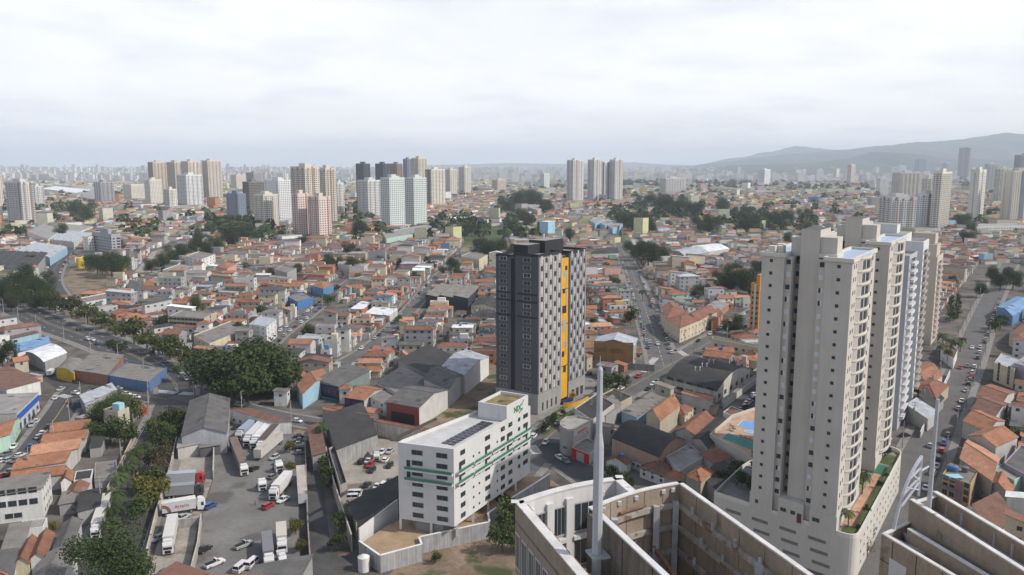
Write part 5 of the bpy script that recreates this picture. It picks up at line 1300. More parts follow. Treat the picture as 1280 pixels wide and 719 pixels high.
B('house', 'orange roofed corner shop left of the navy shop', 'house', (371, 480), (378, 493), (412, 472), h=6, wall='sky', roof='gable_v', rc='orange', rise=1.8, win=[W_('F', 2, 3, w=1.1, hh=1.2)])
r = B('long_hall', 'long grey metal roofed hall with a red portal, nearest section', 'hall', (483, 502.5), (524, 509.5), (560, 487), h=7.5, wall=(.50, .49, .47), roof='gable_v', rc='grey', rise=2.0, lm='the long grey hall')
wall_item('portal', DOOR, r[0], r[1][3], r[1][0], .5, .1, (r[1][3] - r[1][0]).length * .98, r[2] - .3, (.22, .05, .045), off=.004); wall_item('opening', DOOR, r[0], r[1][3], r[1][0], .5, .1, (r[1][3] - r[1][0]).length * .7, 4.3, (.02, .02, .02), off=.07)
B('long_hall', 'long grey metal roofed hall, middle section above a white wall', 'hall', (530, 474), (560.5, 487), (580, 469), h=7.5, wall='pale', roof='gable_v', rc='grey', rise=2.4)
B('long_hall', 'long pale metal roofed hall, far section above a white wall', 'hall', (552, 458), (581, 468.5), (611, 446), h=8.5, wall='white', roof='gable_v', rc='metal', rise=2.0)
B('warehouse', 'flat dark warehouse roof with rows of pale translucent sheets', 'warehouse', (498, 452), (540, 470), (575, 448), h=6, wall='grey', roof='shed', rc='dark', rise=.8)
B('warehouse', 'dusty pale roofed warehouse behind the purple fronted house', 'warehouse', (472, 480), (500, 494), (530, 472), h=6, wall='pale', roof='shed', rc='concrete', rise=.8)
B('house', 'white house with small windows beside the red portal', 'house', (463, 499), (482, 506), (500, 492), base=(482, 521), wall='white', roof='shed', rc='concrete', rise=.6, win=[W_('F', 2, 2, w=1.3, hh=1.1)])
# the roofs beyond
B('apartment_block', 'white four storey block behind the great dark tree', 'building', (311.5, 405.5), (333, 410), (345.5, 400), base=(333.5, 432), wall='white', roof='shed_f', rc='metal', rise=.5, lm='the white four-storey block', win=[W_('F', 4, 3, w=1.1, hh=.9, margin=.05), W_('R', 4, 3, w=1.1, hh=.9)])
B('apartment_block', 'weathered grey beige four storey block above the avenue trees', 'building', (211, 396), (255, 398.5), (270.5, 391), base=(256, 420), wall='beige', roof='flat', rc='concrete', rise=.5, lm='the grey beige block', win=[W_('F', 4, 9, w=2.4, hh=1.3, sill=.9, color=(.2, .19, .17)), W_('R', 4, 1, w=1.0, hh=1.8, color=(.12, .11, .1))])
B('shop_building', 'long low shop with a stained flat roof beside the grey beige block', 'shop', (242, 420), (262, 431), (310, 411), h=6, wall='cream', roof='flat', rc='concrete', rise=.6, win=[W_('F', 2, 4, w=1.8, hh=1.2)])
B('shop_building', 'white two storey shop fronting the avenue trees', 'shop', (101, 373), (108, 379), (154, 370), base=(108, 389), wall='white', roof='flat', rc='concrete', rise=.5, win=[W_('F', 2, 1, w=1.4), W_('R', 1, 6, w=1.2, hh=1.0, h0=3)])
B('house', 'deep blue gabled house among pale roofs', 'house', (158, 358), (171, 363.5), (180, 355), base=(171, 372), wall=(.10, .17, .28), roof='gable_v', rc='grey', rise=2.2, lm='the deep blue gabled house', win=[W_('F', 2, 2, w=1.2)])
B('house', 'green walled house with an orange roof beside the deep blue one', 'house', (177, 358), (186, 362), (199, 353), h=5.6, wall='green', roof='gable_v', rc='orange', rise=1.8)
B('apartment_block', 'white four storey flats with brown stripes near the water tower', 'building', (231, 321), (252, 325), (269, 318.5), base=(252, 340), wall='white', roof='flat', rc='concrete', rise=.6, lm='the brown striped flats', win=[W_('F', 4, 4, w=1.6, hh=1.3, color=(.25, .12, .1)), W_('R', 4, 4, w=1.5, hh=1.3, color=(.25, .12, .1))])
B('apartment_block', 'pink four storey flats with an orange roof', 'building', (270, 333), (284, 336), (295.5, 330), base=(284, 349), wall='pink', roof='hip', rc='orange', rise=1.6, lm='the pink flats', win=[W_('F', 3, 3, w=1.1), W_('R', 3, 3, w=1.1)])
B('hall', 'long white hall left of the pink flats', 'hall', (203, 338), (226, 342), (247, 334), base=(226, 349), wall='white', roof='flat', rc='light', rise=.5, win=[W_('R', 1, 5, w=1.4, hh=.9, h0=2)])
B('apartment_block', 'pale grey three storey cube with glazed stair', 'building', (343, 337), (359, 342), (370.5, 336), base=(359, 361), wall='grey', roof='flat', rc='concrete', rise=.6, lm='the pale grey cube', win=[W_('F', 4, 2, w=2.4, hh=1.4), W_('R', 3, 1, w=1.2)])
B('house', 'bright blue two storey house by the narrow street', 'house', (360, 372), (372, 379), (391, 372), base=(372, 388), wall=(.05, .17, .40), roof='flat', rc='concrete', rise=.7, lm='the bright blue house', win=[W_('F', 2, 2, w=1.2), W_('R', 2, 3, w=1.2)])
B('house', 'blue house with an orange hipped roof beyond the bright blue one', 'house', (390, 357), (404, 361), (417, 355), h=6, wall=(.08, .22, .42), roof='hip', rc='orange', rise=1.8, win=[W_('F', 2, 3, w=1.0)])
B('apartment_block', 'large blank light grey block, left of two joined cubes', 'building', (422, 330), (438, 333), (441, 328), base=(438, 345), wall='pale', roof='flat', rc='light', rise=.5, lm='the blank grey cubes')
B('apartment_block', 'large blank light grey block, right of two joined cubes', 'building', (440, 330), (452, 335), (461, 330), base=(452, 347), wall=(.44, .45, .48), roof='flat', rc='light', rise=.5)
B('apartment_block', 'olive beige three storey flats with a flat roof', 'building', (441, 349), (466, 352), (479, 348), base=(466, 364), wall='beige', roof='flat', rc='concrete', rise=.5, lm='the olive beige flats', win=[W_('F', 3, 5, w=1.2), W_('R', 3, 2, w=1.1)])
B('house', 'cream two storey house with an orange roof before the olive flats', 'house', (432, 358), (450, 361), (464, 357.5), base=(450, 370), wall='cream', roof='hip', rc='orange', rise=1.6, win=[W_('F', 2, 3, w=1.1), W_('R', 2, 2, w=1.1)])
B('apartment_block', 'cream three storey flats near the street top, with small windows', 'building', (576, 321), (599, 325), (609.5, 319), base=(599, 339), wall='cream', roof='flat', rc='concrete', rise=.6, lm='the cream street flats', win=[W_('F', 3, 5, w=1.2), W_('R', 3, 3, w=1.2)])
B('warehouse', 'black walled warehouse with a sawtooth roof on the quiet street', 'warehouse', (532, 371), (585, 373), (600, 358), base=(585, 388), wall=(.035, .042, .055), roof='saw', rc='concrete', rise=1.6, lm='the black warehouse')
B('shed', 'brick shed with a gleaming white roof on the quiet street', 'shed', (438.5, 386), (452, 388.5), (465, 379), base=(452, 396), wall='brick', roof='shed_f', rc='white', rise=.4, wm=M_brick)
B('shed', 'wide shed with a gleaming white roof beside the brick shed', 'shed', (456, 392), (487, 395.5), (497, 387), base=(487, 403), wall='pale', roof='shed_f', rc='white', rise=.4, lm='the white roofed sheds')
B('row_house', 'cream row of houses under one dark roof beside the dark tower', 'house', (589, 382), (620, 386), (628, 376), base=(620, 397), wall='cream', roof='gable_u', rc='dark', rise=2, win=[W_('F', 2, 7, w=1.1, hh=1.0)])
B('row_house', 'white house with a dark roof below the cream row', 'house', (586, 398), (612, 402), (624, 392), base=(612, 411), wall='white', roof='gable_u', rc='dark', rise=1.6, win=[W_('F', 1, 5, w=1.1, hh=1.0, h0=1)])
# factories on the far left
for l, f, r_, h, wl_, rc_, lab in [((56, 299), (92, 303), (119, 292), 8, 'pale', 'metal', 'long factory shed with a blue grey roof beside the hill street'), ((60, 289), (93, 291), (116, 283), 8, 'white', 'light', 'far white factory shed behind the blue grey one'),
      ((-30, 330), (46, 333), (60, 316), 9, 'grey', 'dark', 'broad dark factory roof at the left edge'), ((20, 315), (62, 322), (84, 309), 8, 'sky', 'metal', 'green fronted store with a pale roof on the hill street'),
      ((34, 291), (60, 299), (78, 287), 10, 'white', 'light', 'white stepped factory office'), ((84, 244), (118, 249), (150, 240), 10, 'beige', 'light', 'far tan factory hall'), ((50, 236), (100, 242), (118, 238), 10, 'white', 'white', 'far white distribution shed')]:
    B('factory', lab, 'factory', l, f, r_, h=h, wall=wl_, roof='saw' if rc_ in ('metal', 'dark') else 'shed', rc=rc_, rise=1.2)
B('shop_sign_wall', 'salmon coloured shop front on the factory street', 'shop', (14, 332), (17, 338), (52, 326), base=(17, 344), wall='pink', roof='flat', rc='dark', rise=.4)
B('shop_sign_wall', 'deep blue shop portal on the factory street', 'shop', (35, 331), (36, 335), (54, 325), base=(36, 341), wall=(.03, .06, .30), roof='flat', rc='dark', rise=.4)
T = thing('storage_tank', 'round yellow storage tank beside the hill street', 'tank', (*at(101, 335), 0)); c = at(101, 335); occupy([(c.x - 6, c.y - 6), (c.x + 6, c.y - 6), (c.x + 6, c.y + 6), (c.x - 6, c.y + 6)]); landmark('the yellow tank', *c)
b = MB(); b.tube((*c, 0), (*c, height(c, 101, 322.5)), 3.3, 3.3, M_metal, 20); b.build('tank_body', T, (.60, .42, .02))
b = MB(); z = height(c, 101, 322.5); b.tube((*c, z), (*c, z + .5), 3.4, 2.4, M_metal, 20); b.build('lid', T, (.6, .45, .05))
for px, py, top, lab in ((260, 318, 297, 'concrete water tower above the clump of dark trees'), (361.5, 303, 275, 'round concrete water tower before the pink towers')):
    c = at(px, py); T = thing('water_tower', lab, 'water tower', (*c, 0)); z = height(c, px, top); occupy([(c.x - 5, c.y - 5), (c.x + 5, c.y - 5), (c.x + 5, c.y + 5), (c.x - 5, c.y + 5)])
    for dx, dy in ((-1.8, -1.8), (1.8, -1.8), (1.8, 1.8), (-1.8, 1.8)): b = MB(); b.box(c.x + dx * 1.1 - .35, c.x + dx * 1.1 + .35, c.y + dy * 1.1 - .35, c.y + dy * 1.1 + .35, 0, z * .82, M_conc); b.build('leg', T, (.42, .40, .37))
    for k in (.25, .5, .7): b = MB(); b.box(c.x - 2.6, c.x + 2.6, c.y - 2.6, c.y + 2.6, z * k, z * k + .5, M_conc); b.build('platform', T, (.4, .38, .35))
    b = MB(); b.tube((*c, z * .82), (*c, z), 3.2, 3.2, M_conc, 14); b.build('tank_body', T, (.48, .46, .42))
# green podium under the mint twins, light blue flats, far halls
B('podium', 'long low greenish podium under the mint twin towers', 'podium', (478, 291), (483, 299), (546.5, 287), h=9, wall='mint', roof='flat', rc='light', rise=.6, occ=True)
for i, (l, f, r_) in enumerate([((737, 276), (744, 280), (756, 273.5)), ((750, 279), (757, 283), (768, 277)), ((759, 282), (766, 286.5), (778.5, 280))]):
    B('apartment_block', ('light blue flats, leftmost of three stepped blocks', 'light blue flats, middle of three stepped blocks', 'light blue flats, rightmost of three stepped blocks')[i], 'building', l, f, r_, base=(f[0], f[1] + 11), wall=(.26, .42, .52), roof='flat', rc='light', rise=.6, lm='the light blue flats' if i == 1 else None, win=[W_('F', 4, 2, w=1.8, hh=1.3), W_('R', 4, 4, w=1.6, hh=1.3)])
B('warehouse', 'tan vaulted hall beside the wooded hillside', 'hall', (643, 258), (672, 263), (682, 258), base=(672, 271), wall='tan' if 'tan' in WALLC else 'beige', roof='arch_u', rc='light', rise=3)
B('podium', 'white podium wall with rows of openings under the blue strip towers', 'podium', (1196, 281), (1219, 283), (1296, 282), base=(1219, 292), wall='white', roof='flat', rc='light', rise=.8, win=[W_('R', 2, 22, w=1.8, hh=1.4)])
B('factory', 'low yellow walled hall on the right hillside', 'hall', (955, 279), (966, 283), (1000, 277), base=(966, 287), wall='yellow', roof='flat', rc='light', rise=.4)
B('hall', 'white hall with a flat roof on the far slope', 'hall', (897, 282), (903, 284), (927, 283), base=(903, 290), wall='white', roof='flat', rc='light', rise=.4)
B('factory', 'factory with gleaming white roofs above the long street', 'factory', (862, 308), (880, 315), (912, 311), h=7, wall='pale', roof='arch_u', rc='white', rise=1.5, lm='the gleaming factory roofs')
B('factory', 'blue grey gable factory above the long street trees', 'factory', (842, 313), (857, 321), (886, 315), h=8, wall='grey', roof='gable_u', rc='metal', rise=2)
B('hall', 'dark roofed hall with a pale front on the long street', 'hall', (741, 311), (742, 318), (774, 316), base=(742, 323), wall='pale', roof='gable_u', rc='dark', rise=2.5)
# around the long street crossing
r = B('shop_building', 'shop with a tall ochre side wall covered in scrawled lettering', 'shop', (742, 425.5), (742.5, 428), (791, 428.5), base=(742.5, 459), wall='ochre', roof='flat', rc='metal', rise=.01, occ=True) if False else None
def ochre():
    a, b_ = at(742, 459), at(791, 462); h = height(a, 742, 426); d = (b_ - a).normalized(); nb = Vector((-d.y, d.x))
    T = thing('shop_building', 'grey roofed shop with a tall ochre side wall of scrawled lettering', 'shop', (*((a + b_) / 2), 0)); landmark('the ochre wall', *((a + b_) / 2)); q = [a, b_, b_ + nb * 16, a + nb * 16]; occupy(grow(q, 1))
    W, Ro = MB(), MB(); W.prism([tuple(p) for p in q], 0, h - 1.4, M_wall); W.build('wall', T, (.30, .29, .28))
    b = MB(); b.prism(ccw([tuple(a - nb * .25), tuple(b_ - nb * .25), tuple(b_), tuple(a)]), 3.8, h, mat('ochre_plaster', (.30, .175, .075), .93, .14, .25, streak=.15)); b.build('side_wall', T)
    q2 = [p + nb * .3 for p in q]; W, Ro = MB(), MB(); roof_on(W, Ro, q2, h - 1.3, 'gable_v', 2.4, M_wall, M_slab, .6); W.build('gable', T, (.25, .25, .25)); Ro.build('roof', T, ROOFC['metal'])
    mt = mat('wall_scrawl', (.10, .06, .05), .95, .1)
    text(T, 'CANTO', a, b_, .19, 7.6, 3.0, (0, 0, 0), off=.29, squash=.55, m=mt)
    b = MB(); lr = random.Random(12); L_ = (b_ - a).length; x = L_ * .36                            # the unreadable rest of the scrawl
    while x < L_ * .72:
        p0 = a + d * x - nb * .28; p1 = a + d * (x + lr.uniform(.15, .8)) - nb * .28; z0, z1 = lr.choice(((7.5, 9.7), (9.7, 7.4), (8.5, 8.8), (7.2, 9.5))); b.bar((*p0, z0), (*p1, z1), .03, .30, mt); x += lr.uniform(.35, .6)
    b.build('lettering', T)
    G = thing('boundary_wall', 'low grey block wall below the ochre wall', 'wall', (*((a + b_) / 2), 0)); b = MB(); o = -nb * 1.0; b.prism(ccw([tuple(a + o - d * 2 - nb * .2), tuple(b_ + o + d * 10 - nb * .2), tuple(b_ + o + d * 10), tuple(a + o - d * 2)]), 0, 3.2, M_conc); b.build('panel', G, (.24, .24, .25))
ochre()
for l, f, r_, lab in [((831, 399), (850, 410.5), (877, 399.5), 'cream corner shop under a red hipped roof at the street crossing'), ((826, 391), (833, 400), (858, 391), 'cream shop with a red hipped roof behind the corner shop'), ((858, 393), (872, 401), (896, 390), 'cream shop with a brown gable roof along the cross street')]:
    B('shop_building', lab, 'shop', l, f, r_, h=8, wall='cream', roof='hip' if 'hipped' in lab else 'gable_u', rc='rust', rise=2.2, win=[W_('F', 2, 5, w=1.1, hh=1.1), W_('R', 2, 6, w=1.1, hh=1.1)], lm='the corner shop' if 'corner shop under' in lab else None, group=None)
B('house', 'white gabled shop at the head of the corner block', 'shop', (826, 384), (831, 391), (852, 386), h=6.5, wall='white', roof='gable_v', rc='rust', rise=2)
B('shop_building', 'brick fronted shop with a pale flat roof along the cross street', 'shop', (879, 385), (896, 391), (911, 381), base=(896, 399), wall='brick', roof='shed_f', rc='light', rise=.4, wm=M_brick)
B('shop_building', 'low orange walled shop with a blue shutter on the cross street', 'shop', (884, 395), (890, 403), (904, 393), h=5, wall='terracotta', roof='shed', rc='rust', rise=.6)
B('school_block', 'long cream two storey block beside the arched warehouse', 'building', (890, 422), (891, 425), (952, 436.5), base=(890, 444), wall='cream', roof='flat', rc='concrete', rise=.7, lm='the long cream block', win=[W_('R', 2, 7, w=1.5, hh=1.2, color=(.2, .18, .14))])
T = tower(940.5, 947, 958, 357, 416, 'tan', 'orange ochre tower beside the cream tower edge', 'blank', ('pale', [(0, .5)], 1.0), 1, 52, None, 'the orange tower')
for ch in T[0].children:
    if ch.name.split('.')[0] in ('wall', 'parapet', 'roof_house'): ch.color = (.56, .27, .06, 1)
r = B('warehouse', 'warehouse with a dark barrel roof and stained white front', 'warehouse', (831, 473), (895.5, 489.5), (937.5, 461), base=(895.5, 504), wall=(.50, .48, .44), roof='arch_v', rc='dark', rise=4.2, lm='the barrel roof warehouse', wm=M_conc, win=[W_('F', 2, 5, fh=3.3, w=3.4, hh=1.3, sill=1.4, color=(.1, .1, .1), margin=.02), W_('R', 1, 6, w=3, hh=2.0, sill=1.2, color=(.3, .27, .22))])
for t, z in ((.35, 5), (.5, 6)): pass
for i in range(4):
    p = at(872 + i * 8.5, 462 - i * 4.5, 9.5); 
    for dxx in (-1, 1): b = MB(); x = p.x + dxx; b.tube((x, p.y, 9), (x, p.y, 10.4), .22, .22, M_metal, 8); b.tube((x, p.y, 10.4), (x, p.y, 10.8), .4, .2, M_metal, 8); b.build('vent', r[0], (.45, .43, .40))
B('boundary_wall', 'low stained wall before the barrel roof warehouse', 'wall', (826, 487.5), (826.5, 490), (893, 507), base=(826.5, 497), wall=(.34, .33, .31), roof='flat', rc='concrete', rise=.05, wm=M_conc)
B('boundary_wall', 'long pale wall between the barrel roof warehouse and car park', 'wall', (902, 500), (905, 503), (947, 471), base=(905, 511), wall=(.46, .45, .42), roof='flat', rc='concrete', rise=.05)
# the row below the cross street
def school():
    z = 9.0; c0, f, r_ = at(703, 533.5, z), at(716, 537, z), at(741, 524, z); L_ = at(700, 527, z); bk = at(722, 520, z)
    pts = [tuple(p) for p in ccw([f, r_, bk, at(708, 521, z), L_, at(700, 531, z), at(704, 535, z), at(709, 537, z)])]
    T = thing('school_building', 'grey corner building with a rounded end and painted white sign wall', 'building', (*((f + bk) / 2), 0)); occupy(grow(pts, 1)); landmark('the sign wall building', *((f + bk) / 2))
    b = MB(); b.prism(pts, 0, z - .5, M_wall, M_slab); b.build('wall', T, (.31, .30, .28)); inn = grow(pts, -.3); b = MB()
    for i in range(len(pts)): j = (i + 1) % len(pts); b.prism(ccw([pts[i], pts[j], inn[j], inn[i]]), z - .499, z + .2, M_wall)
    b.build('parapet', T, (.36, .34, .31))
    e = (r_ - f).length; wall_item('sign_panel', DOOR, T, f, r_, .46, 2.4, e * .84, 5.9, (.52, .50, .47), off=.01)
    text(T, 'GABARITO', f, r_, .46, 6.6, 1.35, (.55, .10, .07), off=.09, squash=1.0, bold=.03)
    lr = random.Random(6); d_ = (r_ - f).normalized(); n_ = Vector((d_.y, -d_.x))                  # lines of lettering too small to read: broken strokes
    for zz, hh_, w0, colr in ((5.75, .42, .80, (.10, .18, .36)), (4.95, .32, .74, (.12, .12, .14)), (4.25, .32, .66, (.12, .12, .14)), (3.1, .60, .62, (.55, .10, .07))):
        b = MB(); s_ = e * .07
        while s_ < e * w0:
            w = lr.uniform(.18, .34); o = f + d_ * s_ + n_ * .075; x1 = o + d_ * w
            b.prism(ccw([tuple(o), tuple(x1), tuple(x1 + n_ * .02), tuple(o + n_ * .02)]), zz, zz + hh_ * lr.choice((1, 1, .75)), M_metal); s_ += w + lr.choice((.10, .12, .40))
        b.build('lettering', T, colr)
    b = MB(); fr = [Vector(pts[k]) for k in (-1, -2, -3)] ; 
    wall_item('fascia', DOOR, T, Vector(pts[-2]), Vector(pts[-1]), .5, 2.3, (Vector(pts[-2]) - Vector(pts[-1])).length, .7, (.03, .10, .25), off=.05)
school()
r = B('shop_building', 'low shop with a bright red and yellow front', 'shop', (715, 560.5), (736.5, 569.5), (752, 556), base=(737, 582), wall='pale', roof='flat', rc='concrete', rise=.3, lm='the red front shop')
wall_item('front', DOOR, r[0], r[1][3], r[1][0], .5, .1, (r[1][3] - r[1][0]).length, r[2] + .2, (.38, .02, .02), off=.005); wall_item('shutter', DOOR, r[0], r[1][3], r[1][0], .5, .1, 3.5, 3, (.3, .3, .32), off=.08); wall_item('sign_panel', DOOR, r[0], r[1][3], r[1][0], .5, r[2] - 1.1, 1.6, .9, (.6, .42, .05), off=.08)
B('hall', 'grey flat roofed hall on the cross street, behind the sign wall', 'hall', (718, 512), (740, 527), (768, 506), h=7, wall='pale', roof='flat', rc='dark', rise=.5)
B('hall', 'beige walled hall with a dark flat roof along the cross street', 'hall', (752, 494.5), (775, 505), (790, 497), base=(776, 515), wall='beige', roof='flat', rc='dark', rise=.5)
B('hall', 'narrow grey hall between the sign wall and blue building', 'hall', (746, 508), (757, 520), (777, 506), h=5.5, wall='grey', roof='shed', rc='concrete', rise=.4)
B('hall', 'light blue two storey hall with a pale roof', 'hall', (777, 516), (796, 522.5), (832, 498), base=(796, 535), wall='sky', roof='shed', rc='concrete', rise=.5, lm='the light blue hall', win=[W_('R', 1, 7, w=1.1, hh=1.1, h0=2.5), W_('L', 1, 1)])
B('house', 'big house with a patched orange gable roof beside the blue hall', 'house', (808, 516), (825, 526), (850, 506), h=7, wall='beige', roof='gable_u', rc='orange', rise=2.6)
B('house', 'cream two storey house with a rust hipped roof, below the warehouse', 'house', (838, 514.5), (856, 519), (867, 509.5), base=(856, 532), wall='cream', roof='hip', rc='rust', rise=1.6, lm='the cream hipped house', win=[W_('F', 2, 1, w=1.5), W_('R', 2, 2, w=1.3)])
B('house', 'wide low house under a broad rust roof with one skylight', 'house', (845, 538), (868, 546), (893, 524), h=4.6, wall='pale', roof='gable_u', rc='rust', rise=2.0)
B('hall', 'round backed hall with a dark arched roof near the mast', 'hall', (765, 548), (823, 572), (856, 550), h=6.5, wall=(.36, .26, .20), roof='arch_v', rc='dark', rise=3.0, lm='the dark arched hall')
r = B('house', 'white house with a brown hipped roof just above the crown', 'house', (800, 585), (832, 597), (848, 586), base=(832, 609), wall='white', roof='hip', rc='brown', rise=2.4, lm='the white hipped house', win=[W_('F', 2, 3, w=1.1)])
B('house', 'small flat roofed house carrying blue water tanks', 'house', (789, 577), (801, 582), (823, 569), base=(801, 590), wall='pale', roof='flat', rc='concrete', rise=.4, win=[W_('F', 1, 2, w=1.2)])
for i, (x, y) in enumerate(((813, 566.5), (818.5, 564.5))):
    p = at(x, y, 6); T = thing('water_tank', None, 'water tank', (*p, 5.6), group='blue water tanks'); describe(T, 'round blue plastic water tank on a flat roof', *p); b = MB(); b.tube((*p, 5.6), (*p, 6.9), .9, 1.0, M_metal, 14); b.build('tank_body', T, (.05, .17, .42)); b = MB(); b.tube((*p, 6.9), (*p, 7.15), 1.05, .5, M_metal, 14); b.build('lid', T, (.05, .17, .42))
B('hall', 'pale green flat roofed hall beside the white hipped house', 'hall', (832, 572), (850, 590), (880, 572), h=5, wall='pale', roof='flat', rc='light', rise=.4)
B('house', 'low house with a rust roof below the pool terrace', 'house', (874, 572), (892, 580), (914, 572), h=4.5, wall='pale', roof='shed', rc='rust', rise=1.2)
B('house', 'orange hipped house in the shade of the pool terrace', 'house', (858, 595), (876, 603), (892, 590), h=5.5, wall='beige', roof='hip', rc='orange', rise=1.8)
B('shed', 'dark roofed shed with pale skylight strips by the terrace trees', 'shed', (880, 602), (905, 620), (922, 590), h=4, wall='grey', roof='shed', rc='dark', rise=.6)
B('hall', 'slate roofed hall above the pool terrace', 'hall', (866, 548), (885, 560), (914, 532), h=5, wall='pale', roof='gable_u', rc='dark', rise=1.4)
B('gatehouse', 'small dark roofed gatehouse at the car park', 'hut', (904, 516), (924, 524), (934, 516), h=3.5, wall='white', roof='flat', rc='brown', rise=.3)
# the sloping street on the right
r = B('apartment_block', 'cream five storey flats with a pale blue roof on the sloping street', 'building', (1243, 454), (1268, 463), (1276, 450), base=(1266, 486), wall='cream', roof='flat', rc='metal', rise=.4, lm='the cream five storey flats', win=[W_('F', 5, 2, w=1.5, hh=1.6, color=(.25, .2, .18))])
B('apartment_block', 'taupe flats block at the right edge', 'building', (1268, 455), (1290, 462), (1320, 440), base=(1290, 490), wall='lilac', roof='flat', rc='light', rise=.5)
for l, f, r_, h, wl_, rf, rc_, lab, w in [((1220, 497), (1250, 508), (1268, 490), 6.0, 'pale', 'gable_v', 'rust', 'rust gabled house, farthest of the joined row on the sloping street', []), ((1214, 512), (1242, 523), (1262, 505), 6, 'pale', 'gable_v', 'brown', 'brown gabled house, middle of the joined row on the sloping street', []),
      ((1204, 526), (1234, 540), (1256, 526), 6, 'pale', 'gable_v', 'orange', 'orange gabled house, nearest of the joined row on the sloping street', []), ((1209, 545), (1245, 558), (1272, 546), 8, 'pale', 'gable_u', 'orange', 'pale house with a stepped orange gable roof and four small windows', [W_('F', 2, 3, w=1.1, hh=1.0)]),
      ((1200, 573), (1240, 601), (1250, 573), 7, 'grey', 'gable_v', 'pale', 'large house with a broad sunlit pinkish gable roof', [W_('F', 1, 2, w=1.2)]), ((1232, 604), (1263, 619), (1268, 605), 5, 'grey', 'gable_u', 'orange', 'low house with an orange ridge roof behind the balcony house', []),
      ((1215, 640), (1240, 668), (1272, 650), 4.5, 'pale', 'shed', 'brown', 'low wide house under a mottled brown tile roof', []), ((1240, 588), (1268, 602), (1290, 590), 6, 'mint', 'flat', 'light', 'mint walled house with a purple edged flat roof', [W_('F', 2, 2, w=1.2)]),
      ((1255, 580), (1290, 600), (1310, 575), 7, 'lilac', 'flat', 'grey', 'grey lilac house with a cluttered flat roof at the right edge', [W_('F', 2, 3, w=1.2)]), ((1140, 462), (1160, 482), (1178, 470), 5, 'pale', 'gable_u', 'orange', 'orange roofed house left of the sloping street', []),
      ((1142, 484), (1170, 498), (1186, 482), 5, 'beige', 'hip', 'rust', 'rust hipped house left of the sloping street', []), ((1148, 500), (1166, 512), (1180, 498), 4, 'grey', 'shed', 'dark', 'dark roofed low house left of the sloping street', []), ((1133, 512), (1160, 524), (1172, 515), 4.5, 'pale', 'shed', 'metal', 'pale metal roofed house with a green and pink yard', []),
      ((1262, 418), (1285, 430), (1300, 415), 6, 'cream', 'gable_u', 'rust', 'rust roofed hall at the right edge above the flats', []), ((1246, 384), (1266, 395), (1290, 380), 6, 'blue', 'gable_u', 'blue', 'slate blue roofed hall by the head of the sloping street', []),
      ((1176, 438), (1192, 450), (1197, 438), 4.5, 'white', 'flat', 'brown', 'small white garage house under the palms', [])]:
    B('house', lab, 'house', l, f, r_, h=h, wall=wl_, roof=rf, rc=rc_, rise=1.9 if rf != 'flat' else .4, win=w)
r = B('house', 'ochre and mauve three storey house with balconies and roof tanks', 'house', (1178, 594), (1213, 607), (1222, 592), base=(1211, 634), wall=(.40, .29, .17), roof='flat', rc='concrete', rise=.4, lm='the ochre balcony house', win=[W_('F', 3, 4, w=1.5, hh=1.5, color=(.1, .09, .1), skip=lambda k, c: c == 2)])
wall_item('pilaster', DOOR, r[0], r[1][3], r[1][0], .62, .2, 2.2, r[2] - .4, (.24, .15, .18), off=.02)
for i in (0, 1): wall_item('balcony', DOOR, r[0], r[1][3], r[1][0], .3, 3.2 + i * 3, 5, .9, (.15, .16, .18), off=.9)
b = MB(); q = r[1]; x0 = Vector(bil(q, .1, .6, 0)[:2]); b.box(x0.x - 2, x0.x + 2, x0.y - 1.5, x0.y + 1.5, r[2] + .5, r[2] + .62, M_metal); b.build('skylight', r[0], (.28, .50, .58))
for i, (s, t) in enumerate(((.55, .72), (.55, .86), (.78, .4))):
    p = Vector(bil(q, s, t, 0)[:2]); T = thing('water_tank', None, 'water tank', (*p, r[2] + .1), group='blue water tanks'); describe(T, 'round blue plastic water tank on a flat roof' if i < 2 else 'round grey plastic water tank on a flat roof', *p); b = MB(); b.tube((*p, r[2] + .1), (*p, r[2] + 1.5), .85, 1.0, M_metal, 14); b.build('tank_body', T, (.08, .17, .36) if i < 2 else (.12, .12, .13)); b = MB(); b.tube((*p, r[2] + 1.5), (*p, r[2] + 1.8), 1.05, .4, M_metal, 14); b.build('lid', T, (.08, .17, .36) if i < 2 else (.12, .12, .13))
# boundary walls of the yards
def wall_thing(label, px, h, color, t=.25, m=M_conc):
    P = [at(*p) for p in px]; T = thing('boundary_wall', label, 'wall', (*P[0], 0)); b = MB()
    for i in range(len(P) - 1):
        d = (P[i + 1] - P[i]).normalized(); n = Vector((-d.y, d.x)) * t / 2; b.prism(ccw([tuple(P[i] - n), tuple(P[i + 1] - n), tuple(P[i + 1] + n), tuple(P[i] + n)]), 0, h, m)
    b.build('panel', T, color)
    b = MB()
    for i in range(len(P) - 1):
        d = (P[i + 1] - P[i]).normalized(); n = Vector((-d.y, d.x)) * (t / 2 + .05); b.prism(ccw([tuple(P[i] - n), tuple(P[i + 1] - n), tuple(P[i + 1] + n), tuple(P[i] + n)]), h + .001, h + .09, m)
    b.build('coping', T, tuple(min(1, c * 1.2) for c in color))
wall_thing('pale wall between the avenue and the yard lots', [(221, 555), (214, 590), (196, 650), (184, 700)], 2.6, (.40, .37, .32))
wall_thing('concrete wall between the loaded lots and the truck yard', [(268, 560), (267, 600)], 2.8, (.36, .35, .33))
wall_thing('stained wall along the left side of the truck yard', [(252, 655), (248, 690), (240, 722)], 2.8, (.36, .34, .31))
wall_thing('low wall across the lot in front of the lorries', [(214, 662), (252, 657)], 2.4, (.33, .32, .30))
wall_thing('rusty fence wall between the truck yard and driveway', [(381, 548), (383, 600), (385, 660), (389, 722)], 2.2, (.22, .19, .17))
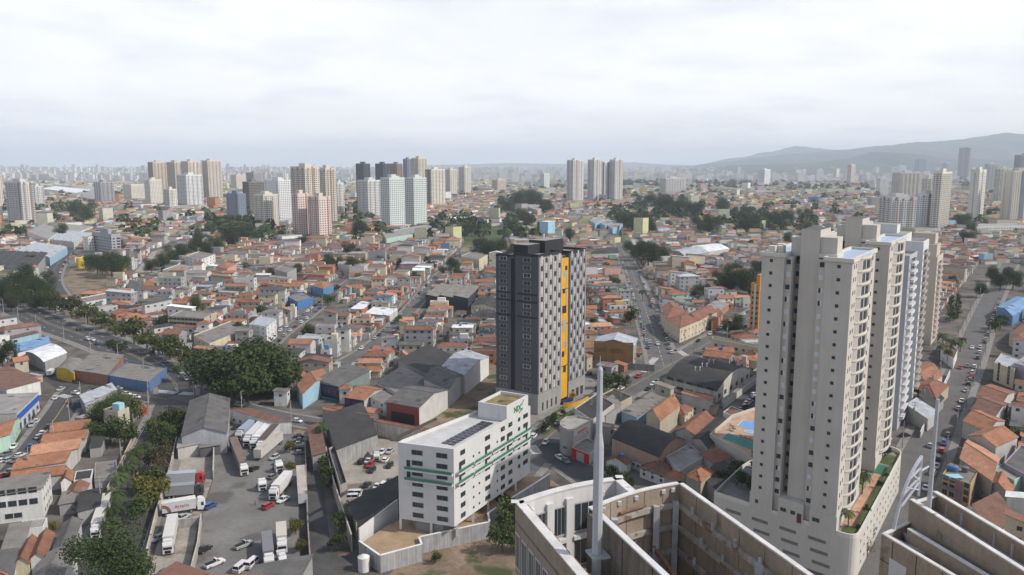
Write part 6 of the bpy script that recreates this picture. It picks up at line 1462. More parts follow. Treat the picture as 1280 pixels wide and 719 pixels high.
wall_thing('long stained wall on the left of the scrap yard', [(408, 575), (418, 620), (440, 690)], 4.5, (.34, .30, .26))
wall_thing('white garden wall along the sloping street', [(1187, 470), (1173, 500), (1150, 548)], 2.4, (.50, .49, .47))
wall_thing('painted wall beside the avenue palms', [(170, 548), (150, 590), (135, 620)], 2.6, (.40, .33, .26))
# ---------------------------------------------------------------- trees: (pixel x, pixel y of the foot, crown width in pixels, kind)
# kinds: o round dark, g mid green, y yellowish, s spreading, b bare brownish, p palm, n conifer
TREES = [(312, 502, 122, 'G')]
def T_(s, kind):
    for q in s.split(): a = [float(v) for v in q.split(',')]; TREES.append((a[0], a[1], a[2], kind))
T_('8,378,30 26,384,30 42,378,30 57,374,26 32,368,34 62,388,25 14,390,24 46,390,26', 'o')
T_('70,392,30 90,398,30 110,406,30 127,412,28 143,418,22', 's')
T_('168,430,36 184,440,30 198,444,28 213,450,34 226,458,30 242,464,32 250,474,28 262,480,26', 's')
T_('202,416,20 145,444,24 4,462,34', 'o')
T_('128,540,36 148,534,40 166,530,28 138,556,34 156,558,30 120,552,24', 'g')
T_('194,546,26 213,540,26 226,536,20 230,548,16', 'g')
T_('206,596,26 202,612,28', 'b')
T_('190,640,46 182,618,28', 'y'); T_('204,566,30 197,590,30 188,616,32 176,656,30 212,552,26', 'g')
T_('146,748,96', 'o'); T_('100,640,16 66,662,12', 'y')
T_('181,582,22 174,594,22 160,612,24 152,630,22 150,650,26 144,668,24 138,690,22 168,600,20 243,498,16 222,478,16', 'p')
T_('362,566,16 364,592,14 370,668,20 376,690,16', 'y')
T_('408,592,22 412,612,24 428,668,24 422,690,22', 'g'); T_('402,560,18', 'p')
T_('513,516,24', 'g')
T_('640,668,36 628,690,34 650,690,30 632,640,22', 'g'); T_('545,704,14', 'g')
T_('758,487,22 770,484,20 780,484,16 748,496,14 690,534,18 682,540,14 704,520,10', 'g')
T_('737,388,24', 'b')
T_('792,326,24 810,336,34 828,329,22 802,322,24', 'o')
T_('906,366,32 922,362,26 936,368,34 950,346,22 918,352,26 944,372,18', 'o')
T_('872,372,18 884,374,16 905,372,12', 'g')
T_('920,420,22 910,418,16', 'g'); T_('788,398,11 795,400,11 803,376,10', 'p')
T_('778,288,24 790,294,26 800,290,24 812,294,22 819,264,20 830,270,26 842,272,30 856,274,26 868,276,22 805,262,20', 'o')
T_('902,268,20 918,274,14 968,288,26 984,286,24 875,292,22 890,296,24 932,282,22 940,292,24 1004,278,16', 'o')
T_('632,268,20 645,262,22 656,262,25 668,264,23 680,268,20 650,282,20 660,288,17 640,292,17 628,318,19 640,324,17 618,322,16', 'o')
T_('190,342,20 205,338,23 220,332,25 232,326,22 246,318,22 258,322,19 272,318,23 288,312,27 302,304,22 312,300,19 250,306,19 262,298,19 276,290,20 292,286,19 306,290,17 320,306,19', 'o')
T_('122,344,24 140,348,30 152,344,26 105,282,30 112,338,18', 'o')
T_('436,322,18 448,326,16 412,338,20 424,338,16 440,342,20', 'o'); T_('452,340,16 432,336,12', 'y')
T_('450,298,22 380,310,14 565,338,18 558,348,16 601,322,26 614,324,24 580,300,20 590,296,18 572,350,14', 'o')
T_('498,405,12 386,424,18 410,418,14 246,392,20 228,396,18 300,420,16 410,382,16', 'g')
T_('1205,290,24 1212,296,16 1210,310,20 1250,364,28 1266,362,22 1240,352,16 1225,372,18', 'o')
T_('1187,402,18 1196,398,16', 'n'); T_('1244,416,20 1250,412,18 1270,526,22 1275,560,24 1262,540,18', 'g')
T_('1178,440,16 1188,444,17 1196,446,16 1184,456,15 1174,452,14 1200,440,13', 'p')
T_('1136,470,14 1146,474,14 1156,470,12', 'g')
T_('900,612,22 912,606,20 922,598,20 934,594,18', 'g'); T_('766,602,18 778,606,16 788,611,14', 'g')
T_('1098,650,15 1090,680,15 1084,696,16 1108,618,13', 'b')
T_('700,340,16 712,304,16 726,330,14 690,318,16 40,334,16 60,352,14 78,300,18 150,318,16 340,352,14 372,344,14 520,352,12 500,334,12 475,330,12 540,336,12 590,420,12 575,426,14 602,428,14 755,340,12 760,372,10 740,410,12 850,350,12 985,310,16 1010,300,18 1035,304,16 1060,300,16 1080,296,18', 'g')
# ---------------------------------------------------------------- vehicles
def jit(c, a=.12):
    k = 1 + cr0.uniform(-a, a); return tuple(min(.8, max(.01, x * k * (1 + cr0.uniform(-.04, .04)))) for x in c)
cr0 = random.Random(8)
def loft(b, secs, m, caps=True):
    """secs: [(x, [(y, z), ...])] closed cross sections of equal length"""
    k = len(b.v); n = len(secs[0][1]); mi = b.mi(m)
    for x, pr in secs: b.v.extend((x, y, z) for y, z in pr)
    for i in range(len(secs) - 1):
        for j in range(n):
            j2 = (j + 1) % n; b.f.append((k + i * n + j, k + i * n + j2, k + (i + 1) * n + j2, k + (i + 1) * n + j)); b.m.append(mi)
    if caps:
        b.f.append(tuple(k + j for j in reversed(range(n)))); b.m.append(mi)
        b.f.append(tuple(k + (len(secs) - 1) * n + j for j in range(n))); b.m.append(mi)
def wheel_mesh(r, w):
    b = MB(); b.tube((0, -w / 2, 0), (0, w / 2, 0), r, r, M_rubber, 14); b.tube((0, -w / 2 - .01, 0), (0, w / 2 + .01, 0), r * .58, r * .58, mat('wheel_rim', (.42, .42, .43), .4, .0, metallic=.6), 10); return b.mesh('wheel')
WH_CAR, WH_TRUCK = wheel_mesh(.31, .2), wheel_mesh(.5, .3)
M_lamp = mat('lamp_lens', (.55, .55, .52), .2, 0, spec=.6); M_tail = mat('tail_lens', (.30, .01, .01), .25, 0)
def car_parts(L, W, H, hood, boot, pickup=False, van=False):
    """meshes of a car that faces +x"""
    b = MB(); h0, belt = .24, H * .62; hx = L / 2
    def ring(w, z0, z1, r=.10): return [(-w / 2 + r, z0), (w / 2 - r, z0), (w / 2, z0 + r), (w / 2, z1 - r * .6), (w / 2 - r, z1), (-w / 2 + r, z1), (-w / 2, z1 - r * .6), (-w / 2, z0 + r)]
    prof = [(-hx, .84, .40, belt * .86), (-hx + .10, .93, h0, belt * .97), (-hx + boot, 1, h0, belt), (hx - hood, 1, h0, belt), (hx - .35, .95, h0, belt * .86), (hx, .80, .38, belt * .66)]
    loft(b, [(x, ring(W * k, z0, z1)) for x, k, z0, z1 in prof], M_paint)
    c0, c1 = -hx + boot, hx - hood                    # glasshouse base
    t0, t1 = (c0 + (.10 if van or boot < .5 else .45), c1 - (.35 if van else .75))
    if pickup: c0 = 0.0; t0 = .12
    g = MB(); wb, wt = W * .90, W * .72
    g.v.extend([(c0, -wb / 2, belt - .02), (c1, -wb / 2, belt - .02), (c1, wb / 2, belt - .02), (c0, wb / 2, belt - .02), (t0, -wt / 2, H - .05), (t1, -wt / 2, H - .05), (t1, wt / 2, H - .05), (t0, wt / 2, H - .05)])
    for f in ((0, 1, 5, 4), (1, 2, 6, 5), (2, 3, 7, 6), (3, 0, 4, 7)): g.f.append(f); g.m.append(g.mi(M_carglass))
    loft(b, [(t0 - .06, ring(wt * .94, H - .07, H - .01, .03)), (t0 + .1, ring(wt + .04, H - .07, H, .03)), (t1 - .1, ring(wt + .04, H - .07, H, .03)), (t1 + .05, ring(wt * .94, H - .07, H - .02, .03))], M_paint)
    for s in (1, -1):
        for a_, c_ in (((c0 + .02, wb / 2, belt - .02), (t0, wt / 2, H - .04)), ((c1 - .02, wb / 2, belt - .02), (t1, wt / 2, H - .04)), (((c0 + c1) / 2 - .1, wb / 2, belt), ((t0 + t1) / 2 - .1, wt / 2, H - .04))):
            b.bar((a_[0], s * a_[1], a_[2]), (c_[0], s * c_[1], c_[2]), .07, .07, M_paint)
    if pickup: b.box(-hx + .12, -.12, -W * .40, W * .40, belt + .002, belt + .01, M_rubber)
    l = MB()
    return b.mesh('body'), g.mesh('windows'), l
CARS = []
for kd, a in (('hatchback', (3.8, 1.68, 1.48, 1.0, .35)), ('saloon car', (4.35, 1.72, 1.44, 1.15, .85)), ('estate car', (4.3, 1.75, 1.6, 1.0, .2)), ('pickup truck', (5.0, 1.8, 1.72, 1.3, 2.2, True)), ('van', (4.8, 1.9, 2.05, .8, .12, False, True))):
    CARS.append((kd, car_parts(*a), a))
LENS = MB(); LENS.box(-.03, .03, -.17, .17, -.07, .07, M_lamp); LENS = LENS.mesh('headlight'); TAIL = MB(); TAIL.box(-.03, .03, -.15, .15, -.08, .08, M_tail); TAIL = TAIL.mesh('tail_light')
PROTO = {}
CCOL = dict(white=(.62, .62, .62), silver=(.36, .37, .38), grey=(.14, .145, .15), black=(.015, .015, .017), red=(.33, .02, .025), blue=(.03, .07, .22), beige=(.40, .36, .28))
cr = random.Random(21)
def put_car(x, y, ang, color=None, kd=None, label=None, where='', z=0.02):
    color = color or cr.choices(list(CCOL), (30, 22, 14, 22, 7, 4, 2))[0]; kd = kd or cr.choices(('hatchback', 'saloon car', 'estate car'), (5, 4, 3))[0]
    if kd not in PROTO:
        me_b, me_w, _ = [c[1] for c in CARS if c[0] == kd][0]; a = [c[2] for c in CARS if c[0] == kd][0]
        T = thing({'pickup truck': 'pickup_truck', 'van': 'van'}.get(kd, 'parked_car'), None, {'pickup truck': 'pickup', 'van': 'van'}.get(kd, 'car'), (x, y, z), ang, 'cars and vans about the streets')
        link('body', me_b, T); link('windows', me_w, T)
        for sx in (1, -1):
            for sy in (1, -1): link('wheel', WH_CAR, T, loc=(sx * a[0] * .31, sy * (a[1] / 2 - .09), .31))
        for sy in (1, -1): link('headlight', LENS, T, loc=(a[0] / 2 - .10, sy * a[1] * .31, a[2] * .62 * .60)); link('tail_light', TAIL, T, loc=(-a[0] / 2 + .02, sy * a[1] * .30, a[2] * .62 * .70))
        PROTO[kd] = T
    else:
        T = dup(PROTO[kd], (x, y, z), ang)
    for c in T.children:
        if c.name.split('.')[0] == 'body': c.color = (*jit(CCOL[color], .06), 1)
    if label: T['label'] = label
    else: CARQ.append((T, f'{color} {kd}', where, x, y))
    occupy([(x - 2, y - 2), (x + 2, y - 2), (x + 2, y + 2), (x - 2, y + 2)])
    return T
CARQ = []
def heading(road, x, y):
    P, N, *_ = ROADS[road]; i = min(range(len(P)), key=lambda k: (P[k] - Vector((x, y))).length); d = P[min(i + 1, len(P) - 1)] - P[max(i - 1, 0)]; return math.atan2(d.y, d.x)
def cars(s, road=None, ang=None, where='', z=0.06, kd=None):
    """'x,y[,colour]' pixel pairs, or a row 'x0,y0>x1,y1*n'"""
    for q in s.split():
        if '>' in q:
            a, b_ = q.split('>'); b_, n = b_.split('*'); a, b_ = (at(*map(float, v.split(','))) for v in (a, b_)); n = int(n)
            for k in range(n):
                if cr.random() < .10: continue
                p = a + (b_ - a) * ((k + cr.uniform(-.1, .1)) / max(1, n - 1)); A = heading(road, p.x, p.y) if road else R(ang); put_car(p.x, p.y, A + (math.pi if cr.random() < .4 else 0), None, kd, None, where, z)
        else:
            v = q.split(','); p = at(float(v[0]), float(v[1]) + 1); A = heading(road, p.x, p.y) if road else R(ang); put_car(p.x, p.y, A + (math.pi if cr.random() < .4 else 0), v[2] if len(v) > 2 else None, kd, None, where, z)
def along(road, side, y0, y1, gap, where, colors=None, off=1.05, skip=.12):
    """a row at the kerb: side +1 left of the road's direction; y0..y1 pixel rows"""
    P, N, hw, pw, m = ROADS[road]; last = None
    for i in range(len(P)):
        py = pix(P[i].x, P[i].y)[1]
        if not (min(y0, y1) <= py <= max(y0, y1)): continue
        p = P[i] + N[i] * side * (hw - off)
        if last is not None and (p - last).length < gap: continue
        last = p
        if cr.random() < skip: continue
        put_car(p.x, p.y, heading(road, p.x, p.y) + (math.pi if side > 0 else 0), None, None, None, where, .07)
along('long_street', 1, 345, 446, 5.6, 'on the nearer kerb of the long street')
along('long_street', -1, 318, 440, 5.4, 'on the far kerb of the long street')
cars('812,428,silver 822,430,white 805,419,red 800,340 797,358,grey', 'long_street', where='driving on the long street')
cars('798,471,red 776,486,white 783,481,grey 736,468,black 760,464,grey 772,467,black', 'cross_street', where='on the cross street by the crossing')
cars('816,481,white 810,487,black 822,478,grey', 'cross_street', where='parked beside the barrel roof warehouse')
cars('840,467,white 844,464,grey 852,459,white', 'cross_street', where='behind the barrel roof warehouse')
along('cross_street', 1, 386, 434, 6, 'on the shop side of the cross street'); along('cross_street', -1, 392, 440, 7, 'on the wall side of the cross street', skip=.3)
cars('742,503,white 736,506,white 748,499,grey', 'cross_street', where='by the dark tower garden'); cars('696,529,silver 683,536,white 673,541,black 667,546,white 682,554,white', 'cross_street', where='on the cross street behind the white office')
cars('707,577,grey 700,573,white', 'corner_street', where='in the corner street by the red shop')
cars('1225,435,silver 1225,441,white 1222,448,black 1218,459,white 1216,466,white 1214,471,red 1212.5,475,grey 1210.5,480,black 1207,489,silver 1202,502,white 1198,511,silver 1185,544,grey 1180,555,blue 1177,564,red 1173,574,black 1170,584,silver 1166,592,white 1157,611,white', 'sloping_street', where='in the kerb row of the sloping street')
cars('1215,435,white 1200,460,red 1209,458,grey 1163,558,silver', 'sloping_street', where='driving on the sloping street'); cars('1131,545,black', ang=20, where='in the forecourt below the third tower')
along('sloping_street', -1, 372, 428, 7, 'at the far end of the sloping street', skip=.25)
cars('69,498,white 76,487,silver 48,511,black 46,514,white 40,521,black 46,527,white 40,532,silver 61,534,black 53,542,white 48,547,silver 39,559,blue 17.5,559,white', 'shop_lane', where='along the side lane by the sheds'); cars('26,570,white 12,576,silver 3,577,white 19,577,grey 8,569,grey 12,591,silver 3,596,red', ang=70, where='in the car park beside the side lane')
cars('95,492,white 95,478,black', ang=150, where='at the market corner'); cars('80,467,white 88,471,red 108,475,red 100,473,silver', ang=-20, where='in front of the yellow garage', kd=None)
cars('147,486,silver 158,493,white 170,497,white', ang=-10, where='by the blue workshop'); cars('63,398 98,412 110,424,white 116,425,white 122,430,blue 190,440 206,452 226,466,silver 233,474,white 40,385 20,378', 'avenue', where='on the avenue')
along('quiet_street', 1, 345, 438, 10, 'on the left of the quiet street', skip=.3); along('quiet_street', -1, 340, 430, 12, 'on the right of the quiet street', skip=.4); along('narrow_street', 1, 370, 430, 9, 'on the narrow street', skip=.2); along('narrow_street', -1, 372, 436, 11, 'on the narrow street', skip=.3)
along('hill_street', 1, 296, 362, 8, 'on the hill street', skip=.2); along('hill_street', -1, 290, 352, 9, 'on the hill street', skip=.2)
cars('939,500,black 936,502.5,silver 933.5,505,white 931,507.5,red 928.5,510,black 926,512.5,black 943,494,white', ang=35, where='in the row above the pool terrace')
cars('226,596,silver 318,587,black 343,573,silver 349,579,grey 341.5,597,grey 335.5,634,red 354,626,white 256,688,black 229,648,silver 197,675,silver 204,719,blue 263,634,blue 296,535,black', ang=65, where='about the truck yard'); cars('375,546,black 375,551,grey 374,556,silver 373,561,black 376,567,grey', ang=10, where='in the dark row beside the rusty shed')
cars('452,578,black 461,577,white 463,582.5,red 465,589,black 477.6,566,white 482,576,white 487,565,silver 487,583,black 458.7,607,black 458.7,616,black 472,609,white 480,607,white 487,603,black 441,630,red', ang=78, where='in the scrap yard behind the office')
cars('441.6,620,white 441.6,625,white', ang=5, where='in the scrap yard corner', kd='van'); cars('302,712,white 316,707,white', ang=75, where='by the bottom yard shed', kd='van'); cars('305,683,silver 268.5,706,white', ang=50, where='alone on the yard concrete', kd='pickup truck')
cars('254,553,black 262,553,grey 268,552,black', ang=80, where='under the carport'); cars('340,523,grey 372,527,white 300,507,silver 405,531,blue', 'yard_street', where='on the yard street')
by = {}
for T, desc, where, x, y in CARQ: by.setdefault((desc, where), []).append((y, T.name, T))
for (desc, where), rows in by.items():
    rows.sort(key=lambda r: r[:2])
    for i, (_, _, T) in enumerate(rows): T['label'] = (f'{desc} {where}' if len(rows) == 1 else f'{ordinal(i)} closest {desc} {where}')
def truck(rear, front, label, trailer=(.50, .50, .50), cab=(.62, .62, .62), H=3.9, W=2.5, roof=None, side_text=None, has_cab=True, has_trailer=True, L=None, hh=0):
    a, f = at(*rear, hh), at(*front, hh); d = (f - a); ln = L or d.length; d = d.normalized(); c = (a + f) / 2; ang = math.atan2(d.y, d.x)
    T = thing('lorry' if has_trailer and has_cab else ('semi_trailer' if has_trailer else 'tractor_unit'), label, 'truck', (c.x, c.y, .03), ang, 'lorries and trailers of the yard'); occupy([tuple(c + d * s * ln / 2 + Vector((-d.y, d.x)) * t) for s, t in ((-1, -1.6), (1, -1.6), (1, 1.6), (-1, 1.6))])
    def put(nm, mb, color=None): o = link(nm, mb.mesh(nm), T); o.color = (*color, 1) if color else (1, 1, 1, 1); return o
    x0, x1 = -ln / 2, ln / 2; cl = 2.1 if has_cab else 0
    if has_trailer:
        b = MB(); b.box(x0, x1 - cl - (.35 if cl else 0), -W / 2, W / 2, 1.1, H - .05, M_metal)
        xx = x0 + .6
        while xx < x1 - cl - .6:
            for s in (1, -1): b.box(xx, xx + .06, s * (W / 2) - .012, s * (W / 2) + .012, 1.2, H - .15, M_metal)
            xx += 1.2
        put('cargo_box', b, trailer); b = MB(); b.box(x0 - .03, x1 - cl - (.32 if cl else -.03), -W / 2 - .03, W / 2 + .03, H - .05, H + .03, M_slab if roof else M_metal); put('roof', b, roof or trailer)
        b = MB(); b.box(x0, x0 + .04, -W / 2 + .06, W / 2 - .06, 1.15, H - .12, M_metal); b.box(x0 - .05, x0 - .005, -.03, .03, 1.2, H - .2, M_rubber); put('rear_door', b, tuple(v * .85 for v in trailer))
    b = MB(); b.box(x0 + .2, x1 - .3, -.45, .45, .75, 1.06, M_rubber); put('chassis', b)
    ws = ([x0 + 1.0, x0 + 2.2] if has_trailer else [x0 + .7]) + ([x1 - .95] if has_cab else []) + ([x1 - cl - 1.6] if has_cab and ln > 9 else [])
    for x in ws:
        for s in (1, -1): link('wheel', WH_TRUCK, T, loc=(x, s * (W / 2 - .2), .5))
    if has_cab:
        b = MB(); ch = min(H - .5, 3.1)
        loft(b, [(x1 - cl, [(-W / 2 + .05, .6), (W / 2 - .05, .6), (W / 2 - .05, ch), (-W / 2 + .05, ch)]), (x1 - .35, [(-W / 2 + .03, .5), (W / 2 - .03, .5), (W / 2 - .08, ch + .1), (-W / 2 + .08, ch + .1)]), (x1, [(-W / 2 + .1, .5), (W / 2 - .1, .5), (W / 2 - .2, ch - .5), (-W / 2 + .2, ch - .5)])], M_paint)
        b.box(x1 - 1.9, x1 - .7, -W / 2 + .3, W / 2 - .3, ch + .02, ch + .55, M_paint); put('cab', b, cab)
        b = MB(); b.face([(x1 + .02, -W / 2 + .25, 1.55), (x1 + .02, W / 2 - .25, 1.55), (x1 - .01, W / 2 - .28, ch - .55), (x1 - .01, -W / 2 + .28, ch - .55)], M_carglass); put('windscreen', b)
        for s in (1, -1): b = MB(); b.box(x1 - 1.15, x1 - .45, s * (W / 2 - .06) - .02, s * (W / 2 - .06) + .02, 1.6, ch - .5, M_carglass); put('side_window', b)
        for s in (1, -1): b = MB(); b.box(x1 - .02, x1 + .03, s * .85 - .18, s * .85 + .18, .85, 1.08, M_lamp); put('headlight', b)
        b = MB(); b.box(x1 - .02, x1 + .04, -.7, .7, .6, 1.35, M_rubber); put('grille', b)
    if side_text:
        nn = Vector((0, 1)); o = text(T, side_text, Vector((c.x, c.y)) - d * ln / 2, Vector((c.x, c.y)) + d * (ln / 2 - cl), .56, 2.1, 1.25, (.36, .03, .02)); 
        o.matrix_local = Matrix.Translation((x0 + (ln - cl) * .56, -W / 2 - .03, 2.05)) @ Matrix.Rotation(R(90), 4, 'X')
        b = MB(); seg = 12
        for r0, r1, colr, nm in ((1.75, 2.2, (.36, .04, .02), 'emblem'), (1.35, 1.7, (.05, .16, .13), 'emblem')):
            b = MB()
            for k in range(seg):
                t0, t1 = math.pi * .5 * k / seg, math.pi * .5 * (k + 1) / seg; P = [(x0 + .05 + math.cos(t) * r, -W / 2 - .025, 1.15 + math.sin(t) * r) for t, r in ((t0, r0), (t0, r1), (t1, r1), (t1, r0))]; b.face(P, M_metal)
            put(nm, b, colr)
    return T
truck((326, 529), (298, 553), 'silver blue roofed lorry, leftmost of the parked trailer row', (.30, .36, .45), (.5, .5, .5)); truck((334, 532), (308, 560), 'white lorry second in the parked trailer row', (.58, .58, .58)); truck((341, 535), (317, 563), 'white lorry with a blue stripe, third in the trailer row', (.50, .53, .60), roof=(.62, .62, .62))
truck((347, 541), (325, 567), 'lorry with a dark brown roof, fourth in the trailer row', (.45, .45, .46), roof=(.10, .075, .065)); truck((350, 553), (322, 577), 'beige topped trailer without a cab, right end of the trailer row', (.48, .47, .45), roof=(.42, .38, .31), has_cab=False)
truck((292, 560), (306, 596), 'lone lorry with a brown roof and white cab pointing to us', (.16, .15, .17), roof=(.17, .13, .11)); truck((325, 607), (329, 616), 'white tractor unit alone in mid yard', has_trailer=False, L=5.2); truck((361, 604), (341, 627), 'white box lorry near the parked estate car', (.60, .59, .56))
truck((376, 597), (379, 634), 'beige roofed trailer along the driveway fence', (.46, .46, .48), roof=(.40, .36, .31), has_cab=False); truck((345, 585), (350, 592), 'white tractor unit beside the small yard trees', has_trailer=False, L=5.2)
truck((210, 607), (256, 604), 'silver roofed lorry with a red cab, farthest of the wall lot', (.36, .38, .42), (.36, .03, .03)); truck((208, 623), (255, 619), 'grey roofed lorry with a dark cab, in the middle of the lot', (.25, .26, .28), (.04, .04, .05)); truck((203, 645), (257, 636), 'white lorry with red lettering and a curved emblem', (.50, .50, .53), roof=(.62, .61, .58), side_text='Artarin')
truck((217, 660), (210, 695), 'white box lorry facing us in the walled lot', (.56, .55, .52)); truck((334, 682), (337, 714), 'grey topped lorry with a white cab by the bottom shed', (.17, .17, .18)); truck((352, 670), (353, 694), 'short beige box lorry beside the orange load', (.50, .46, .40)); truck((351, 700), (354, 708), 'tiny white box van near the bottom shed', (.55, .55, .54), H=2.6, W=2.0)
truck((134, 633), (120, 676), 'long pale lorry driving down the avenue under the palms', (.55, .53, .48)); truck((470, 570), (471, 578), 'small grey box truck among the scrap yard cars', (.30, .28, .25), H=3, W=2.1); truck((62, 472), (66, 468), 'small white box truck near the arched canopy', (.58, .58, .58), L=6, H=3, W=2.1)
# ---------------------------------------------------------------- poles with cross arms and street lamps
PB = None
def pole(x, y, ang, label=None, h=9.5, lamp=False):
    global PB
    if lamp not in (PB or {}):
        PB = PB or {}; T = thing('street_lamp' if lamp else 'utility_pole', None, 'lamp post' if lamp else 'utility pole', (x, y, 0), ang, 'poles along the streets')
        b = MB(); b.tube((0, 0, 0), (0, 0, h), .17, .11, M_conc, 8); link('post', b.mesh('post'), T).color = (.36, .34, .31, 1)
        if lamp: b = MB(); b.bar((0, 0, h - .2), (2.2, 0, h + .5), .08, .08, M_frame); link('arm', b.mesh('arm'), T).color = (.3, .3, .3, 1); b = MB(); b.box(2.0, 2.8, -.15, .15, h + .45, h + .6, M_frame); link('lamp_head', b.mesh('lamp_head'), T).color = (.45, .45, .45, 1)
        else:
            for z in (h - .5, h - 1.5): b = MB(); b.box(-1.1, 1.1, -.06, .06, z, z + .12, M_bark); link('cross_arm', b.mesh('cross_arm'), T)
            b = MB(); b.tube((.3, .3, h - 3.2), (.3, .3, h - 2.2), .28, .28, M_metal, 10); link('transformer', b.mesh('transformer'), T).color = (.25, .26, .27, 1)
        PB[lamp] = T
    else: T = dup(PB[lamp], (x, y, 0), ang)
    describe(T, 'street lamp with a curved arm' if lamp else 'concrete utility pole with cross arms', x, y)
for road, side, y0, y1, gap, lamp in (('long_street', -1, 320, 445, 26, 0), ('cross_street', -1, 385, 560, 26, 0), ('cross_street', 1, 390, 470, 30, 0), ('sloping_street', 1, 372, 640, 26, 0), ('sloping_street', -1, 380, 620, 34, 0), ('shop_lane', -1, 490, 600, 24, 0), ('yard_street', -1, 500, 530, 24, 0), ('quiet_street', 1, 330, 440, 28, 0), ('narrow_street', -1, 360, 440, 28, 0),
      ('avenue', 1, 375, 480, 34, 1), ('avenue', -1, 380, 470, 36, 1), ('hill_street', 1, 292, 360, 36, 1), ('avenue', -1, 515, 690, 28, 0)):
    P, N, hw, pw, m = ROADS[road]; last = None
    for i in range(len(P)):
        py = pix(P[i].x, P[i].y)[1]
        if not (y0 <= py <= y1): continue
        p = P[i] + N[i].normalized() * side * (hw * N[i].length + .7)
        if last is not None and (p - last).length < gap: continue
        last = p; pole(p.x, p.y, heading(road, p.x, p.y) + R(90) * (1 if lamp == 0 else -side), lamp=bool(lamp))
# transmission pylons by the hill street
for px, py, top in ((166, 338, 304), (176, 326, 297)):
    c = at(px, py); h = height(c, px, top); T = thing('pylon', None, 'pylon', (c.x, c.y, 0), group='lattice pylons'); describe(T, 'thin grey lattice power pylon', c.x, c.y)
    for sx, sy in ((1, 1), (1, -1), (-1, -1), (-1, 1)): b = MB(); b.bar((c.x + sx * 2.2, c.y + sy * 2.2, 0), (c.x + sx * .4, c.y + sy * .4, h), .22, .22, M_steel); b.build('leg', T)
    b = MB()
    for k in range(7):
        z0, z1 = h * k / 7, h * (k + 1) / 7; w0, w1 = 2.2 - 1.8 * k / 7, 2.2 - 1.8 * (k + 1) / 7
        for sx, sy, tx, ty in ((1, 1, 1, -1), (1, -1, -1, -1), (-1, -1, -1, 1), (-1, 1, 1, 1)): b.bar((c.x + sx * w0, c.y + sy * w0, z0), (c.x + tx * w1, c.y + ty * w1, z1), .1, .1, M_steel)
    b.build('lattice', T)
    for z in (.7, .82, .94): b = MB(); b.bar((c.x - 4.5, c.y, h * z), (c.x + 4.5, c.y, h * z), .25, .25, M_steel); b.build('cross_arm', T)
# ---------------------------------------------------------------- people on foot, each one skinned body
def person(px, py, ang, shirt, trousers, label, z=.03):
    c = at(px, py); me = bpy.data.meshes.new('body')
    J = [(0, 0, .95, .13), (0, .0, 1.20, .14), (.01, 0, 1.42, .15), (.02, 0, 1.53, .06), (.03, 0, 1.66, .10), (.04, 0, 1.74, .08), (0, .18, 1.43, .06), (-.08, .25, 1.15, .045), (.05, .27, .92, .035), (.09, .27, .84, .04), (0, -.18, 1.43, .06), (.05, -.25, 1.15, .045), (.14, -.26, .93, .035), (.18, -.26, .85, .04),
         (0, .10, .88, .09), (.14, .10, .50, .065), (.06, .10, .09, .05), (.22, .10, .05, .045), (0, -.10, .88, .09), (-.06, -.10, .50, .065), (-.26, -.10, .12, .05), (-.14, -.10, .05, .045)]
    E = [(0, 1), (1, 2), (2, 3), (3, 4), (4, 5), (2, 6), (6, 7), (7, 8), (8, 9), (2, 10), (10, 11), (11, 12), (12, 13), (0, 14), (14, 15), (15, 16), (16, 17), (0, 18), (18, 19), (19, 20), (20, 21)]
    me.from_pydata([j[:3] for j in J], E, []); T = thing('person', label, 'person', (c.x, c.y, z), ang)
    o = link('body', me, T); o.modifiers.new('s', 'SKIN'); o.modifiers.new('d', 'SUBSURF').render_levels = 1
    for v, j in zip(me.skin_vertices[0].data, J): v.radius = (j[3], j[3])
    me.skin_vertices[0].data[0].use_root = True
    dg = bpy.context.evaluated_depsgraph_get(); ev = bpy.data.meshes.new_from_object(o.evaluated_get(dg)); o.modifiers.clear(); o.data = ev
    sk = mat('skin', (.30, .17, .11), .7, 0); sh = mat('shirt_' + shirt, dict(red=(.30, .03, .03), dark=(.03, .03, .04), white=(.5, .5, .5), blue=(.05, .10, .25))[shirt], .9, .1); tr_ = mat('trousers_' + trousers, dict(dark=(.025, .025, .035), blue=(.04, .06, .12), khaki=(.22, .18, .12))[trousers], .9, .1)
    ha = mat('hair', (.02, .015, .01), .8, 0)
    ev.materials.clear()
    for m_ in (sk, sh, tr_, ha): ev.materials.append(m_)
    for p in ev.polygons: z_ = p.center.z; p.material_index = 3 if z_ > 1.74 or (z_ > 1.6 and p.center.x < -.01) else 0 if z_ > 1.52 or (abs(p.center.y) > .2 and z_ < 1.0 and z_ > .7) else 1 if z_ > .95 else 2
    return T
person(319, 632, R(200), 'red', 'dark', 'person in a dark red shirt walking alone across the truck yard')
person(88, 486, R(40), 'dark', 'khaki', 'person in a dark shirt crossing at the market corner')
person(250, 500, R(0), 'white', 'blue', 'person in a white shirt walking under the great dark tree')
person(376, 526, R(180), 'blue', 'dark', 'person in a blue shirt on the yard street before the shops')
person(1122, 606, R(60), 'dark', 'blue', 'person in dark clothes on the pavement beside the podium wall')
